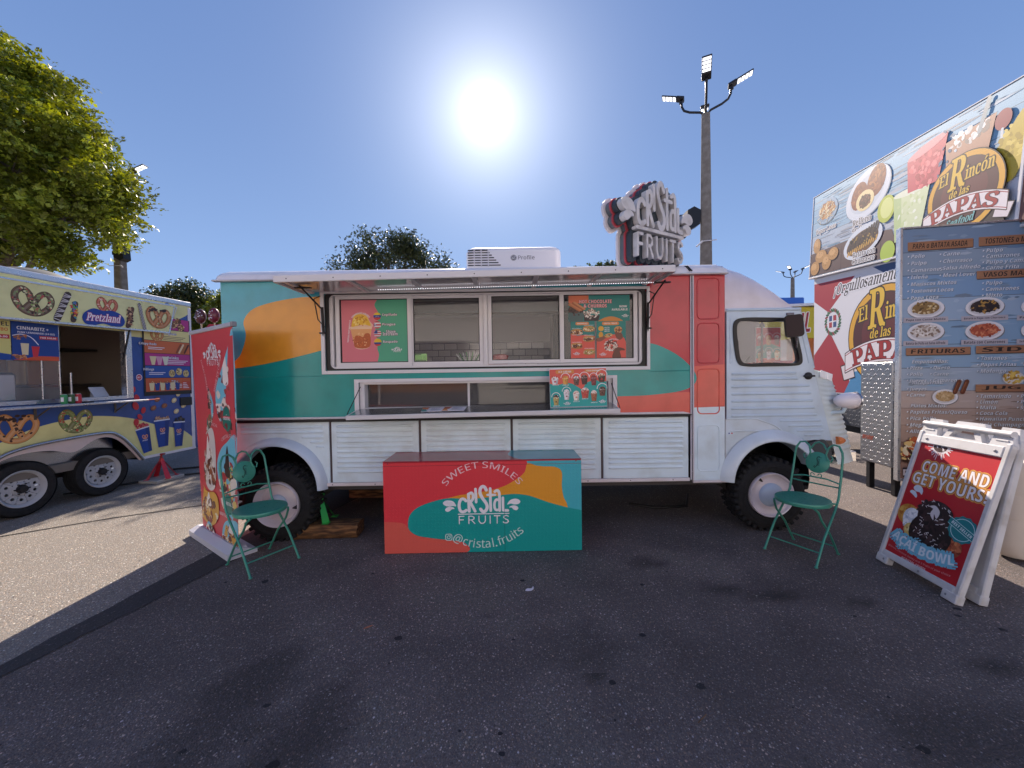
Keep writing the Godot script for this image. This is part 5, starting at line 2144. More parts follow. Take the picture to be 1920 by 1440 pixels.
func block_and_stands() -> void:
	var g := Geo.new()
	var p := []
	g.k = Color.WHITE
	# a weathered beam, its end chipped
	var rows := []
	for i in 13:
		var x := -0.3 + 0.6 * i / 12.0
		var row := []
		for q in 13:
			var c: Vector2 = [V(-0.1, 0), V(-0.1, 0.05), V(-0.1, 0.1), V(-0.09, 0.115), V(-0.03, 0.12), V(0.03, 0.119), V(0.09, 0.116), V(0.1, 0.1), V(0.1, 0.05), V(0.1, 0.0), V(0.03, 0.0), V(-0.03, 0.0), V(-0.1, 0.0)][q]
			var e := 1.0
			row.append(Vector3(x + rng.randf_range(-0.01, 0.01), maxf(0.0, c.y + rng.randf_range(-0.006, 0.004)), c.x + rng.randf_range(-0.005, 0.005)))
		row[12] = row[0]
		rows.append(row)
	sheet(g, rows)
	for e in [0, 12]:
		for q in range(1, 11):
			g.tri(rows[e][0], rows[e][q], rows[e][q + 1])
	var b := whole("timber_block", g, M.timber, "weathered brown timber block under the green jack stand by the rear wheel", "timber block", Vector3(-1.77, 0.001, -3.63))
	b.rotation_degrees.y = 3
	var t := thing("jack_stand", "green jack stand on the timber block behind the truck's rear wheel", "jack stand", Vector3(-1.86, 0.121, -3.68))
	jack_stand(t, h("35b04a"), 0.26)
	g = Geo.new()
	g.cbox(Vector3(0, 0.05, 0), Vector3(0.62, 0.1, 0.09), 0.006)
	whole("timber_beam", g, M.timber, "short timber beam lying in the shade under the middle of the truck", "timber beam", Vector3(-1.72, 0.0, -4.75))
	g = Geo.new()
	g.tube([Vector3(1.3, 0.02, -4.3), Vector3(1.55, 0.02, -4.15), Vector3(1.9, 0.02, -4.2), Vector3(2.1, 0.02, -4.6)], 0.014, 8)
	whole("hose", g, M.black, "dark hose lying on the ground under the truck", "hose")


func jack_stand(t: Node3D, col: Color, hh: float) -> void:
	for i in 4:
		var f := PI / 4.0 + PI / 2.0 * i
		var d := Vector3(cos(f), 0, sin(f))
		var g := Geo.new()
		g.k = col
		var s := Vector3(-d.z, 0, d.x) * 0.03
		var top := Vector3(0, hh * 0.72, 0) + d * 0.02
		var foot := Vector3(0, 0, 0) + d * hh * 0.5
		g.quad(foot - s * 1.1, foot + s * 1.1, top + s * 0.7, top - s * 0.7)
		g.quad(foot + s * 1.1 - d * 0.005, foot - s * 1.1 - d * 0.005, top - s * 0.7 - d * 0.005, top + s * 0.7 - d * 0.005)
		g.box(foot - Vector3(0.03, 0, 0.03), foot + Vector3(0.03, 0.006, 0.03), 0.002)
		part("leg", g, M.paint, t)
	var g := Geo.new()
	g.k = col
	g.lathe([Vector2(0.0, hh * 0.68), Vector2(0.03, hh * 0.68), Vector2(0.024, hh * 0.8), Vector2(0.0, hh * 0.8)], 12)
	part("collar", g, M.paint, t)
	g = Geo.new()
	g.k = col.darkened(0.3)
	g.box(Vector3(-0.012, hh * 0.7, -0.012), Vector3(0.012, hh * 0.95, 0.012), 0.002)
	g.box(Vector3(-0.045, hh * 0.94, -0.02), Vector3(0.045, hh, 0.02), 0.006)
	part("saddle", g, M.paint, t)


func bistro_chair(called: String, label: String, at: Vector3, turn: float) -> Node3D:
	# local +z is the way one sits facing; seat 0.45 m, back to 0.9 m
	var t := thing(called, label, "chair", at, turn, "green folding bistro chairs beside the truck")
	var g := Geo.new()
	g.lathe([Vector2(0.0, 0.452), Vector2(0.15, 0.452), Vector2(0.176, 0.455), Vector2(0.188, 0.452), Vector2(0.192, 0.44), Vector2(0.188, 0.424), Vector2(0.182, 0.424), Vector2(0.18, 0.44), Vector2(0.0, 0.442)], 40)
	part("seat", g, M.green_iron, t)
	for s in [-1.0, 1.0]:
		g = Geo.new()
		var x: float = 0.165 * s
		# back upright that becomes the front leg
		g.tube([Vector3(x * 1.12, 0.006, 0.2), Vector3(x * 1.1, 0.2, 0.07), Vector3(x * 1.08, 0.38, -0.1), Vector3(x * 1.06, 0.46, -0.165), Vector3(x * 1.05, 0.62, -0.21), Vector3(x * 1.03, 0.78, -0.245), Vector3(x * 1.0, 0.82, -0.252), Vector3(x * 0.85, 0.868, -0.262), Vector3(x * 0.62, 0.876, -0.264), Vector3(x * 0.42, 0.845, -0.258), Vector3(x * 0.34, 0.79, -0.248), Vector3(x * 0.42, 0.745, -0.238), Vector3(x * 0.58, 0.735, -0.236), Vector3(x * 0.64, 0.765, -0.242), Vector3(x * 0.55, 0.782, -0.246)], [0.009, 0.009, 0.009, 0.009, 0.009, 0.009, 0.009, 0.008, 0.008, 0.008, 0.007, 0.006, 0.006, 0.005, 0.004], 8)
		g.lathe([Vector2(0.0, 0.0), Vector2(0.0, 0.0)], 6)
		part("front_leg", g, M.green_iron, t)
		g = Geo.new()
		g.tube([Vector3(x * 0.98, 0.006, -0.2), Vector3(x * 0.98, 0.2, -0.06), Vector3(x * 0.98, 0.33, 0.07), Vector3(x * 0.96, 0.4, 0.11), Vector3(x * 0.86, 0.43, 0.14)], 0.0085, 8)
		part("rear_leg", g, M.green_iron, t)
		g = Geo.new()
		g.ball(Vector3(x * 1.12, 0.008, 0.2), Vector3(0.014, 0.008, 0.014), 10, 6)
		g.ball(Vector3(x * 0.98, 0.008, -0.2), Vector3(0.014, 0.008, 0.014), 10, 6)
		part("foot", g, M.green_iron, t)
		g = Geo.new()
		g.tube([Vector3(x * 1.08, 0.43, -0.135), Vector3(x * 0.95, 0.432, -0.09), Vector3(x * 0.75, 0.434, -0.06)], 0.007, 6)
		part("seat_bracket", g, M.green_iron, t)
	g = Geo.new()
	g.tube([Vector3(-0.06, 0.82, -0.256), Vector3(-0.03, 0.872, -0.262), Vector3(0.0, 0.884, -0.265), Vector3(0.03, 0.872, -0.262), Vector3(0.06, 0.82, -0.256)], 0.007, 8)
	part("top_arch", g, M.green_iron, t)
	# round plaque with a cut-out sea creature
	g = Geo.new()
	g.t = Transform3D(Basis(Vector3.RIGHT, PI / 2.0 - 0.2), Vector3(0, 0.715, -0.236))
	g.lathe([Vector2(0.0, 0.003), Vector2(0.083, 0.003), Vector2(0.088, 0.0), Vector2(0.083, -0.003), Vector2(0.0, -0.003)], 36)
	var plaque := part("plaque", g, M.green_iron, t)
	for side in [1.0, -1.0]:
		g = Geo.new()
		g.t = Transform3D(Basis(Vector3.RIGHT, -0.2) * Basis(Vector3.UP, 0.0 if side > 0 else PI), Vector3(0, 0.715, -0.236))
		g.z = 0.0035
		var dark := h("132a26")
		g.stroke(Geo.curve(L([0.012 * side, 0.05, 0.0, 0.046, -0.006 * side, 0.034, -0.004 * side, 0.02, 0.006 * side, 0.004, 0.004 * side, -0.016, -0.006 * side, -0.034, -0.016 * side, -0.046, -0.022 * side, -0.036, -0.014 * side, -0.03]), 4), 0.005, dark)
		g.stroke(P([0.0, 0.046, 0.026 * side, 0.042]), 0.004, dark)
		for q in 7:
			var y := 0.03 - q * 0.0085
			g.stroke(P([-0.004 * side, y, 0.016 * side, y - 0.004]), 0.0034, dark)
		part("seahorse", g, M.plain, plaque)
	for e in [[0.575, 0.02], [0.545, -0.004]]:
		g = Geo.new()
		g.tube([Vector3(-0.176, e[0], -0.197), Vector3(-0.08, e[0] + e[1], -0.205), Vector3(0.08, e[0] + e[1], -0.205), Vector3(0.176, e[0], -0.197)], 0.006, 8)
		part("back_rail", g, M.green_iron, t)
	g = Geo.new()
	for s in [-1.0, 1.0]:
		var l := []
		for i in 12:
			var f := i / 11.0 * TAU * 0.85
			l.append(Vector3(s * (0.028 - cos(f) * 0.016 * (1.0 - i / 22.0)), 0.61 + sin(f) * 0.016, -0.213))
		g.tube(l, 0.0035, 6)
	part("scroll", g, M.green_iron, t)
	g = Geo.new()
	g.tube([Vector3(-0.182, 0.1, 0.138), Vector3(0.182, 0.1, 0.138)], 0.006, 8)
	part("stretcher", g, M.green_iron, t)
	g = Geo.new()
	g.tube([Vector3(-0.162, 0.08, -0.146), Vector3(0.162, 0.08, -0.146)], 0.006, 8)
	part("stretcher", g, M.green_iron, t)
	return t


func drink_picture(g: Geo, outline: PackedVector2Array, sky: Color, kind: int) -> void:
	# a picture of an ice cream, drink or sandwich inside a drop-shaped window
	g.flat(outline, sky)
	var lo := Vector2(1e9, 1e9)
	var hi := -lo
	for p in outline:
		lo = lo.min(p)
		hi = hi.max(p)
	var m := (lo + hi) / 2.0
	var w := hi.x - lo.x
	var hh := hi.y - lo.y
	var cols: Array = [[h("7d2a2c"), h("e6d9cf"), h("a84a44"), h("4a2422")], [h("4a3026"), h("8a6a4a"), h("cfc0ae"), h("2a1a16")], [h("e4ddd8"), h("6d3a28"), h("cdbfb4"), h("9a5a3a")], [h("b0303a"), h("3a2420"), h("d8c06a"), h("e6dcd4")], [h("d9a33a"), h("6a3424"), h("e8d9b8"), h("8a3a2a")]][kind]
	var put := func(p: PackedVector2Array, c: Color) -> void:
		for q in Geometry2D.intersect_polygons(p, outline):
			if not Geometry2D.is_polygon_clockwise(q):
				g.flat(q, c, 0.00001)
	# glass or bowl at the bottom, food heaped on it
	put.call(P([m.x - w * 0.6, lo.y - 1, m.x + w * 0.6, lo.y - 1, m.x + w * 0.6, lo.y + hh * 0.42, m.x - w * 0.6, lo.y + hh * 0.42]), cols[0].lightened(0.1) if kind != 2 else cols[0])
	for i in 70:
		var at := Vector2(m.x + rng.randf_range(-0.5, 0.5) * w, lo.y + hh * rng.randf_range(0.12, 0.66))
		if absf(at.x - m.x) / (w * 0.5) > 1.15 - (at.y - lo.y) / hh:
			continue
		var p := PackedVector2Array()
		var r := w * rng.randf_range(0.04, 0.13)
		for q in 7:
			p.append(at + Vector2(cos(TAU * q / 7), sin(TAU * q / 7) * 0.8) * r * rng.randf_range(0.7, 1.2))
		put.call(p, cols[rng.randi() % 4])
	put.call(Geo.blob([m + V(-w * 0.1, hh * 0.02), m + V(-w * 0.08, hh * 0.2), m + V(0.0, hh * 0.36), m + V(w * 0.07, hh * 0.22), m + V(w * 0.13, hh * 0.02)], 4), cols[1] if kind in [1, 3] else h("efe8e4"))
	put.call(P([m.x - w * 0.6, lo.y + hh * 0.3, m.x + w * 0.6, lo.y + hh * 0.32, m.x + w * 0.6, lo.y + hh * 0.345, m.x - w * 0.6, lo.y + hh * 0.325]), h("ece4e2"))
	if kind in [0, 1, 3]:
		var o := PackedVector2Array()
		var o2 := PackedVector2Array()
		for q in 16:
			var d := Vector2(cos(TAU * q / 16) * w * 0.2, sin(TAU * q / 16) * hh * 0.12)
			o.append(Vector2(m.x, lo.y + hh * 0.2) + d)
			if q <= 8:
				o2.append(Vector2(m.x, lo.y + hh * 0.2) + d)
		put.call(o, h("0f7468"))
		put.call(o2, h("c02f3c"))
		g.text("CRISTAL", m.x, lo.y + hh * 0.2, w * 0.3, 0, sans_bold, PAPER)


func roll_banner() -> void:
	var t := thing("roll_up_banner", "tall red roll-up banner of drinks and ice creams with curling edges by the rear wheel", "banner", Vector3(-2.68, 0, -3.455), -35.2)
	var g := Geo.new()
	# base cassette
	g.k = h("c9c9d2")
	g.prism(P([-0.46, 0.0, 0.46, 0.0, 0.46, 0.06, 0.44, 0.075, -0.44, 0.075, -0.46, 0.06]), -0.06, -0.02)
	g.t = Transform3D(Basis(Vector3(0, 0, -1), Vector3(0, 1, 0), Vector3(1, 0, 0)), Vector3.ZERO)
	g.prism(P([0.13, 0.0, 0.13, 0.03, 0.02, 0.075, -0.02, 0.08, -0.09, 0.05, -0.09, 0.0]), -0.47, 0.47)
	part("base", g, M.plain, t)
	g = Geo.new()
	g.k = h("b9b9c4")
	g.box(Vector3(-0.56, 1.925, -0.02), Vector3(0.495, 1.962, 0.015), 0.006)
	part("top_rail", g, M.plain, t)
	g = Geo.new()
	g.tube([Vector3(0.0, 0.06, -0.05), Vector3(0.0, 1.93, -0.05)], 0.01, 8)
	part("pole", g, M.dark_metal, t)
	g = Geo.new()
	g.k = h("8c8c92")
	g.box(Vector3(0.47, 1.925, -0.022), Vector3(0.5, 1.965, 0.018), 0.004)
	part("end_cap", g, M.plain, t)
	# the print is drawn flat, 100 by 200 units, then bent: its long edges curl back
	g = Geo.new()
	var red := h("cf4650")
	g.rect(0, 0, 100, 200, red)
	var blue := h("74c2dc")
	drink_picture(g, Geo.blob(L([-2, 192, 14, 178, 26, 164, 30, 150, 42, 136, 46, 124, 36, 107, 16, 94, -2, 86]), 5), blue, 1)
	drink_picture(g, Geo.blob(L([101, 194, 86, 180, 72, 164, 57, 148, 52, 134, 57, 117, 75, 106, 101, 102]), 5), blue, 0)
	drink_picture(g, Geo.blob(L([40, 105, 25, 101, 9, 90, 4, 72, 9, 54, 24, 43, 40, 45, 47, 58, 47, 90]), 5), h("d9d2d0"), 2)
	drink_picture(g, Geo.blob(L([101, 99, 76, 94, 59, 84, 51, 70, 55, 52, 60, 36, 72, 28, 101, 25]), 5), blue, 3)
	drink_picture(g, Geo.blob(L([-2, 44, 20, 40, 42, 42, 52, 34, 50, 18, 34, 8, 14, 8, -2, 14]), 5), h("d9a33a"), 4)
	drink_picture(g, Geo.blob(L([101, 22, 80, 22, 66, 16, 60, 4, 66, -2, 101, -2]), 5), blue, 4)
	drink_picture(g, Geo.blob(L([14, -2, 16, 6, 24, 10, 34, 6, 40, -2]), 5), blue, 3)
	logo(g, 52, 176, 44, PAPER, 9.0)
	g.text("DUBAI CRISTAL DREAMS", 32, 148, 52, 3.2, sans, h("e9ccd0"), 0.0, -1.2)
	g.text("SHAVE ICE CREAM", 62, 158, 40, 3.4, sans, h("e9ccd0"), 0.0, 1.02)
	g.text("CHICHA", 47, 109, 16, 3.2, sans, h("e9ccd0"), 0.0, -0.1)
	g.text("CRISTAL FRUITS", 82, 101, 34, 3.2, sans, h("e9ccd0"), 40.0, 0.1)
	g.text("WAFFLES", 66, 25, 22, 3.2, sans_bold, h("e9ccd0"))
	var keys := [[0.0, -0.42, 0.45, 0.02], [0.3, -0.41, 0.46, 0.03], [0.55, -0.42, 0.49, 0.04], [0.75, -0.45, 0.495, 0.04], [0.93, -0.51, 0.485, 0.02], [1.0, -0.535, 0.475, 0.0]]
	for i in g.v.size():
		var p := g.v[i]
		var v := clampf(p.y / 200.0, 0.0, 1.0)
		var u := clampf(p.x / 100.0, 0.0, 1.0)
		var q := 0
		while q < keys.size() - 2 and v > keys[q + 1][0]:
			q += 1
		var f: float = smoothstep(keys[q][0], keys[q + 1][0], v)
		var x0: float = lerpf(keys[q][1], keys[q + 1][1], f)
		var x1: float = lerpf(keys[q][2], keys[q + 1][2], f)
		var curl: float = lerpf(keys[q][3], keys[q + 1][3], f)
		var c := absf(u - 0.5) * 2.0
		g.v[i] = Vector3(lerpf(x0, x1, u), 0.07 + v * 1.86, 0.002 + p.z - curl * c * c * c * (0.45 if u < 0.5 else 0.1))
	for i in range(0, g.v.size(), 3):
		var nn := -(g.v[i + 1] - g.v[i]).cross(g.v[i + 2] - g.v[i]).normalized()
		g.n[i] = nn
		g.n[i + 1] = nn
		g.n[i + 2] = nn
	part("print", g, M.print, t)


func a_frame() -> void:
	# stands across the view: its printed face looks left, local +z
	var t := thing("sidewalk_sign", "white plastic folding sign with red acai bowl poster reading COME AND GET YOURS", "sidewalk sign", Vector3(2.8, 0.0, -2.695), -97.0)
	var lean := 0.285
	var hh := 1.06
	for side in [1.0, -1.0]:
		var b := Basis(Vector3.UP, 0.0 if side > 0 else PI)
		var tilt := Transform3D(b * Basis(Vector3.RIGHT, -lean if side > 0 else 0.197), b * Vector3(0, 0.0, 0.0) + Vector3(0, 0, -0.02 if side > 0 else -0.17))
		var g := Geo.new()
		g.t = tilt
		# frame rails, bottom rail with two feet
		g.box(Vector3(-0.295, 0.02, -0.03), Vector3(-0.262, 1.02, 0.012), 0.006)
		g.box(Vector3(0.262, 0.02, -0.03), Vector3(0.295, 1.02, 0.012), 0.006)
		g.box(Vector3(-0.262, 0.05, -0.03), Vector3(0.262, 0.095, 0.012), 0.006)
		g.box(Vector3(-0.262, 0.93, -0.03), Vector3(0.262, 1.0, 0.012), 0.006)
		g.box(Vector3(-0.297, 0.0, -0.035), Vector3(-0.2, 0.06, 0.016), 0.006)
		g.box(Vector3(0.2, 0.0, -0.035), Vector3(0.297, 0.06, 0.016), 0.006)
		# moulded hinge lugs and the carrying handle
		for e in [[-0.296, -0.165], [0.165, 0.296]]:
			g.prism(P([e[0], 0.995, e[1], 0.995, e[1] - 0.02, 1.085, e[0] + 0.02, 1.085]), -0.03, 0.004)
			g.box(Vector3(e[0] + 0.03, 1.03, 0.002), Vector3(e[1] - 0.03, 1.04, 0.008), 0.002)
			g.box(Vector3(e[0] + 0.03, 1.052, 0.002), Vector3(e[1] - 0.03, 1.062, 0.008), 0.002)
		g.ring(P([-0.13, 0.995, 0.13, 0.995, 0.085, 1.09, -0.085, 1.09]), P([-0.085, 1.01, 0.085, 1.01, 0.058, 1.062, -0.058, 1.062]), -0.03, 0.004)
		part("frame", g, M.plastic_white, t)
		g = Geo.new()
		g.t = tilt
		g.k = h("cfcfd2")
		g.box(Vector3(-0.264, 0.09, -0.014), Vector3(0.264, 0.935, -0.002))
		part("panel", g, M.plain, t)
		g = Geo.new()
		g.t = tilt
		g.k = h("8d8d92")
		for e in [[-0.22, 0.965], [0.22, 0.965], [-0.23, 0.03], [0.23, 0.03], [0.03, 0.072]]:
			g.ball(Vector3(e[0], e[1], 0.014), Vector3(0.009, 0.009, 0.004), 8, 4)
		part("bolt", g, M.plain, t)
		if side > 0:
			g = Geo.new()
			# 130 by 206 units of 4.05 mm
			var o: Vector3 = tilt * Vector3(-0.263, 0.097, -0.0015)
			frame(g, o, 0.00405, tilt.basis)
			poster_acai(g)
			part("poster", g, M.print, t, "red poster of an acai bowl")
	var g2 := Geo.new()
	g2.tube([Vector3(-0.28, 1.035, -0.32), Vector3(0.28, 1.035, -0.32)], 0.02, 10)
	part("hinge", g2, M.plastic_white, t)
	t.scale = Vector3.ONE * 1.04


func poster_acai(g: Geo) -> void:
	g.rect(0, 0, 130, 206, h("c0222e"))
	# splash at the top
	dots(g, 36, 202, 16, 8, 40, 4.0, [h("e9e2e4"), h("d9d2d6")])
	for i in 16:
		var f := PI + PI * i / 15.0
		g.stroke(P([36 + cos(f) * 10, 202 + sin(f) * 7, 36 + cos(f) * rng.randf_range(15, 24), 202 + sin(f) * rng.randf_range(12, 22)]), 1.3, h("e9dfe2"))
	g.oval(36, 204, 12, 9, h("3a2224"))
	dots(g, 36, 203, 10, 6, 14, 2.0, [h("e9e2e4"), h("5a3a3a")])
	g.rect(0, 206, 130, 225, h("cfcfd2")) if false else null
	for e in [["COME AND", 70, 166, 106, 20], ["GET YOURS!", 68, 143, 122, 20]]:
		g.text_edge(e[0], e[1], e[2], e[3], e[4], sans_bold, h("efe8e8"), h("e0a04a"), 3.0)
		g.text_edge(e[0], e[1], e[2], e[3], e[4], sans_bold, h("f4eef0"), h("a86a3a"), 1.2)
	# drops
	g.flat(Geo.blob(L([14, 124, 18, 130, 26, 130, 32, 124, 32, 116, 27, 119, 20, 119]), 4), h("d9e2ee"))
	g.flat(Geo.blob(L([10, 115, 13, 119, 20, 118, 25, 112, 24, 108, 18, 111]), 4), h("d9e2ee"))
	# bowl: banana and strawberry halves, cream, two dark scoops under chocolate with coconut
	g.oval(20, 76, 20, 18, h("c98a3a"))
	dots(g, 20, 76, 18, 16, 40, 4.5, [h("e0b45a"), h("b9702a"), h("d9a04a")])
	g.oval(98, 52, 22, 18, h("a8523a"))
	dots(g, 98, 52, 20, 16, 50, 5.0, [h("c9704a"), h("8a3a2a"), h("d98a5a"), h("b05a3a")])
	g.oval(30, 70, 17, 20, h("d9dde4"), 0.4)
	dots(g, 30, 70, 15, 18, 50, 4.5, [h("eef0f4"), h("bcc4d0"), h("f6f6f8")])
	g.oval(34, 52, 13, 12, h("d9b86a"))
	dots(g, 34, 52, 11, 10, 24, 3.0, [h("e9d08a"), h("a8703a"), h("f0e0aa")])
	g.oval(66, 58, 36, 34, h("26181a"))
	g.oval(66, 88, 30, 27, h("2e1d1f"))
	dots(g, 60, 94, 24, 18, 30, 6.0, [h("3a2628"), h("22161a"), h("463032")])
	dots(g, 66, 58, 32, 28, 40, 6.0, [h("3a2628"), h("1c1214"), h("463032")])
	for i in 60:
		var a := Vector2(rng.randf_range(40, 94), rng.randf_range(34, 112))
		var b := a + Vector2(rng.randf_range(-5, 5), rng.randf_range(-3, 3))
		g.k = PAPER
		g.stroke(PackedVector2Array([a, b]), 1.1, h("e6dfe0"))
	g.flat(Geo.curve(L([52, 102, 62, 106, 72, 98, 70, 86, 64, 92, 66, 82, 58, 90, 60, 100]), 4), h("d9d2d4"))
	# best seller rosette
	var p := PackedVector2Array()
	for i in 24:
		var r := 22.0 if i % 2 else 20.0
		p.append(V(112, 84) + Vector2(cos(TAU * i / 24), sin(TAU * i / 24)) * r)
	g.flat(p, h("0e7f86"))
	for r in [17.0]:
		var l := PackedVector2Array()
		for i in 25:
			l.append(V(112, 84) + Vector2(cos(TAU * i / 24), sin(TAU * i / 24)) * r)
		g.stroke(l, 1.0, h("bfe0e2"))
	g.flat(P([88, 88, 130, 72, 130, 82, 91, 98]), h("0e7f86"))
	g.stroke(P([89, 88, 130, 72.5]), 0.9, h("bfe0e2"))
	g.stroke(P([92, 97.5, 130, 83]), 0.9, h("bfe0e2"))
	g.text("BEST SELLER", 111, 85, 36, 4.6, sans_bold, h("dff0f0"), 0.0, -0.38)
	# name of the bowl, bent, on a blue cloud
	g.text_edge("AÇAÍ BOWL", 62, 26, 108, 25, sans_bold, h("78c0d9"), h("78c0d9"), 6.0, -160.0)
	g.text_edge("AÇAÍ BOWL", 62, 26, 108, 24, sans_bold, h("e4eef4"), h("9fc4d6"), 0.9, -160.0)
	g.text("granola, coconut, honey and 3 fruits of your choice", 62, 7.5, 112, 4.4, sans, h("dca8ac"), -420.0)
	g.text("@CRISTAL.FRUITS", 58, 1.5, 44, 3.6, sans_bold, h("eed8da"))
# ------------------------------------------------------------------ pretzel trailer on the left
const BLUE := Color("22488f")
const STRAW := Color("dcd692")


func rim_holes(g: Geo, r0: float, r1: float, count: int, hole: float) -> void:
	# a flat steel disc with round holes: sectors bridged round each hole
	for i in count:
		var a0 := TAU * i / count
		var a1 := TAU * (i + 1) / count
		var am := (a0 + a1) / 2.0
		var rm := (r0 + r1) / 2.0
		var out := PackedVector2Array()
		var inn := PackedVector2Array()
		for s in 16:
			var f := TAU * s / 16.0
			var d := Vector2(cos(f), sin(f))
			var m := Vector2(cos(am), sin(am)) * rm
			inn.append(m + d * hole)
			# point on the sector's edge in that direction, by marching
			var q := m
			for k in 60:
				var nx := q + d * 0.004
				var ang := wrapf(nx.angle() - am, -PI, PI)
				if nx.length() > r1 or nx.length() < r0 or absf(ang) > (a1 - a0) / 2.0:
					break
				q = nx
			out.append(q)
		g.ring(out, inn, -0.012, 0.0)


func trailer_wheel(parent: Node3D, x: float) -> void:
	var w := Node3D.new()
	w.name = "wheel"
	parent.add_child(w, true)
	w.position = Vector3(x, 0.305, -0.02)
	var turn := Transform3D(Basis(Vector3.RIGHT, PI / 2.0), Vector3.ZERO)
	var g := Geo.new()
	g.t = turn
	g.lathe([Vector2(0.19, -0.2), Vector2(0.28, -0.2), Vector2(0.302, -0.18), Vector2(0.306, -0.1), Vector2(0.302, -0.03), Vector2(0.288, -0.008), Vector2(0.25, 0.0), Vector2(0.215, -0.004), Vector2(0.204, -0.014), Vector2(0.19, -0.03)], 44)
	for q in 5:
		g.lathe([Vector2(0.3062, -0.16 + q * 0.03), Vector2(0.309, -0.155 + q * 0.03), Vector2(0.309, -0.14 + q * 0.03), Vector2(0.3062, -0.135 + q * 0.03)], 44)
	part("tyre", g, M.rubber, w)
	g = Geo.new()
	g.k = h("a9abb0")
	g.t = turn
	g.lathe([Vector2(0.19, -0.06), Vector2(0.204, -0.02), Vector2(0.206, -0.002), Vector2(0.2, 0.004), Vector2(0.19, -0.004), Vector2(0.176, -0.03), Vector2(0.165, -0.042)], 44)
	g.t = Transform3D(Basis.IDENTITY, Vector3(0, 0, -0.032))
	rim_holes(g, 0.075, 0.168, 10, 0.017)
	g.t = turn
	g.lathe([Vector2(0.078, -0.036), Vector2(0.07, -0.022), Vector2(0.05, -0.02), Vector2(0.046, -0.04)], 24)
	part("rim", g, M.plain, w)
	g = Geo.new()
	g.t = turn
	g.lathe([Vector2(0.044, -0.05), Vector2(0.044, 0.0), Vector2(0.036, 0.014), Vector2(0.0, 0.016)], 20)
	for i in 6:
		var f := TAU * i / 6.0
		g.t = turn * Transform3D(Basis.IDENTITY, Vector3(cos(f) * 0.06, -0.02, sin(f) * 0.06))
		g.lathe([Vector2(0.008, 0.0), Vector2(0.008, 0.014), Vector2(0.0, 0.016)], 6)
	part("hub", g, M.dark_metal, w)
	g = Geo.new()
	g.box(Vector3(0.11, 0.0, -0.03), Vector3(0.135, 0.02, -0.026))
	g.k = PAPER
	part("valve_tag", g, M.plain, w)


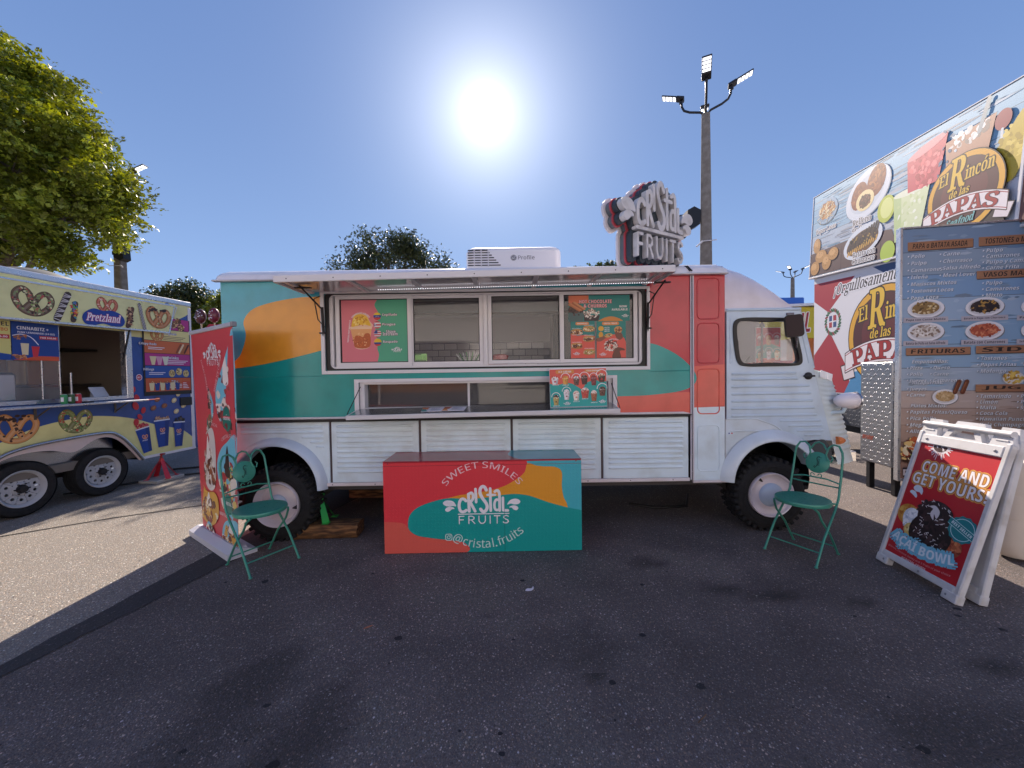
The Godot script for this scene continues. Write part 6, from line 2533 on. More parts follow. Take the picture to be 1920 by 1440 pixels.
func pretzel_trailer() -> void:
	var t := thing("pretzel_trailer", "blue and pale yellow pretzel trailer with open serving flap on two wheels a side", "food trailer", Vector3(-5.38, 0, -4.6), 83.7)
	var x0 := -3.6
	var x1 := 1.68
	var clip_list := [[x0, 1.22, 0.0, 0.0], [0, 0, 0, 0]]
	var rects := [[x0, 0.38, x1, 1.24], [0.78, 1.24, x1, 2.66], [x0, 2.16, 0.78, 2.66]]
	# lower edge follows the two wheel arches
	var arches := P([x0, 0.38, -0.86, 0.38]) + Geo.curve(L([-0.84, 0.38, -0.72, 0.55, -0.55, 0.68, -0.33, 0.75, 0.0, 0.78, 0.41, 0.79, 0.56, 0.72, 0.72, 0.55, 0.84, 0.38]), 4) + P([x1, 0.38, x1, 1.24, x0, 1.24])
	var g := Geo.new()
	g.k = BLUE
	g.prism(arches, -0.05, 0.0)
	for r in rects.slice(1):
		g.box(Vector3(r[0], r[1], -0.05), Vector3(r[2], r[3], 0))
	var cream_low := PackedVector2Array(Geo.curve(L([-3.7, 0.7, -2.4, 0.98, -1.5, 0.86, -0.9, 0.76, -0.535, 0.85, -0.234, 0.975, 0.165, 1.04, 0.451, 1.027, 0.771, 0.955, 1.055, 0.84, 1.3, 0.76, 1.5, 0.68, 1.75, 0.45]), 6)) + P([1.75, 0.2, -3.7, 0.2])
	var cream_top := P([-3.7, 2.8, -3.7, 2.1, 1.18, 2.1]) + Geo.curve(L([1.2, 2.12, 1.3, 2.28, 1.46, 2.42, 1.62, 2.52, 1.75, 2.66]), 5) + P([1.75, 2.8])
	g.z = 0.0006
	for q in Geometry2D.intersect_polygons(cream_low, arches):
		g.flat(q, STRAW, 0.0)
	for r in rects.slice(1):
		for q in Geometry2D.intersect_polygons(cream_top, rect_poly(r)):
			g.flat(q, STRAW, 0.0)
	g.z = 0.0009
	for e in [[1.3, 2.62, 0.05, "3a63b0"], [1.45, 2.3, 0.12, "2a55a5"], [1.1, 1.15, 0.1, "2c57a4"], [0.95, 2.0, 0.08, "1b3c80"]]:
		g.oval(e[0], e[1], e[2], e[2] * 0.7, h(e[3]), 0.3)
	part("side_wall", g, M.paint, t)
	# printed food on the side
	g = Geo.new()
	g.z = 0.0014
	knot(g, -0.405, 0.99, 0.165, h("c98b52"), [h("3a2420"), h("4a2e24")], 26, -0.1)
	for i in 9:
		g.oval(-0.44 + rng.randf_range(-0.12, 0.1), 1.1 + rng.randf_range(-0.03, 0.03), 0.022, 0.016, h("38231e"), rng.randf(), 8)
	knot(g, 0.12, 1.01, 0.15, h("7c7a48"), [h("6d8a4a"), h("b9483a"), h("8fa05a"), h("4a4a30"), h("d9cfa0")], 130, -0.1)
	knot(g, -1.2, 1.03, 0.16, h("8a5a3a"), [h("e6dccd"), h("4a2e24"), h("c9a06a")], 100, -0.1)
	for e in [[0.91, 0.63, 0.19, 0.36, 0.18, "c0303a"], [1.16, 0.69, 0.23, 0.4, 0.02, "b58a6a"], [1.41, 0.64, 0.18, 0.38, -0.06, "2c2424"]]:
		var b := Transform2D(e[4], Vector2(e[0], e[1]))
		var q := func(l: Array) -> PackedVector2Array:
			return b * P(l)
		var w: float = e[2] / 2.0
		var hh: float = e[3] / 2.0
		dots(g, e[0] - sin(e[4]) * hh * 1.05, e[1] + hh * 1.1, w * 0.85, 0.05, 30, 0.026, [h(e[5]), h(e[5]).lightened(0.15), h(e[5]).darkened(0.2)])
		g.flat(q.call([-w * 0.62, -hh, w * 0.62, -hh, w, hh, -w, hh]), h("1d4290"))
		g.flat(q.call([w * 0.2, -hh, w * 0.62, -hh, w, hh, w * 0.4, hh]), h("17367a"))
		g.flat(q.call([-w * 1.02, hh - 0.012, w * 1.02, hh - 0.012, w * 1.02, hh + 0.006, -w * 1.02, hh + 0.006]), h("dfe0e8"))
		knot(g, e[0], e[1] + 0.05, 0.035, h("d98a6a"), [h("e9c0a8")], 4)
		g.text("Pretzland", e[0], e[1] - 0.0, 0.07, 0.022, script_font, PAPER, 0.0, 0.1, 0.2)
	for e in [[0.82, 1.24, 0.035], [0.8, 1.13, 0.04], [0.9, 1.06, 0.032], [0.78, 1.36, 0.03], [0.85, 0.97, 0.03], [0.8, 0.9, 0.035]]:
		g.oval(e[0], e[1], e[2], e[2] * 1.5, h("c22f38"), rng.randf_range(-0.5, 0.5), 10)
	for e in [[1.1, 1.2, 0], [1.04, 1.08, 0], [1.2, 1.1, 0], [1.42, 1.27, 1], [1.35, 1.17, 1], [1.5, 1.08, 1], [1.38, 1.0, 1]]:
		g.oval(e[0], e[1], 0.045, 0.035, h("8a5438") if e[2] == 0 else h("d9c08a"), rng.randf_range(0.3, 1.4), 12)
		g.oval(e[0] + 0.004, e[1] + 0.004, 0.026, 0.014, h("a86f4c") if e[2] == 0 else h("efe0b4"), 0.7, 10)
	g.oval(0.86, 1.53, 0.04, 0.045, h("e4dfe6"))
	g.oval(0.86, 1.53, 0.033, 0.038, h("b5414f"))
	g.text("BT", 0.86, 1.53, 0.04, 0.02, sans_bold, PAPER)
	part("side_print", g, M.print, t)
	# menu panel, six coloured rows over a black edge: 100 by 160 units
	g = Geo.new()
	g.k = h("17171c")
	g.box(Vector3(0.925, 1.262, 0.002), Vector3(1.645, 2.43, 0.014), 0.003)
	frame(g, Vector3(0.935, 1.278, 0.0142), 0.007)
	g.rect(0, 0, 100, 163, h("17171c"))
	var rows := [[164, 138, "b0327e", "Specials", 10, 1], [138, 113, "ddd08c", "Originals", 56, 0], [113, 86, "c9663a", "Crispy Rods", 8, 1], [86, 60, "b0327e", "Drinks", 60, 0], [60, 34, "28509a", "Fillings", 8, 1], [34, 5, "bf5a34", "Bits", 62, 0]]
	var i := 0
	for r in rows:
		var tl: float = r[0]
		var bl: float = r[1]
		g.flat(P([1, bl + 1, 99, bl + 1, 99, tl, 1, tl]), h(r[2]))
		g.text_edge(r[3], r[4], tl - 8, 0, 6.5, sans_bold, PAPER, h("3a2a4a"), 0.4)
		for q in 2 + i % 2:
			g.rect(r[4] - (0.0 if i % 2 == 0 else 16.0), tl - 15 - q * 3.4, r[4] + 34 - q * 5.0, tl - 13.6 - q * 3.4, h("e4dfe6") if i != 1 else h("8a7a5a"))
		i += 1
	for e in [[64, 152, 8], [80, 146, 8], [74, 160, 7]]:
		g.oval(e[0], e[1], e[2], e[2], h("7a4a34"))
		dots(g, e[0], e[1], e[2], e[2], 26, 2.2, [h("3a2420"), h("d9b07a"), h("a8703f")])
	knot(g, 27, 124, 12.0, h("b9783f"), [h("e6cf9a")], 8)
	for q in 4:
		g.stroke(P([68 + q * 6, 90, 78 + q * 6, 108]), 4.0, [h("8a4a2c"), h("e2c9a0"), h("a86a3c"), h("5a2f20")][q])
	for q in 3:
		g.flat(P([14 + q * 13, 62, 20 + q * 13, 62, 24 + q * 13, 80, 10 + q * 13, 80]), [h("e0cfa0"), h("d99ab0"), h("d9d9c0")][q])
	for q in 3:
		g.oval(56 + q * 16, 44 + (q % 2) * 4, 7, 8, h("c9b070"))
		dots(g, 56 + q * 16, 46 + (q % 2) * 4, 6, 6, 20, 1.8, [h("7a5a2c"), h("e6d9a0"), h("4a3020")])
	for q in 6:
		g.flat(P([9 + q * 11, 8, 16 + q * 11, 8, 18 + q * 11, 24, 7 + q * 11, 24]), h("e0cfa0") if q % 2 == 0 else h("1f3f86"))
		dots(g, 12.5 + q * 11, 25, 5, 2.5, 8, 1.5, [h("8a5a34"), h("d9b07a")])
	g.rect(78, 8, 97, 26, h("c2452f"))
	for q in 4:
		g.rect(80, 11 + q * 3.6, 94 - q * 2, 12.4 + q * 3.6, PAPER)
	part("menu_panel", g, M.print, t, "framed menu panel with six coloured rows")
	# roof edge, corner trim, lower trim
	g = Geo.new()
	g.k = h("dadbe2")
	g.box(Vector3(x0, 2.66, -2.4), Vector3(x1 + 0.01, 2.735, 0.012), 0.01)
	part("roof", g, M.alu, t)
	g = Geo.new()
	g.box(Vector3(x1 - 0.05, 0.38, 0.001), Vector3(x1 + 0.004, 2.64, 0.006), 0.002)
	g.box(Vector3(0.85, 0.362, -0.05), Vector3(x1 + 0.01, 0.4, 0.006), 0.003)
	part("edge_trim", g, M.white_frame, t)
	g = Geo.new()
	g.k = BLUE
	g.box(Vector3(x1 - 0.05, 0.4, -2.38), Vector3(x1, 2.66, -0.05))
	part("end_wall", g, M.paint, t)
	g = Geo.new()
	g.k = BLUE
	g.box(Vector3(x0, 0.4, -2.38), Vector3(x0 + 0.05, 2.66, -0.05))
	part("end_wall", g, M.paint, t)
	g = Geo.new()
	g.k = h("c4b4a4")
	g.box(Vector3(x0, 0.4, -2.4), Vector3(x1, 2.66, -2.36))
	part("far_wall", g, M.plain, t)
	g = Geo.new()
	g.k = h("b5a596")
	g.box(Vector3(x1 - 0.06, 0.5, -2.36), Vector3(x1 - 0.051, 2.65, -0.06))
	part("wall_lining", g, M.plain, t)
	g = Geo.new()
	g.k = h("6c6660")
	g.box(Vector3(x0, 0.4, -2.36), Vector3(x1 - 0.05, 0.5, -0.05))
	part("trailer_floor", g, M.plain, t)
	# fender: a bright rolled edge and the plate between the wheels
	var top := Geo.curve(L([-0.86, 0.36, -0.74, 0.55, -0.56, 0.7, -0.33, 0.77, 0.0, 0.8, 0.41, 0.812, 0.575, 0.74, 0.735, 0.55, 0.86, 0.36]), 6)
	var low := Geo.curve(L([-0.82, 0.36, -0.7, 0.54, -0.55, 0.655, -0.36, 0.7, -0.15, 0.69, 0.0, 0.64, 0.07, 0.63, 0.15, 0.655, 0.28, 0.735, 0.42, 0.755, 0.56, 0.69, 0.7, 0.53, 0.82, 0.36]), 4)
	g = Geo.new()
	var pts := []
	for p in top:
		pts.append(Vector3(p.x, p.y, 0.03))
	g.tube(pts, 0.02, 10)
	part("fender_rail", g, M.steel, t)
	g = Geo.new()
	g.k = h("c9b8b4")
	var low_r := low.duplicate()
	low_r.reverse()
	g.prism(top + low_r, 0.004, 0.02)
	part("fender_plate", g, M.plain, t)
	g = Geo.new()
	g.box(Vector3(-0.86, 0.25, -0.6), Vector3(0.86, 0.85, -0.52))
	for s in [-0.87, 0.87]:
		g.box(Vector3(s - 0.01, 0.36, -0.52), Vector3(s + 0.01, 0.8, -0.05))
	g.box(Vector3(-0.86, 0.83, -0.52), Vector3(0.86, 0.85, -0.05))
	part("wheel_well", g, M.black, t)
	trailer_wheel(t, -0.36)
	trailer_wheel(t, 0.405)
	# serving opening: frame, inside, glass screen, shelf
	g = Geo.new()
	g.k = h("d4d2d6")
	g.box(Vector3(0.7, 1.24, -0.08), Vector3(0.782, 2.2, 0.012), 0.004)
	g.box(Vector3(x0, 1.236, -0.05), Vector3(0.7, 1.285, 0.012), 0.004)
	part("opening_frame", g, M.alu, t)
	g = Geo.new()
	g.box(Vector3(-3.2, 1.2, 0.013), Vector3(0.79, 1.225, 0.24), 0.004)
	part("serving_shelf", g, M.alu, t)
	g = Geo.new()
	g.k = h("b23a34")
	g.tube([Vector3(0.76, 1.215, 0.235), Vector3(0.93, 1.217, 0.235)], 0.008, 8)
	part("shelf_pin", g, M.plain, t)
	for x in [-1.0, -0.25, 0.55]:
		g = Geo.new()
		g.k = h("55504c")
		g.box(Vector3(x - 0.012, 1.06, 0.001), Vector3(x + 0.012, 1.2, 0.012), 0.002)
		g.tube([Vector3(x, 1.08, 0.01), Vector3(x, 1.195, 0.2)], 0.008, 6)
		part("shelf_bracket", g, M.plain, t)
	g = Geo.new()
	g.box(Vector3(-3.0, 1.29, -0.06), Vector3(0.02, 1.78, -0.055))
	part("glass_screen", g, M.glass, t)
	g = Geo.new()
	g.box(Vector3(0.02, 1.285, -0.065), Vector3(0.032, 2.16, -0.05), 0.002)
	g.box(Vector3(-0.14, 1.285, -0.065), Vector3(-0.13, 1.76, -0.05), 0.002)
	part("screen_post", g, M.alu, t)
	g = Geo.new()
	g.k = h("6d6a66")
	g.box(Vector3(-3.2, 0.5, -0.75), Vector3(0.6, 1.22, -0.12), 0.005)
	part("inner_counter", g, M.steel, t)
	g = Geo.new()
	g.k = h("8d8a88")
	g.box(Vector3(-0.9, 1.22, -0.6), Vector3(-0.25, 1.6, -0.2), 0.03)
	g.k = h("a7a4a0")
	g.box(Vector3(-1.6, 1.22, -0.6), Vector3(-0.95, 1.68, -0.2), 0.05)
	part("warmer_cabinet", g, M.steel, t)
	g = Geo.new()
	for q in 5:
		g.k = [h("a8804e"), h("b58c58"), h("94703f"), h("bf9a66"), h("8a6638")][q]
		g.box(Vector3(-0.1 + q * 0.19, 1.45, -1.75 - (q % 2) * 0.05), Vector3(0.07 + q * 0.19, 1.78 + (q % 3) * 0.04, -1.5), 0.01)
	part("paper_bags", g, M.rough, t)
	g = Geo.new()
	g.k = h("4a423c")
	g.box(Vector3(-1.0, 1.41, -2.36), Vector3(1.5, 1.448, -1.45), 0.004)
	g.box(Vector3(-1.0, 1.96, -2.36), Vector3(1.5, 1.99, -1.5), 0.004)
	part("wall_shelf", g, M.plain, t)
	g = Geo.new()
	g.tube([Vector3(0.3, 1.22, -0.3), Vector3(0.3, 1.6, -0.3)], 0.012, 8)
	g.box(Vector3(0.2, 1.22, -0.36), Vector3(0.42, 1.23, -0.24), 0.003)
	part("stand_post", g, M.alu, t)
	g = Geo.new()
	g.k = h("cfd2da")
	g.t = Transform3D(Basis(Vector3.RIGHT, -0.6), Vector3(0.56, 1.34, -0.25))
	g.box(Vector3(-0.09, -0.08, -0.008), Vector3(0.09, 0.08, 0.008), 0.005)
	g.t = Transform3D.IDENTITY
	g.box(Vector3(0.52, 1.22, -0.34), Vector3(0.6, 1.33, -0.26), 0.01)
	part("till_screen", g, M.plain, t)
	# hanging posters behind the flap
	g = Geo.new()
	g.k = h("1c3f86")
	g.box(Vector3(-0.385, 1.735, -0.045), Vector3(0.018, 2.16, -0.04))
	frame(g, Vector3(-0.385, 1.735, -0.0398), 0.01)
	g.flat(Geo.curve(L([0, 0.0, 10, 2, 22, 5, 40, 5]), 5) + P([40, 0]), h("c9522f"))
	g.text("CINNABITZ +", 18, 36, 27, 3.6, sans_bold, PAPER)
	g.text("PINK LEMONADE (24 OZ)", 21, 31, 32, 2.4, sans_bold, PAPER)
	g.rect(23, 24.5, 39.5, 28.5, h("b5302f"))
	g.text("FOR $10.00", 31, 26.5, 14, 2.2, sans_bold, PAPER)
	g.flat(P([8, 6, 13, 6, 14, 19, 7, 19]), h("d9c9a0"))
	g.flat(P([17, 4, 21, 4, 23, 16, 16, 16]), h("c9303c"))
	g.stroke(Geo.curve(L([1, 27, 8, 29, 16, 26, 22, 18]), 4), 0.8, PAPER)
	dots(g, 8, 26, 6, 2.6, 20, 1.6, [h("8a5438"), h("b9784a")])
	dots(g, 6, 4, 6, 2.4, 24, 1.6, [h("8a5438"), h("c98a5a"), h("b5603a")])
	part("drink_poster", g, M.print, t, "blue poster of a pink lemonade offer")
	g = Geo.new()
	g.k = h("d2c878")
	g.box(Vector3(-0.82, 1.735, -0.045), Vector3(-0.392, 2.18, -0.04))
	frame(g, Vector3(-0.82, 1.735, -0.0398), 0.01)
	g.flat(Geo.curve(L([0, 5, 15, 9, 30, 8, 42.8, 6]), 5) + P([42.8, 0, 0, 0]), h("1f4690"))
	g.text("PRETZEL", 30, 39, 24, 4.4, sans_bold, h("26303c"))
	g.text("COMBO", 33, 33, 16, 3.6, sans_bold, h("c9622f"))
	g.rect(22, 23, 42, 27.5, h("b5302f"))
	g.text("FOR $16.00", 32, 25.2, 17, 2.4, sans_bold, PAPER)
	part("combo_poster", g, M.print, t, "pale yellow poster of a pretzel offer")
	# serving flap with the trailer's name
	g = Geo.new()
	g.k = STRAW.lightened(0.05)
	g.prism(P([-3.0, 2.14, 1.2, 2.205, 1.295, 2.6, -3.0, 2.55]), 0.1, 0.125)
	part("serving_flap", g, M.paint, t)
	g = Geo.new()
	g.ring(P([-3.02, 2.12, 1.215, 2.185, 1.312, 2.618, -3.02, 2.568]), P([-3.0, 2.14, 1.2, 2.205, 1.295, 2.6, -3.0, 2.55]), 0.09, 0.132)
	g.box(Vector3(-3.0, 2.56, 0.001), Vector3(1.3, 2.6, 0.1), 0.004)
	part("flap_frame", g, M.alu, t)
	g = Geo.new()
	g.z = 0.1262
	knot(g, -0.3, 2.383, 0.158, h("6a5038"), [h("8fa05a"), h("b9584a"), h("3a2a20"), h("d9cfa0"), h("7c8a5a"), h("4a3a2a")], 150, -0.15)
	g.stroke(P([0.01, 2.52, -0.1, 2.22]), 0.07, h("3a2824"))
	for q in 16:
		var a := V(0.01, 2.52).lerp(V(-0.1, 2.22), q / 15.0)
		g.stroke(PackedVector2Array([a + V(-0.03, 0.004), a + V(0.03, -0.004 + 0.014 * (q % 3 - 1))]), 0.007, h("d9d0cc"))
	g.stroke(P([0.08, 2.43, 0.05, 2.22]), 0.055, h("4a3a2c"))
	dots(g, 0.065, 2.33, 0.03, 0.115, 50, 0.022, [h("3a78a8"), h("c9483a"), h("5a9a4a"), h("d9a93a"), h("3a2a24")])
	knot(g, 0.413, 2.46, 0.105, h("b5573a"), [h("e9c9b4"), h("d98a6a")], 26, -0.05)
	g.flat(Geo.blob(L([0.14, 2.27, 0.17, 2.34, 0.26, 2.4, 0.36, 2.385, 0.47, 2.4, 0.57, 2.36, 0.61, 2.28, 0.57, 2.21, 0.46, 2.2, 0.36, 2.22, 0.26, 2.19, 0.17, 2.2]), 5), h("1f3f8f"))
	g.text_edge("Pretzland", 0.375, 2.297, 0.37, 0.1, script_font, PAPER, h("b5486a"), 0.006, 0.0, 0.03, 0.25)
	g.stroke(P([0.71, 2.47, 0.64, 2.22]), 0.05, h("5a3a2a"))
	dots(g, 0.675, 2.345, 0.03, 0.13, 60, 0.024, [h("3a2420"), h("8a5a3a"), h("c9a078"), h("4a2e24")])
	g.stroke(P([0.8, 2.54, 0.858, 2.215]), 0.045, h("3a3230"))
	for q in 16:
		var a := V(0.8, 2.54).lerp(V(0.858, 2.215), q / 15.0)
		g.stroke(PackedVector2Array([a + V(-0.022, 0.01), a + V(0.022, -0.012)]), 0.008, h("cfc8c4"))
	knot(g, 1.058, 2.4, 0.155, h("b5703f"), [h("3a2420"), h("e0b98a")], 12, -0.08)
	for q in 14:
		g.oval(1.058 + rng.randf_range(-0.12, 0.12), 2.505 + rng.randf_range(-0.02, 0.02), 0.022, 0.014, h("3a221e"), rng.randf(), 8)
	for q in 3:
		knot(g, -1.0 - q * 0.62, 2.36, 0.15, h("b5703f"), [h("3a2420"), h("e0b98a")], 30, 0.1)
	part("flap_print", g, M.print, t)
	g = Geo.new()
	g.tube([Vector3(0.69, 2.2, 0.1), Vector3(0.66, 1.78, 0.02)], 0.011, 8)
	g.tube([Vector3(0.67, 1.98, 0.06), Vector3(0.655, 1.7, 0.015)], 0.006, 8)
	part("flap_strut", g, M.black, t)
	g = Geo.new()
	g.box(Vector3(1.45, 1.08, 0.001), Vector3(1.64, 1.21, 0.02), 0.004)
	part("latch_plate", g, M.black, t)
	g = Geo.new()
	for p in [Vector3(1.25, 2.52, 0.03), Vector3(1.36, 2.42, 0.03)]:
		g.tube([Vector3(1.2, 2.6, 0.11), p, Vector3(1.45, 2.62, 0.01)], 0.005, 6)
	g.tube([Vector3(1.18, 2.31, 0.01), Vector3(1.42, 2.29, 0.01)], 0.005, 6)
	part("stay_cable", g, M.white_frame, t)
	g = Geo.new()
	g.k = h("77756f")
	g.t = Transform3D(Basis.IDENTITY, Vector3(0.25, 2.73, -0.75))
	g.lathe([Vector2(0.42, 0.0), Vector2(0.42, 0.04), Vector2(0.36, 0.11), Vector2(0.2, 0.17), Vector2(0.0, 0.185)], 28)
	part("roof_vent", g, M.plain, t)
	g = Geo.new()
	g.tube([Vector3(1.68, 0.45, -1.0), Vector3(2.6, 0.4, -1.2)], 0.05, 6)
	g.tube([Vector3(1.68, 0.45, -1.4), Vector3(2.6, 0.4, -1.2)], 0.05, 6)
	part("tow_bar", g, M.dark_metal, t)
	# cans on the shelf
	var tr := t.transform
	var src: Node3D = null
	for e in [[-0.1, "3f8f5a", "green drinks can at the left of the trailer's serving shelf"], [-0.03, "3c5a34", "dark olive drinks can between the green and the red can"], [0.035, "b8303c", "red drinks can on the trailer's serving shelf"]]:
		g = Geo.new()
		g.k = h(e[1])
		g.lathe([Vector2(0.0, 0.0), Vector2(0.024, 0.0), Vector2(0.03, 0.008), Vector2(0.03, 0.1), Vector2(0.024, 0.112)], 18)
		g.k = h("c9c9cd")
		g.lathe([Vector2(0.024, 0.112), Vector2(0.025, 0.116), Vector2(0.0, 0.112)], 18)
		g.k = PAPER
		g.t = Transform3D(Basis(Vector3.UP, 0.4), Vector3.ZERO)
		g.box(Vector3(-0.012, 0.03, 0.0275), Vector3(0.012, 0.08, 0.031))
		whole("drinks_can", g, M.plain, e[2], "can", tr * Vector3(e[0], 1.226, 0.17), "cans on the serving shelf")
	g = Geo.new()
	g.k = h("2a2a30")
	g.lathe([Vector2(0.0, 0.0), Vector2(0.05, 0.0), Vector2(0.055, 0.015), Vector2(0.0, 0.018)], 18)
	g.k = h("cfcfd6")
	g.ball(Vector3(0.0, 0.025, 0.0), Vector3(0.028, 0.016, 0.02), 10, 6)
	whole("bottle_opener", g, M.plain, "small black and white object on the shelf right of the cans", "opener", tr * Vector3(0.13, 1.226, 0.17))
	# red stand under the drawbar, on a pale board
	g = Geo.new()
	g.k = h("a9a49c")
	g.cbox(Vector3(0, 0.02, 0), Vector3(0.42, 0.04, 0.3), 0.004)
	var board := whole("ground_board", g, M.rough, "pale board on the ground under the red jack stand", "board", ground_at(-5.25, -5.72))
	board.rotation_degrees.y = 84
	var js := thing("red_jack_stand", "red jack stand on the pale board beneath the pretzel trailer", "jack stand", ground_at(-5.25, -5.72) + Vector3(0, 0.041, 0), 20.0)
	jack_stand(js, h("c9222c"), 0.36)
	g = Geo.new()
	g.tube([Vector3(-5.9, 0.012, -5.0), Vector3(-5.2, 0.012, -5.9), Vector3(-4.6, 0.012, -6.2), Vector3(-3.8, 0.012, -5.9)], 0.014, 6)
	whole("power_cable", g, M.black, "black power cable lying on the lot beside the pretzel trailer", "cable")
	g = Geo.new()
	g.tube([Vector3(-5.6, 0.016, -6.3), Vector3(-4.9, 0.016, -6.6), Vector3(-4.0, 0.016, -6.5), Vector3(-3.2, 0.016, -6.9)], 0.016, 6)
	whole("black_hose", g, M.black, "black hose lying behind the power cable", "hose")
	# kiosk behind the trailer with dipped fruit on its roof
	t = thing("dessert_kiosk", "red, white and blue dessert kiosk behind the pretzel trailer with giant dipped fruits", "kiosk", Vector3(-6.25, 0, -8.4))
	g = Geo.new()
	g.k = h("23407f")
	g.box(Vector3(-1.2, 0.0, -1.4), Vector3(0.9, 2.3, 0.0), 0.01)
	part("body", g, M.paint, t)
	g = Geo.new()
	g.k = h("b5283a")
	g.prism(P([-0.6, 2.3, 0.9, 2.3, 0.9, 2.62, -0.3, 2.68]), 0.0, 0.02)
	g.k = h("e2e0e6")
	g.prism(P([0.0, 2.3, 0.62, 2.3, 0.62, 2.57, 0.12, 2.6]), 0.022, 0.03)
	g.k = h("22407f")
	g.prism(P([-0.4, 2.3, 0.5, 2.3, -0.1, 2.62]), 0.032, 0.04)
	part("sign_board", g, M.plain, t)
	i = 0
	for e in [[-0.16, 2.86, "7c2029"], [0.3, 2.88, "4a2a22"], [0.68, 2.72, "3a1f1c"], [-0.45, 2.84, "5a2420"]]:
		g = Geo.new()
		g.k = h(e[2])
		g.ball(Vector3(e[0], e[1], 0.05), Vector3(0.11, 0.16, 0.09), 14, 10)
		for q in 10:
			g.k = h("e6dcd6")
			var d := Vector3(rng.randf_range(-0.8, 0.8), rng.randf_range(-0.6, 0.8), 0.0)
			d.z = sqrt(maxf(0.05, 1.0 - d.x * d.x - d.y * d.y))
			g.ball(Vector3(e[0], e[1], 0.05) + d * Vector3(0.11, 0.16, 0.09), Vector3(0.016, 0.012, 0.012), 6, 4)
		g.k = h("c9b48a")
		g.tube([Vector3(e[0], 2.3, 0.02), Vector3(e[0], e[1] - 0.12, 0.04)], 0.015, 6)
		part("dipped_fruit", g, M.paint, t)
		i += 1


func ground_at(x: float, z: float) -> Vector3:
	return Vector3(x, -0.007, z)
# ------------------------------------------------------------------ potato trailer on the right
func planks(g: Geo, x0: float, y0: float, x1: float, y1: float, count: int, cols: Array) -> void:
	# printed boards
	for i in count:
		var a := lerpf(y0, y1, float(i) / count)
		var b := lerpf(y0, y1, float(i + 1) / count)
		var c: Color = cols[i % cols.size()]
		g.z = maxf(g.z, 0.0)
		g.flat(P([x0, a, x1, a, x1, b - (b - a) * 0.03, x0, b - (b - a) * 0.03]), c, 0.0)
		g.flat(P([x0, b - (b - a) * 0.03, x1, b - (b - a) * 0.03, x1, b, x0, b]), c.darkened(0.35), 0.0)
	g.z += 0.00005
	for i in int((x1 - x0) * count * 14.0):
		var x := rng.randf_range(x0, x1)
		var y := rng.randf_range(y0, y1)
		var l := (x1 - x0) * rng.randf_range(0.03, 0.16)
		var w := (y1 - y0) / count * rng.randf_range(0.04, 0.14)
		var c: Color = cols[rng.randi() % cols.size()]
		c = c.darkened(0.16) if rng.randf() < 0.5 else c.lightened(0.14)
		if x + l < x1 and y + w < y1:
			g.flat(P([x, y, x + l * 0.5, y - w * 0.2, x + l, y + w * 0.4, x + l * 0.6, y + w, x + l * 0.1, y + w * 0.7]), c, 0.00001)


func papas_badge(g: Geo, x: float, y: float, r: float, full: bool) -> void:
	g.oval(x, y, r, r, h("2a1a14"), 0.0, 40)
	g.oval(x, y, r * 0.975, r * 0.975, h("d9a032"), 0.0, 40)
	g.oval(x, y, r * 0.85, r * 0.85, h("2a1a14"), 0.0, 40)
	g.oval(x, y, r * 0.83, r * 0.83, h("4c1a20"), 0.0, 40)
	g.oval(x, y + r * 0.05, r * 0.6, r * 0.55, h("5e2228"), 0.0, 30)
	var gold := h("dcb23c")
	var dark := h("2a1712")
	g.text_edge("El", x - r * 0.56, y + r * 0.5, r * 0.26, r * 0.3, script_font, gold, dark, r * 0.025, 0.0, 0.15, 0.2)
	g.text_edge("R", x - r * 0.18, y + r * 0.56, r * 0.44, r * 0.78, script_font, gold, dark, r * 0.03, 0.0, 0.08, 0.15)
	g.text_edge("incón", x + r * 0.37, y + r * 0.5, r * 0.7, r * 0.34, script_font, gold, dark, r * 0.025, 0.0, 0.08, 0.15)
	g.text_edge("de las", x - r * 0.1, y + r * 0.07, r * 0.52, r * 0.2, script_font, gold, dark, r * 0.02, 0.0, 0.05, 0.2)
	# ribbon with folded ends
	var top := []
	var low := []
	for i in 13:
		var u := -1.08 + 2.16 * i / 12.0
		top.append(V(x + u * r, y - r * 0.06 - u * u * r * 0.22))
		low.append(V(x + u * r, y - r * 0.5 - u * u * r * 0.2))
	for s in [-1.0, 1.0]:
		g.flat(P([x + s * r * 0.86, y - r * 0.5, x + s * r * 1.25, y - r * 0.58, x + s * r * 1.14, y - r * 0.92, x + s * r * 0.78, y - r * 0.84]), h("2a1a14"))
		g.flat(P([x + s * r * 0.87, y - r * 0.52, x + s * r * 1.22, y - r * 0.6, x + s * r * 1.12, y - r * 0.9, x + s * r * 0.8, y - r * 0.82]), h("d9ced2"))
	low.reverse()
	var rib_ := PackedVector2Array(top + low)
	for p in Geometry2D.offset_polygon(PackedVector2Array(Array(rib_).map(func(v): return v * 1000.0)), r * 22.0):
		g.flat(PackedVector2Array(Array(p).map(func(v): return v / 1000.0)), h("3a1a1c"))
	g.flat(rib_, h("e2d9dd"))
	low.reverse()
	for l in [[top, -0.04], [low, 0.04]]:
		var ln := PackedVector2Array()
		for p in l[0]:
			ln.append(p + V(0, l[1] * r))
		g.stroke(ln, r * 0.018, h("9a3038"))
	for i in 5:
		var u := -0.72 + i * 0.36
		g.text_edge("PAPAS"[i], x + u * r, y - r * 0.28 - u * u * r * 0.21, r * 0.34, r * 0.34, serif_bold, h("9c2a2c"), h("3a1416"), r * 0.012, 0.0, -u * 0.3)
	g.text_edge("Seafood", x, y - r * 0.66, r * 0.72, r * 0.2, script_font, h("6fb0b5"), h("1a1414"), r * 0.014, 0.0, 0.06, 0.3)


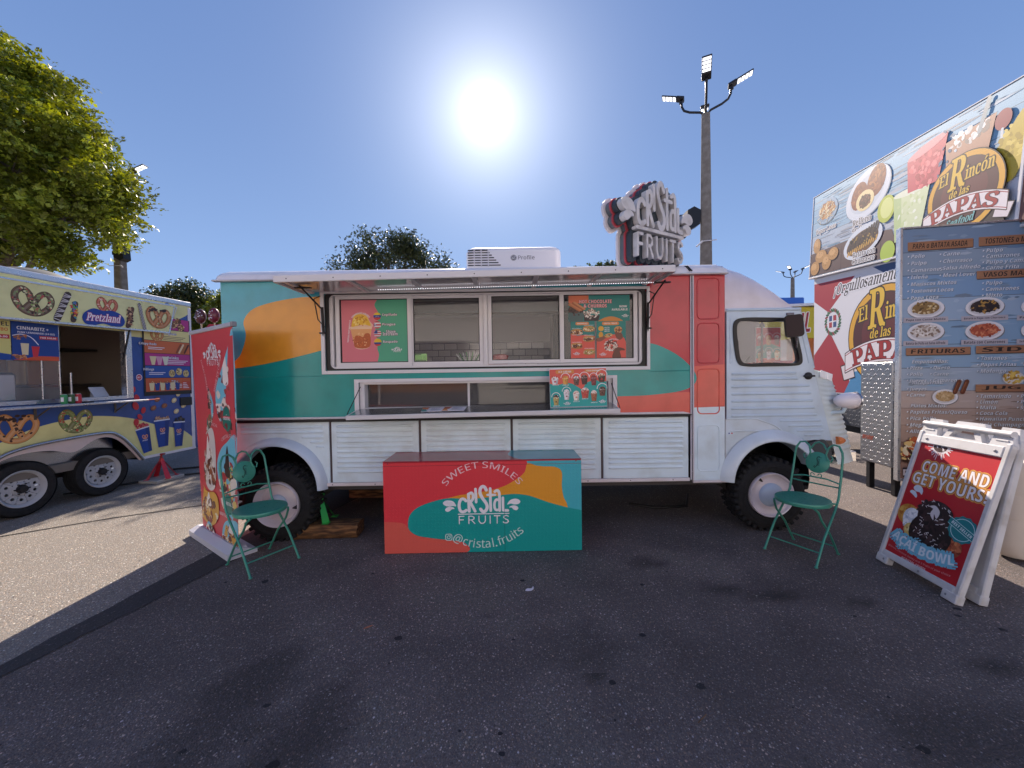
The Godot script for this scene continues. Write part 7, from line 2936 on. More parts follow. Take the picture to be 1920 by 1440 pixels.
func potato_trailer() -> void:
	var t := thing("potato_trailer", "tall potato and seafood trailer with printed wrap and roof billboard of plates and drinks", "food trailer", Vector3(5.47, 0, -4.2), -99.2)
	var g := Geo.new()
	# body
	g.k = h("d6d3d8")
	g.prism(P([-3.64, 1.05, 2.6, 1.05, 2.6, 2.76, 0.0, 2.985, -3.64, 3.305]), -2.3, -0.052)
	part("body", g, M.paint, t)
	g = Geo.new()
	g.box(Vector3(-3.62, 0.5, -2.28), Vector3(2.6, 1.05, -0.06))
	part("tread_skirt", g, M.tread_dark, t)
	g = Geo.new()
	g.box(Vector3(-3.62, 0.36, -2.2), Vector3(2.6, 0.5, -0.2), 0.01)
	part("chassis", g, M.black, t)
	for x in [0.7, 1.5]:
		g = Geo.new()
		g.t = Transform3D(Basis(Vector3.RIGHT, PI / 2), Vector3(x, 0.33, -0.15))
		g.lathe([Vector2(0.0, -0.2), Vector2(0.31, -0.2), Vector2(0.335, -0.16), Vector2(0.335, -0.03), Vector2(0.3, 0.0), Vector2(0.2, -0.01), Vector2(0.0, -0.03)], 32)
		part("wheel", g, M.rubber, t)
	# wrap: flag, crest and the trailer's name
	g = Geo.new()
	var sl := -0.06
	var wb := func(x: float, y: float) -> Vector2:
		return V(x, y - 0.0 * x)
	g.t = Transform3D(Basis.IDENTITY, Vector3(0, 0, -0.05))
	g.flat(P([-3.63, 1.07, 0.1, 1.07, 0.1, 2.965, -3.63, 3.295]), h("d8d6dc"))
	g.flat(P([-3.63, 3.2, -3.63, 2.85, -3.2, 2.58, -2.5, 3.1]), h("a32e3a"))
	g.flat(P([-3.63, 1.07, -2.55, 1.07, -2.7, 1.55, -3.15, 2.2, -3.63, 1.78]), h("a32e3a"))
	g.flat(P([-2.1, 3.14, 0.1, 2.95, 0.1, 2.2, -1.2, 2.55]), h("3a4c78"))
	g.flat(P([-2.75, 1.07, 0.1, 1.07, 0.1, 1.5, -1.2, 1.6, -2.5, 1.45]), h("4a86b5"))
	# soft creases of the cloth-like print
	# crest: a green wreath round a small shield
	for i in 26:
		var f := TAU * i / 26.0
		g.oval(-3.07 + cos(f) * 0.2, 2.38 + sin(f) * 0.22, 0.05, 0.022, [h("3f6b45"), h("2f5a3a"), h("8a3a3a")][i % 3], f + 0.7, 8)
	g.rect(-3.17, 2.28, -2.97, 2.5, h("e2e0e4"))
	for q in [[-3.17, 2.4, -3.085, 2.5, "35497c"], [-3.055, 2.4, -2.97, 2.5, "a3303a"], [-3.17, 2.28, -3.085, 2.38, "a3303a"], [-3.055, 2.28, -2.97, 2.38, "35497c"]]:
		g.rect(q[0], q[1], q[2], q[3], h(q[4]))
	g.text_edge("¡Orgullosamente", -2.27, 2.92, 1.5, 0.26, script_font, h("2e2b33"), h("e6e4ea"), 0.016, 0.0, -0.02, 0.3)
	papas_badge(g, -1.85, 2.02, 0.8, true)
	part("wrap_print", g, M.print, t)
	# billboard on the roof, sagging towards the near end
	var tilt := Transform3D(Basis(Vector3.BACK, -0.0893), Vector3(0, 3.019, 0))
	g = Geo.new()
	g.t = tilt
	g.k = h("b9c4cc")
	g.box(Vector3(-3.71, 0.0, -0.12), Vector3(2.6, 1.545, -0.004))
	part("billboard", g, M.plain, t)
	g = Geo.new()
	g.t = tilt
	g.box(Vector3(-3.735, -0.03, -0.13), Vector3(2.6, 0.0, 0.012), 0.004)
	g.box(Vector3(-3.735, 1.545, -0.13), Vector3(2.6, 1.56, 0.006), 0.004)
	g.box(Vector3(-3.735, 0.0, -0.13), Vector3(-3.71, 1.545, 0.006), 0.004)
	g.box(Vector3(-0.01, 0.0, -0.003), Vector3(0.03, 1.545, 0.02), 0.006)
	part("billboard_frame", g, M.white_frame, t)
	g = Geo.new()
	g.k = h("5a5558")
	for x in [-3.4, -2.2, -1.0, 0.6, 1.9]:
		g.tube([Vector3(x, 2.9, -0.3), Vector3(x, 4.5 - x * 0.09, -0.125)], 0.02, 6)
	part("billboard_brace", g, M.dark_metal, t)
	g = Geo.new()
	g.t = tilt
	planks(g, -3.705, 0.02, -0.012, 1.54, 6, [h("9ba3b2"), h("b4b9c6"), h("a9b6c8"), h("8fb0cb"), h("7fa9c9"), h("8cb3cf")])
	# lower left: dark wood
	g.flat(P([-3.705, 0.02, -1.5, 0.02, -1.7, 0.42, -2.4, 0.5, -3.705, 0.45]), h("5f4a49"))
	for q in 5:
		g.rect(-3.7 + q * 0.45, 0.03, -3.69 + q * 0.45, 0.42, h("3f2f30"))
	plate(g, -3.28, 1.17, 0.3, 0.22, [h("b5783a"), h("c99a5c"), h("8a4a2a"), h("e0c79a"), h("6d3a24")], 0.1, h("8fa8c2"))
	for q in 40:
		var a := V(-3.28 + rng.randf_range(-0.2, 0.2), 1.16 + rng.randf_range(-0.14, 0.14))
		g.stroke(PackedVector2Array([a, a + V(rng.randf_range(-0.09, 0.09), rng.randf_range(-0.06, 0.06))]), 0.013, h("d9cdb0"))
	g.text_edge("Papas Locas", -3.28, 0.83, 0.58, 0.1, serif_bold, h("26201f"), h("e9e6ea"), 0.01)
	for e in [[-3.52, 0.58, 0.11, 0.14], [-3.38, 0.36, 0.17, 0.12], [-3.55, 0.16, 0.14, 0.13], [-3.2, 0.22, 0.13, 0.14], [-3.02, 0.34, 0.14, 0.11]]:
		g.oval(e[0] + 0.01, e[1] - 0.015, e[2], e[3], h("3c2a22"))
		g.oval(e[0], e[1], e[2], e[3], h("b98a54"))
		g.oval(e[0] - e[2] * 0.2, e[1] + e[3] * 0.25, e[2] * 0.6, e[3] * 0.5, h("cfa06a"))
		dots(g, e[0], e[1], e[2] * 0.8, e[3] * 0.8, 8, 0.012, [h("7a5530")])
	g.oval(-2.26, 1.12, 0.5, 0.37, h("8d98aa"), 0.35, 30)
	g.oval(-2.27, 1.13, 0.49, 0.36, h("d2d8e4"), 0.35, 30)
	g.oval(-2.27, 1.13, 0.38, 0.27, h("c2cad8"), 0.35, 30)
	for e in [[-2.44, 1.14, 0.18, 0.22], [-2.08, 1.26, 0.19, 0.24]]:
		g.oval(e[0], e[1], e[2], e[3], h("7a3a20"), -0.3)
		dots(g, e[0], e[1], e[2] * 0.85, e[3] * 0.85, 50, 0.045, [h("94502c"), h("6a2f1a"), h("a8683a"), h("82421f")])
	g.oval(-2.3, 1.03, 0.2, 0.16, h("e6cf9a"))
	g.oval(-2.3, 1.02, 0.13, 0.1, h("4a2a22"))
	dots(g, -2.3, 1.02, 0.12, 0.1, 40, 0.03, [h("5a342a"), h("3a201a"), h("7c5040")])
	g.text_edge("Relleno", -2.34, 0.73, 0.42, 0.1, serif_bold, h("26201f"), h("e9e6ea"), 0.01)
	g.text_edge("de Papa", -2.34, 0.61, 0.42, 0.1, serif_bold, h("26201f"), h("e9e6ea"), 0.01)
	g.oval(-2.3, 0.38, 0.44, 0.25, h("d2d8e4"), 0.25, 30)
	g.oval(-2.3, 0.37, 0.36, 0.18, h("6a4a34"), 0.25, 30)
	for q in 13:
		g.stroke(P([-2.62 + q * 0.052, 0.26 + q * 0.014, -2.57 + q * 0.052, 0.44 + q * 0.016]), 0.04, h("2c2024") if q % 2 else h("43332f"))
		g.stroke(P([-2.62 + q * 0.052, 0.2 + q * 0.012, -2.6 + q * 0.052, 0.26 + q * 0.012]), 0.03, h("c99a4a"))
	dots(g, -2.28, 0.41, 0.28, 0.12, 40, 0.025, [h("5a4238"), h("1f1618"), h("a8884a")])
	g.text_edge("Batata con", -2.24, 0.19, 0.5, 0.09, serif_bold, h("26201f"), h("e9e6ea"), 0.01)
	g.text_edge("Churrasco", -2.24, 0.085, 0.5, 0.09, serif_bold, h("26201f"), h("e9e6ea"), 0.01)
	# drinks
	g.oval(-1.83, 0.75, 0.17, 0.2, h("b5c04a"))
	g.oval(-1.82, 0.76, 0.12, 0.15, h("d6dc8a"))
	g.oval(-1.74, 0.1, 0.14, 0.16, h("a8bf4a"))
	g.flat(P([-1.62, 0.2, -1.2, 0.2, -1.1, 0.86, -1.7, 0.86]), h("cfd9b0"))
	g.flat(P([-1.62, 0.2, -1.5, 0.2, -1.56, 0.86, -1.7, 0.86]), h("b5c890"))
	g.oval(-1.4, 0.86, 0.3, 0.05, h("e2e6d0"))
	dots(g, -1.4, 0.6, 0.22, 0.25, 30, 0.04, [h("dfe6c6"), h("c2d09a"), h("e9eddc")])
	g.flat(P([-1.45, 0.84, -0.98, 0.84, -0.9, 1.4, -1.5, 1.28]), h("c2485a"))
	dots(g, -1.2, 1.1, 0.24, 0.26, 60, 0.05, [h("d9606a"), h("a83244"), h("e07a80"), h("b83c50")])
	g.oval(-1.2, 1.34, 0.3, 0.06, h("d98a92"), 0.2)
	g.flat(P([-0.86, 0.7, -0.42, 0.7, -0.32, 1.32, -0.92, 1.26]), h("a8735c"))
	g.flat(P([-0.88, 0.9, -0.38, 0.9, -0.32, 1.32, -0.92, 1.26]), h("b58a74"))
	dots(g, -0.62, 1.22, 0.26, 0.09, 30, 0.05, [h("d9d4d0"), h("8f8078"), h("efecea")])
	g.stroke(P([-0.5, 1.2, -0.42, 1.52]), 0.05, h("9aa0a4"))
	g.oval(-0.24, 1.2, 0.09, 0.11, h("8a2438"))
	g.stroke(P([-0.24, 1.1, -0.24, 0.9]), 0.03, h("cfd2d6"))
	g.flat(Geo.blob(L([-0.4, 0.7, -0.2, 1.0, -0.02, 1.2, -0.02, 0.6, -0.2, 0.5]), 4), h("c2a93c"))
	dots(g, -0.15, 0.85, 0.14, 0.24, 30, 0.04, [h("d9c05a"), h("a88f2c")])
	g.oval(-1.12, 0.12, 0.2, 0.13, h("d9804a"))
	g.oval(-1.12, 0.12, 0.14, 0.08, h("e6a070"))
	dots(g, -0.9, 0.95, 0.16, 0.5, 24, 0.03, [h("5f7a9a"), h("3f5a80"), h("c9d4e0")])
	# next panel, brown boards
	planks(g, 0.032, 0.02, 2.58, 1.54, 5, [h("6d4a42"), h("7c584c"), h("5f4038")])
	plate(g, 0.9, 0.5, 0.5, 0.34, [h("c99a5c"), h("8a4a2a"), h("e0c79a")])
	part("billboard_print", g, M.print, t)
	# cut-out badge over the corner
	g = Geo.new()
	g.t = tilt
	g.z = 0.034
	g.k = h("2a1a14")
	var disc := PackedVector2Array()
	for q in 40:
		disc.append(V(-0.6, 0.55) + Vector2(cos(TAU * q / 40), sin(TAU * q / 40)) * 0.48)
	g.prism(disc, 0.022, 0.033)
	g.prism(P([-1.17, -0.08, -1.03, 0.3, -0.17, 0.3, -0.03, -0.08, -0.2, -0.1, -0.98, -0.1]), 0.024, 0.0325)
	papas_badge(g, -0.6, 0.55, 0.48, false)
	part("badge", g, M.print, t, "round potato and seafood badge with ribbon")
	# drawbar leg at the far end
	g = Geo.new()
	g.k = h("9a9a9e")
	g.tube([Vector3(-3.3, 1.0, 0.02), Vector3(-2.7, 0.3, 0.35)], 0.035, 6)
	g.tube([Vector3(-3.1, 0.8, 0.3), Vector3(-2.6, 0.18, 0.4)], 0.02, 6)
	g.box(Vector3(-2.72, 0.0, 0.28), Vector3(-2.55, 0.03, 0.45), 0.005)
	g.tube([Vector3(-2.64, 0.02, 0.37), Vector3(-2.64, 0.5, 0.37)], 0.025, 8)
	part("jack_leg", g, M.alu, t)
	g = Geo.new()
	for q in 5:
		var l := []
		for s in 9:
			var f := s / 8.0
			l.append(Vector3(-3.3 + q * 0.1 + sin(f * 9.0 + q) * 0.07, 0.55 - sin(f * PI) * 0.3 + q * 0.04, 0.05 + f * 0.35))
		g.tube(l, 0.013, 6)
	part("cable_bundle", g, M.dark_metal, t)
	# tread plate cabinet by the trailer, with a gas tank behind it
	t = thing("tread_plate_cabinet", "silver tread plate cabinet between the truck's nose and the tall menu", "cabinet", Vector3(4.45, 0, -4.9), -97.0)
	g = Geo.new()
	g.box(Vector3(-0.02, 0.34, -1.0), Vector3(0.46, 1.575, 0.0), 0.012)
	part("shell", g, M.tread_plate, t)
	g = Geo.new()
	for x in [0.03, 0.4]:
		g.box(Vector3(x - 0.03, 0.0, -0.12), Vector3(x + 0.03, 0.34, -0.06), 0.004)
		g.box(Vector3(x - 0.03, 0.0, -0.95), Vector3(x + 0.03, 0.34, -0.89), 0.004)
	part("cabinet_leg", g, M.dark_metal, t)
	g = Geo.new()
	g.k = h("c9c9cc")
	frame(g, Vector3(0.02, 0.62, 0.0022), 1.0)
	g.text("mvotor", 0.09, 0.03, 0.17, 0.06, script_font, h("b5543c"), 0.0, 0.0, 0.2)
	part("lettering", g, M.print, t)
	g = Geo.new()
	g.k = h("e4e0e4")
	g.lathe([Vector2(0.0, 0.0), Vector2(0.15, 0.0), Vector2(0.15, 0.0), Vector2(0.15, 0.03), Vector2(0.13, 0.075), Vector2(0.07, 0.1), Vector2(0.05, 0.105), Vector2(0.05, 0.16), Vector2(0.0, 0.17)], 24)
	whole("gas_tank", g, M.paint, "rounded white gas tank on top of the tread plate cabinet", "gas tank", Vector3(4.78, 1.577, -4.62))
	menu_panel()
	# moulded cabinet at the right edge
	t = thing("moulded_cabinet", "beige moulded plastic cabinet on the ground behind the sidewalk sign", "cabinet", Vector3(3.78, 0.0, -2.9), -4.0)
	g = Geo.new()
	g.k = h("cfc4b8")
	var prof := Geo.rounded(0.0, -0.2, 1.3, 0.0, 0.09, 5)
	var rows := []
	for e in [[0.02, -0.05], [0.06, -0.015], [0.14, 0.0], [0.3, 0.0], [0.305, -0.008], [0.33, -0.008], [0.335, 0.0], [0.5, 0.0], [0.505, -0.008], [0.53, -0.008], [0.535, 0.0], [0.7, 0.0], [0.74, -0.01], [0.76, -0.04]]:
		var row := []
		for p in prof:
			var c := V(0.65, -0.1)
			var q: Vector2 = p + (p - c).normalized() * e[1]
			row.append(Vector3(q.x, e[0], q.y))
		row.append(row[0])
		rows.append(row)
	sheet(g, rows, true)
	g.box(Vector3(0.05, 0.7, -0.15), Vector3(1.25, 0.757, -0.05))
	part("shell", g, M.rough, t)
	g = Geo.new()
	g.k = h("bdb1a5")
	g.ring(Geo.rounded(0.12, 0.12, 1.15, 0.27, 0.05), Geo.rounded(0.135, 0.135, 1.135, 0.255, 0.04), 0.0, 0.012)
	part("panel_bead", g, M.rough, t)


func menu_panel() -> void:
	var t := thing("potato_menu_board", "tall potato trailer menu of wood headings, plates and chalk lists in aluminium frame", "menu", Vector3(4.405, 0.243, -4.36), -11.0)
	var w := 1.45
	var hh := 2.81
	var g := Geo.new()
	g.k = h("5a626c")
	g.box(Vector3(0, 0, -0.05), Vector3(w, hh, -0.004))
	part("board", g, M.plain, t)
	g = Geo.new()
	g.box(Vector3(-0.028, -0.03, -0.055), Vector3(0.0, hh + 0.02, 0.012), 0.004)
	g.box(Vector3(0.0, -0.03, -0.055), Vector3(w, 0.0, 0.012), 0.004)
	g.box(Vector3(0.0, hh, -0.055), Vector3(w, hh + 0.02, 0.012), 0.004)
	g.box(Vector3(w, -0.03, -0.055), Vector3(w + 0.028, hh + 0.02, 0.012), 0.004)
	part("frame", g, M.alu, t)
	g = Geo.new()
	for x in [0.1, 1.3]:
		g.box(Vector3(x, -0.243, -0.05), Vector3(x + 0.05, -0.03, -0.01), 0.004)
	part("stand_leg", g, M.dark_metal, t)
	g = Geo.new()
	g.z = 0.0
	planks(g, 0.0, 1.0, w, hh, 7, [h("a3b3c6"), h("8fadca"), h("87a8c8"), h("9db5cf"), h("80a1c6"), h("8fa2b8"), h("7a93b0")])
	planks(g, 0.0, 0.42, w, 1.0, 3, [h("a78d80"), h("b0998e"), h("bcaaa2")])
	planks(g, 0.0, 0.0, w, 0.42, 2, [h("94766a"), h("8a6e62")])
	var wood := func(x0: float, y0: float, x1: float, y1: float, s: String) -> void:
		g.rect(x0 + 0.005, y0 - 0.008, x1 + 0.004, y1 - 0.008, h("3a2c2a"))
		g.rect(x0, y0, x1, y1, h("a87858"))
		for q in 6:
			g.rect(x0 + rng.randf_range(0.0, 0.2), lerpf(y0, y1, q / 6.0) + 0.003, x1 - rng.randf_range(0.0, 0.2), lerpf(y0, y1, q / 6.0) + 0.007, h("8f6248"))
		g.text(s, (x0 + x1) / 2.0, (y0 + y1) / 2.0, (x1 - x0) * 0.84, (y1 - y0) * 0.6, sans_bold, h("2c1e1c"), 0.0, 0.0, 0.12)
	var ed := h("2f3f52")
	var chalk := h("dfe4ec")
	wood.call(0.05, 2.565, 0.655, 2.66, "PAPA o BATATA ASADA")
	wood.call(0.705, 2.57, 1.4, 2.665, "TOSTONES o MOFONGO")
	lines(g, ["• Pollo", "• Pulpo", "• Camarones", "• Isleña", "• Mariscos Mixtos", "• Tostones Locos", "• Papa Loca"], 0.05, 2.5, 0.045, 0.077, sans_bold, chalk, 0.2, ed)
	lines(g, ["• Carne", "• Churrasco", "• Salsa Alfredo", "• Meat Lover"], 0.35, 2.505, 0.045, 0.077, sans_bold, chalk, 0.2, ed)
	lines(g, ["• Pulpo", "• Camarones", "• Pulpo y Camarones", "• Carne Frita"], 0.74, 2.515, 0.045, 0.062, sans_bold, chalk, 0.2, ed)
	wood.call(0.69, 2.215, 1.4, 2.3, "VASOS MARISCOS")
	lines(g, ["• Pulpo", "• Camarones", "• Mixto"], 0.74, 2.165, 0.045, 0.066, sans_bold, chalk, 0.2, ed)
	var foods := [[0.225, 1.915, [h("8a6a3c"), h("c9a868"), h("5c4424"), h("d9c49a")], "Papa con Carne Molida"], [0.765, 1.91, [h("2c2224"), h("4a342c"), h("b58a44"), h("1c1618")], "Batata o Papa con Churrasco"], [1.26, 1.9, [h("c9923a"), h("a85a2a"), h("e0b45a"), h("8a3a24")], "Papa Meat Lover"], [0.225, 1.655, [h("d9d0c8"), h("b5a294"), h("efe9e4"), h("8a7464")], "Batata de Pollo en Salsa Alfredo"], [0.765, 1.65, [h("b5553a"), h("d98a64"), h("8a3a2a"), h("c9704c")], "Batata con Camarones"], [1.26, 1.645, [h("d9d4b8"), h("efece0"), h("a8a078"), h("c9c09a")], "Isleña de Papa o Batata"]]
	for f in foods:
		plate(g, f[0], f[1], 0.175, 0.105, f[2], 0.05)
		g.rect(f[0] - 0.21, f[1] - 0.15, f[0] + 0.21, f[1] - 0.095, h("b9b2bb"))
		g.text(f[3], f[0], f[1] - 0.123, 0.37, 0.03, sans_bold, h("2c2830"))
	wood.call(0.04, 1.4, 0.64, 1.48, "FRITURAS")
	wood.call(0.69, 1.405, 1.4, 1.485, "SIDES")
	lines(g, ["Empanadillas:"], 0.1, 1.325, 0.042, 0.07, sans_bold, chalk, 0.2, ed)
	lines(g, ["• Pizza", "• Pollo", "• Jueyes"], 0.05, 1.255, 0.042, 0.07, sans_bold, chalk, 0.2, ed)
	lines(g, ["• Queso", "• Carne", "• Camarones"], 0.27, 1.255, 0.042, 0.07, sans_bold, chalk, 0.2, ed)
	lines(g, ["• Tostones", "• Papas Fritas", "• Mofongo"], 0.7, 1.35, 0.045, 0.07, sans_bold, chalk, 0.2, ed)
	for e in [[1.2, 1.28, 0.09, 0.06], [1.03, 1.13, 0.1, 0.07], [1.28, 1.16, 0.1, 0.07]]:
		g.oval(e[0], e[1], e[2], e[3], h("d9d4d0"))
		dots(g, e[0], e[1] + 0.01, e[2] * 0.85, e[3] * 0.85, 40, 0.024, [h("c9a040"), h("e0c060"), h("a87a28"), h("d9b04a")])
	wood.call(0.69, 0.985, 1.4, 1.065, "JUGOS")
	lines(g, ["• Tamarindo", "• Limón", "• Malta", "• Coca Cola", "• Hawaiian Punch", "• Kola Champagne"], 0.7, 0.935, 0.044, 0.062, sans_bold, chalk, 0.2, h("4a3a3a"))
	lines(g, ["• Parcha", "• Piña Colada", "• Sprite"], 1.06, 0.935, 0.044, 0.062, sans_bold, chalk, 0.2, h("4a3a3a"))
	lines(g, ["Alcapurrias:"], 0.1, 1.09, 0.042, 0.07, sans_bold, chalk, 0.2, ed)
	lines(g, ["• Jueyes", "• Carne"], 0.05, 1.02, 0.042, 0.07, sans_bold, chalk, 0.2, h("4a3a3a"))
	plate(g, 0.41, 0.93, 0.12, 0.085, [h("c2a070"), h("d9bd92"), h("a8875a")])
	for q in 2:
		g.stroke(P([0.5 + q * 0.07, 0.98, 0.54 + q * 0.07, 1.1]), 0.045, h("6a3a22"))
		g.stroke(P([0.495 + q * 0.07, 0.99, 0.53 + q * 0.07, 1.09]), 0.014, h("8a5434"))
	lines(g, ["Platos Mixtos:"], 0.09, 0.83, 0.042, 0.07, sans_bold, chalk, 0.2, h("4a3a3a"))
	lines(g, ["• Papitas Fritas/Queso", "• Pica Pollo", "• Mega-Mofongo", "• Alitas con Papas"], 0.05, 0.76, 0.044, 0.073, sans_bold, chalk, 0.2, h("4a3a3a"))
	g.oval(0.2, 0.3, 0.2, 0.17, h("5a4034"))
	dots(g, 0.2, 0.3, 0.2, 0.17, 130, 0.04, [h("a8442c"), h("7a2f20"), h("d9b878"), h("6a8a3c"), h("e2d4b4"), h("b5603a"), h("3f2a20")])
	g.oval(0.24, 0.3, 0.06, 0.08, h("c2a038"))
	g.rect(0.02, 0.02, w, 0.13, h("3a3032"))
	g.rect(0.02, 0.04, 0.4, 0.11, h("c2bcc2"))
	g.text("Mega Mofongo", 0.2, 0.075, 0.32, 0.04, sans_bold, h("2c2830"))
	part("menu_print", g, M.print, t)
# ------------------------------------------------------------------ lamp posts, trees, what stands farther off
func lamp_post(called: String, label: String, at: Vector3, turn: float, hh: float) -> Node3D:
	var t := thing(called, label, "lamp post", at, turn, "concrete lamp posts with four heads")
	var g := Geo.new()
	var rows := []
	for e in [[0.0, 0.17], [hh - 0.03, 0.088], [hh, 0.07]]:
		var row := []
		for p in [V(-1, -0.8), V(-0.8, -1), V(0.8, -1), V(1, -0.8), V(1, 0.8), V(0.8, 1), V(-0.8, 1), V(-1, 0.8), V(-1, -0.8)]:
			row.append(Vector3(p.x * e[1], e[0], p.y * e[1]))
		rows.append(row)
	for i in 2:
		for j in 8:
			g.quad(rows[i][j + 1], rows[i][j], rows[i + 1][j], rows[i + 1][j + 1])
	for j in range(1, 7):
		g.tri(rows[2][0], rows[2][j + 1], rows[2][j])
	part("post", g, M.pole, t)
	for i in 4:
		var b := Basis(Vector3.UP, PI / 2.0 * i)
		g = Geo.new()
		g.t = Transform3D(b, Vector3(0, hh, 0))
		g.tube([Vector3(0, -0.06, 0.0), Vector3(0, 0.06, 0.1), Vector3(0, 0.13, 0.33), Vector3(0, 0.2, 0.45), Vector3(0, 0.3, 0.5), Vector3(0, 0.4, 0.505)], 0.026, 8)
		part("arm", g, M.dark_metal, t)
		var head := Node3D.new()
		head.name = "lamp_head"
		t.add_child(head, true)
		head.transform = Transform3D(b, Vector3(0, hh, 0)) * Transform3D(Basis(Vector3.RIGHT, -0.35).scaled(Vector3.ONE * 0.8), Vector3(0, 0.47, 0.5))
		g = Geo.new()
		g.box(Vector3(-0.035, -0.12, -0.04), Vector3(0.035, 0.0, 0.04), 0.01)
		g.box(Vector3(-0.12, -0.02, -0.06), Vector3(0.12, 0.05, 0.16), 0.015)
		g.box(Vector3(-0.12, 0.0, 0.16), Vector3(0.12, 0.035, 0.58), 0.008)
		g.k = Color.WHITE
		part("housing", g, M.dark_metal, head)
		for q in 4:
			g = Geo.new()
			g.box(Vector3(-0.1, -0.006, 0.18 + q * 0.1), Vector3(0.1, -0.001, 0.253 + q * 0.1), 0.001)
			part("led_panel", g, M.led, head)
	return t


func loudspeaker(at: Vector3, turn: float, label: String) -> void:
	var t := thing("loudspeaker", label, "loudspeaker", at, turn)
	var g := Geo.new()
	g.prism(P([-0.17, -0.2, -0.05, -0.26, 0.13, -0.16, 0.15, 0.16, 0.0, 0.24, -0.15, 0.16]), -0.12, 0.12)
	part("case", g, M.black, t)
	g = Geo.new()
	g.box(Vector3(0.13, -0.06, -0.04), Vector3(0.26, 0.06, 0.04), 0.01)
	part("bracket", g, M.dark_metal, t)


func leaf_clump(seed_: int, count: int, size: float, spread: float) -> ArrayMesh:
	var r := RandomNumberGenerator.new()
	r.seed = seed_
	var g := Geo.new()
	for i in count:
		var f := r.randf() * TAU
		var y := r.randf_range(-0.8, 0.8)
		var d := Vector3(cos(f) * sqrt(1 - y * y), y, sin(f) * sqrt(1 - y * y))
		var at := d * spread * pow(r.randf(), 0.5)
		var b := Basis.from_euler(Vector3(r.randf_range(-1.1, 1.1), r.randf() * TAU, r.randf_range(-0.8, 0.8)))
		var s := size * r.randf_range(0.6, 1.25)
		var tone := r.randf_range(0.75, 1.15)
		g.k = Color(tone, tone * r.randf_range(0.96, 1.04), tone * r.randf_range(0.8, 1.0))
		# a lobed leaf: middle and two side lobes, folded a little along the rib
		var stem := at
		var tip := at + b * Vector3(0, -0.16 * s, s)
		var l1 := at + b * Vector3(-0.42 * s, 0.1 * s, 0.55 * s)
		var r1 := at + b * Vector3(0.42 * s, 0.1 * s, 0.55 * s)
		var mid := at + b * Vector3(0, 0.02 * s, 0.45 * s)
		g.tri(stem, l1, mid)
		g.tri(stem, mid, r1)
		g.tri(mid, l1 * 0.45 + tip * 0.55 + b * Vector3(-0.08 * s, 0, -0.02 * s), tip)
		g.tri(mid, tip, r1 * 0.45 + tip * 0.55 + b * Vector3(0.08 * s, 0, -0.02 * s))
	return g.mesh()


# lobes: [centre, radius]; clumps are spread through them, thicker towards the outside, with gaps between
func tree(called: String, label: String, at: Vector3, lobes: Array, count: int, leaf: float, spread: float, m: StandardMaterial3D, trunk_r: float, fork: float, seed_: int, per := 22, gap := -0.05) -> void:
	var t := thing(called, label, "tree", at)
	var r := RandomNumberGenerator.new()
	r.seed = seed_
	var g := Geo.new()
	g.tube([Vector3(0, -0.6, 0), Vector3(0.04, fork * 0.4, 0.02), Vector3(-0.03, fork, 0.0)], [trunk_r * 1.25, trunk_r * 0.9, trunk_r * 0.75], 12)
	part("trunk", g, M.bark, t)
	for e in lobes:
		var g2 := Geo.new()
		var c: Vector3 = e[0]
		var a := Vector3(-0.03, fork, 0)
		var mid := a.lerp(c, 0.5) + Vector3(r.randf_range(-0.2, 0.2), -0.15, r.randf_range(-0.2, 0.2))
		g2.tube([a, mid, c], [trunk_r * 0.5, trunk_r * 0.32, trunk_r * 0.14], 8)
		for q in 4:
			var d := Vector3(r.randf_range(-1, 1), r.randf_range(-0.3, 1), r.randf_range(-1, 1)).normalized()
			var s := mid.lerp(c, r.randf_range(0.2, 1.0))
			g2.tube([s, s + d * e[1] * 0.45 + Vector3(0, 0.08, 0), s + d * e[1] * 0.85], [trunk_r * 0.16, trunk_r * 0.1, trunk_r * 0.03], 5)
		part("limb", g2, M.bark, t)
	var mm := MultiMesh.new()
	mm.transform_format = MultiMesh.TRANSFORM_3D
	mm.use_colors = true
	mm.mesh = leaf_clump(seed_ + 1, per, leaf, spread)
	mm.instance_count = count
	var total := 0.0
	for e in lobes:
		total += pow(e[1], 2.4)
	var i := 0
	var holes := FastNoiseLite.new()
	holes.seed = seed_
	holes.frequency = 0.75
	while i < count:
		var pick := r.randf() * total
		var q := 0
		while q < lobes.size() - 1 and pick > pow(lobes[q][1], 2.4):
			pick -= pow(lobes[q][1], 2.4)
			q += 1
		var d := Vector3(r.randfn(), r.randfn(), r.randfn()).normalized()
		var rad: float = lobes[q][1] * pow(r.randf(), 0.4) * (1.0 + 0.18 * holes.get_noise_3dv(d * 2.5 + lobes[q][0]))
		var p: Vector3 = lobes[q][0] + d * Vector3(1.0, 0.8, 1.0) * rad
		if holes.get_noise_3dv(p) < gap:
			continue
		var b := Basis.from_euler(Vector3(r.randf_range(-0.5, 0.5), r.randf() * TAU, r.randf_range(-0.5, 0.5))).scaled(Vector3.ONE * r.randf_range(0.7, 1.25))
		mm.set_instance_transform(i, Transform3D(b, p))
		var tone := 0.7 + 0.45 * r.randf()
		mm.set_instance_color(i, Color(tone, tone, tone * r.randf_range(0.8, 1.0)))
		i += 1
	var o := MultiMeshInstance3D.new()
	o.name = "crown"
	o.multimesh = mm
	o.material_override = m
	t.add_child(o, true)
	o.set_meta("kind", "stuff")


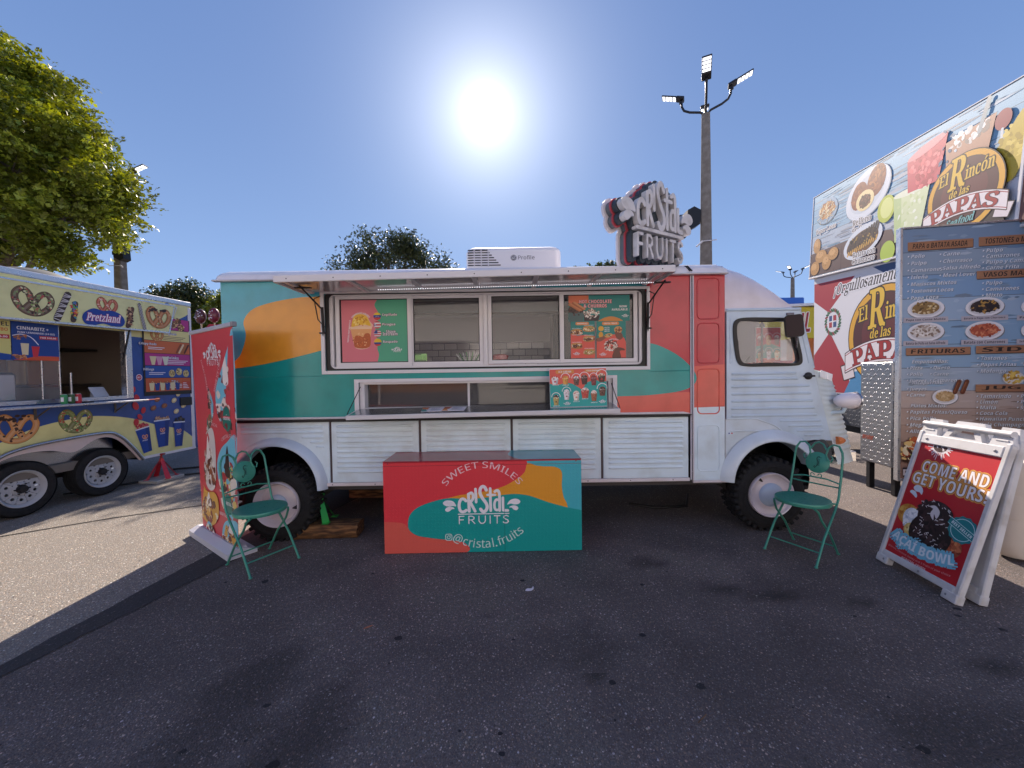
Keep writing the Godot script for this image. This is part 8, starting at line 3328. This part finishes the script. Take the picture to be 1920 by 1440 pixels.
func surroundings() -> void:
	var post := lamp_post("lamp_post", "tall concrete lamp post rising behind the cab, all its lamp panels lit", Vector3(4.54, 0, -9.0), -25.0, 7.4)
	copy_of(post, "concrete lamp post half hidden by the big tree behind the pretzel trailer", Vector3(-12.05, 0, -12.0), 88.0)
	copy_of(post, "small far lamp post between the truck's cab and the potato trailer", Vector3(18.2, 0.0, -25.0), 40.0)
	loudspeaker(Vector3(4.22, 5.02, -9.0), 0.0, "black loudspeaker on the lamp post behind the cab")
	loudspeaker(Vector3(-11.8, 5.35, -11.8), 180.0, "black loudspeaker on the lamp post by the big tree")
	var g := Geo.new()
	g.tube([Vector3(-0.16, 0.0, 0.17), Vector3(0.16, 0.03, 0.17)], 0.012, 6)
	g.tube([Vector3(-0.16, 0.0, 0.17), Vector3(-0.3, -0.12, 0.17)], 0.02, 6)
	g.k = Color.WHITE
	whole("cable_tie", g, M.white_frame, "white strap round the lamp post behind the cab", "strap", Vector3(4.54, 4.45, -9.0))
	g = Geo.new()
	g.tube([Vector3(-0.18, 0.0, 0.17), Vector3(0.18, 0.0, 0.17)], 0.01, 6)
	g.tube([Vector3(0.17, 0.0, 0.17), Vector3(0.24, -0.05, 0.17)], 0.02, 6)
	whole("cable_tie", g, M.white_frame, "white strap round the lamp post by the big tree", "strap", Vector3(-12.05, 4.98, -12.0))
	# trees
	tree("maple_tree", "big bright green leafy tree rising behind the pretzel trailer", Vector3(-13.3, 0.5, -9.6), [[Vector3(0.2, 7.4, 0), 2.0], [Vector3(1.9, 6.4, 0.3), 1.7], [Vector3(0.9, 5.6, 0.9), 1.6], [Vector3(2.7, 5.4, 0), 1.25], [Vector3(0.0, 8.9, 0.0), 1.2], [Vector3(1.3, 7.9, -0.2), 1.3], [Vector3(-1.6, 6.6, 0.3), 2.0], [Vector3(-2.6, 5.4, 0), 1.7], [Vector3(2.2, 4.7, 0.6), 0.95], [Vector3(-0.6, 5.0, 0.8), 1.3], [Vector3(-1.3, 8.4, 0), 1.4], [Vector3(2.3, 4.0, 0.5), 0.8], [Vector3(0.5, 4.2, 0.9), 1.1], [Vector3(3.0, 6.2, 0), 0.9]], 3500, 0.135, 0.36, M.leaf_bright, 0.24, 3.2, 41, 34, 0.06)
	tree("oak_tree", "dark spreading tree behind the truck roof, left of the air conditioner", Vector3(-5.0, 0, -16.0), [[Vector3(0, 6.1, 0), 1.45], [Vector3(-1.5, 5.5, 0), 1.15], [Vector3(1.5, 5.7, 0), 1.2], [Vector3(-0.8, 6.6, 0.2), 0.9], [Vector3(0.9, 6.6, 0.2), 0.9], [Vector3(2.2, 5.4, 0), 0.8]], 620, 0.13, 0.36, M.leaf_dark, 0.22, 3.0, 51)
	tree("oak_tree", "small dark tree top showing under the letter sign", Vector3(4.1, 0, -16.5), [[Vector3(0, 5.5, 0), 0.75], [Vector3(-0.9, 5.2, 0), 0.8], [Vector3(1.0, 5.0, 0), 0.9]], 550, 0.16, 0.26, M.leaf_far, 0.18, 2.8, 61)
	tree("oak_tree", "dark rounded tree behind the right end of the pretzel trailer roof", Vector3(-14.2, 0, -17.0), [[Vector3(0, 4.9, 0), 1.1], [Vector3(-1.2, 4.5, 0), 0.9], [Vector3(1.0, 4.4, 0), 1.0]], 520, 0.14, 0.34, M.leaf_far, 0.2, 2.4, 71)
	tree("oak_tree", "pale olive tree between the pretzel trailer and the truck's rear corner", Vector3(-11.6, 0, -16.5), [[Vector3(0, 4.2, 0), 1.2], [Vector3(1.2, 3.6, 0), 1.1], [Vector3(-1.0, 3.6, 0), 1.1]], 1000, 0.16, 0.28, M.leaf_bright, 0.2, 2.0, 81)
	tree("oak_tree", "far dark treetop beyond the yellow stall right of the cab", Vector3(22.5, 0, -30.0), [[Vector3(0, 4.6, 0), 1.3], [Vector3(1.6, 4.3, 0), 1.1]], 500, 0.2, 0.34, M.leaf_far, 0.22, 2.6, 91)
	# yellow stall seen between the cab and the potato trailer
	var t := thing("yellow_stall", "yellow food stall with red lettering and orange mesh beyond the truck's nose", "food stall", Vector3(10.2, 0, -12.4))
	g = Geo.new()
	g.k = h("c2b02c")
	g.box(Vector3(-1.2, 2.5, -2.5), Vector3(2.8, 3.5, 0.0), 0.01)
	frame(g, Vector3(-1.2, 2.5, 0.003), 1.0)
	g.text_edge("ML", 0.32, 0.5, 0.62, 0.62, sans_bold, h("9a2430"), h("e6e0d8"), 0.03, 0.0, 0.1, 0.25)
	part("fascia", g, M.plain, t)
	g = Geo.new()
	g.k = h("d5d6dc")
	g.prism(P([-1.4, 3.5, 3.0, 3.66, 3.0, 3.72, -1.4, 3.58]), -2.6, 0.15)
	part("awning", g, M.plain, t)
	g = Geo.new()
	g.k = h("b9b2a8")
	g.box(Vector3(-1.15, 0.3, -2.4), Vector3(2.7, 2.5, -0.3), 0.01)
	part("body", g, M.plain, t)
	g = Geo.new()
	g.k = h("d9762c")
	for i in 36:
		g.box(Vector3(-1.15, 1.2 + i * 0.036, -0.02), Vector3(2.6, 1.216 + i * 0.036, -0.01))
	for i in 90:
		g.box(Vector3(-1.15 + i * 0.042, 1.2, -0.009), Vector3(-1.134 + i * 0.042, 2.5, 0.0))
	var net := part("mesh_screen", g, M.plain, t)
	net.set_meta("kind", "stuff")
	g = Geo.new()
	g.k = h("3a68b5")
	g.box(Vector3(-0.5, 0.0, -0.4), Vector3(0.4, 0.35, 0.1), 0.03)
	whole("blue_tarp", g, M.rough, "folded blue tarp on the roof beyond the truck's mirror", "tarp", Vector3(9.4, 3.56, -13.0))
	# hedge line that closes the far side of the lot
	var mm := MultiMesh.new()
	mm.transform_format = MultiMesh.TRANSFORM_3D
	mm.mesh = leaf_clump(7, 26, 0.5, 0.8)
	var r := RandomNumberGenerator.new()
	r.seed = 3
	mm.instance_count = 2600
	for i in 2600:
		var x := r.randf_range(-75, 75)
		var top := 3.2 + 1.4 * sin(x * 0.21) + 0.8 * sin(x * 0.57 + 1.0)
		mm.set_instance_transform(i, Transform3D(Basis.from_euler(Vector3(0, r.randf() * TAU, 0)), Vector3(x, r.randf() * top, -48.0 + r.randf_range(-1.5, 1.5))))
	var hedge := MultiMeshInstance3D.new()
	hedge.name = "hedge"
	hedge.multimesh = mm
	hedge.material_override = M.leaf_far
	add_child(hedge)
	tag(hedge, "distant hedge along the far side of the lot", "hedge", "", "stuff")


# behind the viewer: a table, plus building and trailer added for bounce and reflections
func behind() -> void:
	var t := thing("added_bounce_building", "long pale block building added across the lot to bounce sunlight, mirrored in the truck windows", "building", Vector3(0, 0, 9.2))
	var g := Geo.new()
	g.k = h("dedad8")
	g.box(Vector3(-24, 0, 0), Vector3(24, 5.4, 8))  # pale wall added to bounce sunlight onto the shaded truck side
	part("wall", g, M.rough, t)
	g = Geo.new()
	g.k = h("b8b0a6")
	g.box(Vector3(-24.2, 5.4, -0.25), Vector3(24.2, 6.6, 8.2), 0.03)
	part("roof", g, M.rough, t)
	for i in 7:
		var x := -20.0 + i * 6.6
		g = Geo.new()
		g.k = h("4c5158")
		g.box(Vector3(x, 1.0, -0.04), Vector3(x + 1.9, 2.6, 0.0), 0.01)
		var w := part("window", g, M.paint, t)
		g = Geo.new()
		g.k = h("e2dfda")
		g.box(Vector3(x - 0.08, 0.9, -0.08), Vector3(x + 1.98, 1.0, 0.0), 0.01)
		part("sill", g, M.plain, w)
	t = thing("added_dark_trailer", "dark plum trailer with an orange stripe, added across the lot to vary the counter glass reflection", "food trailer", Vector3(-4.2, 0, 6.2))
	g = Geo.new()
	g.k = h("3a2a3c")
	g.box(Vector3(-2.6, 0.45, 0), Vector3(2.6, 2.7, 2.2), 0.06)  # added to darken and vary what the counter glass mirrors
	part("body", g, M.paint, t)
	g = Geo.new()
	g.k = h("9a5a2c")
	g.box(Vector3(-2.6, 0.9, -0.006), Vector3(2.6, 1.3, -0.001))
	part("stripe", g, M.paint, t)
	g = Geo.new()
	g.k = h("1c1a20")
	g.box(Vector3(-1.6, 1.5, -0.012), Vector3(1.0, 2.3, -0.002), 0.004)
	part("window", g, M.paint, t)
	for x in [-0.5, 0.4]:
		g = Geo.new()
		g.t = Transform3D(Basis(Vector3.RIGHT, -PI / 2), Vector3(x, 0.33, 0.05))
		g.lathe([Vector2(0.0, -0.2), Vector2(0.31, -0.2), Vector2(0.335, -0.16), Vector2(0.335, -0.03), Vector2(0.3, 0.0), Vector2(0.0, -0.02)], 28)
		part("wheel", g, M.rubber, t)
	t = thing("picnic_table", "red picnic table with a white umbrella pole, mirrored in the counter glass", "picnic table", Vector3(-3.3, 0, 2.2), 12.0)
	g = Geo.new()
	g.k = h("c22f34")
	for i in 5:
		var gp := Geo.new()
		gp.k = h("c22f34")
		gp.box(Vector3(-0.9, 0.73, -0.38 + i * 0.155), Vector3(0.9, 0.76, -0.24 + i * 0.155), 0.005)
		part("plank", gp, M.paint, t)
	for s in [-1.0, 1.0]:
		g = Geo.new()
		g.k = h("c22f34")
		g.box(Vector3(-0.9, 0.43, s * 0.68 - 0.12), Vector3(0.9, 0.46, s * 0.68 + 0.12), 0.005)
		part("bench", g, M.paint, t)
		g = Geo.new()
		g.k = h("8f2428")
		g.tube([Vector3(s * 0.6, 0.0, -0.7), Vector3(s * 0.6, 0.73, -0.25)], 0.03, 6)
		g.tube([Vector3(s * 0.6, 0.0, 0.7), Vector3(s * 0.6, 0.73, 0.25)], 0.03, 6)
		g.tube([Vector3(s * 0.6, 0.42, -0.78), Vector3(s * 0.6, 0.42, 0.78)], 0.025, 6)
		part("leg_frame", g, M.paint, t)
	g = Geo.new()
	g.tube([Vector3(0, 0.0, 0), Vector3(0, 2.3, 0)], 0.024, 8)
	part("pole", g, M.white_frame, t)
func _ready() -> void:
	rng.seed = 2024
	camera_and_light()
	materials()
	tread_materials()
	ground()
	food_truck()
	roof_things()
	counter_things()
	step_box()
	block_and_stands()
	roll_banner()
	var chair := bistro_chair("bistro_chair", "green bistro chair in front of the roll-up banner and the truck's rear wheel", Vector3(-2.05, 0.0, -3.09), 60.0)
	copy_of(chair, "green bistro chair in front of the truck's front wheel, near the folding sign", Vector3(2.36, 0.0, -3.12), -62.0)
	a_frame()
	pretzel_trailer()
	potato_trailer()
	surroundings()
	behind()
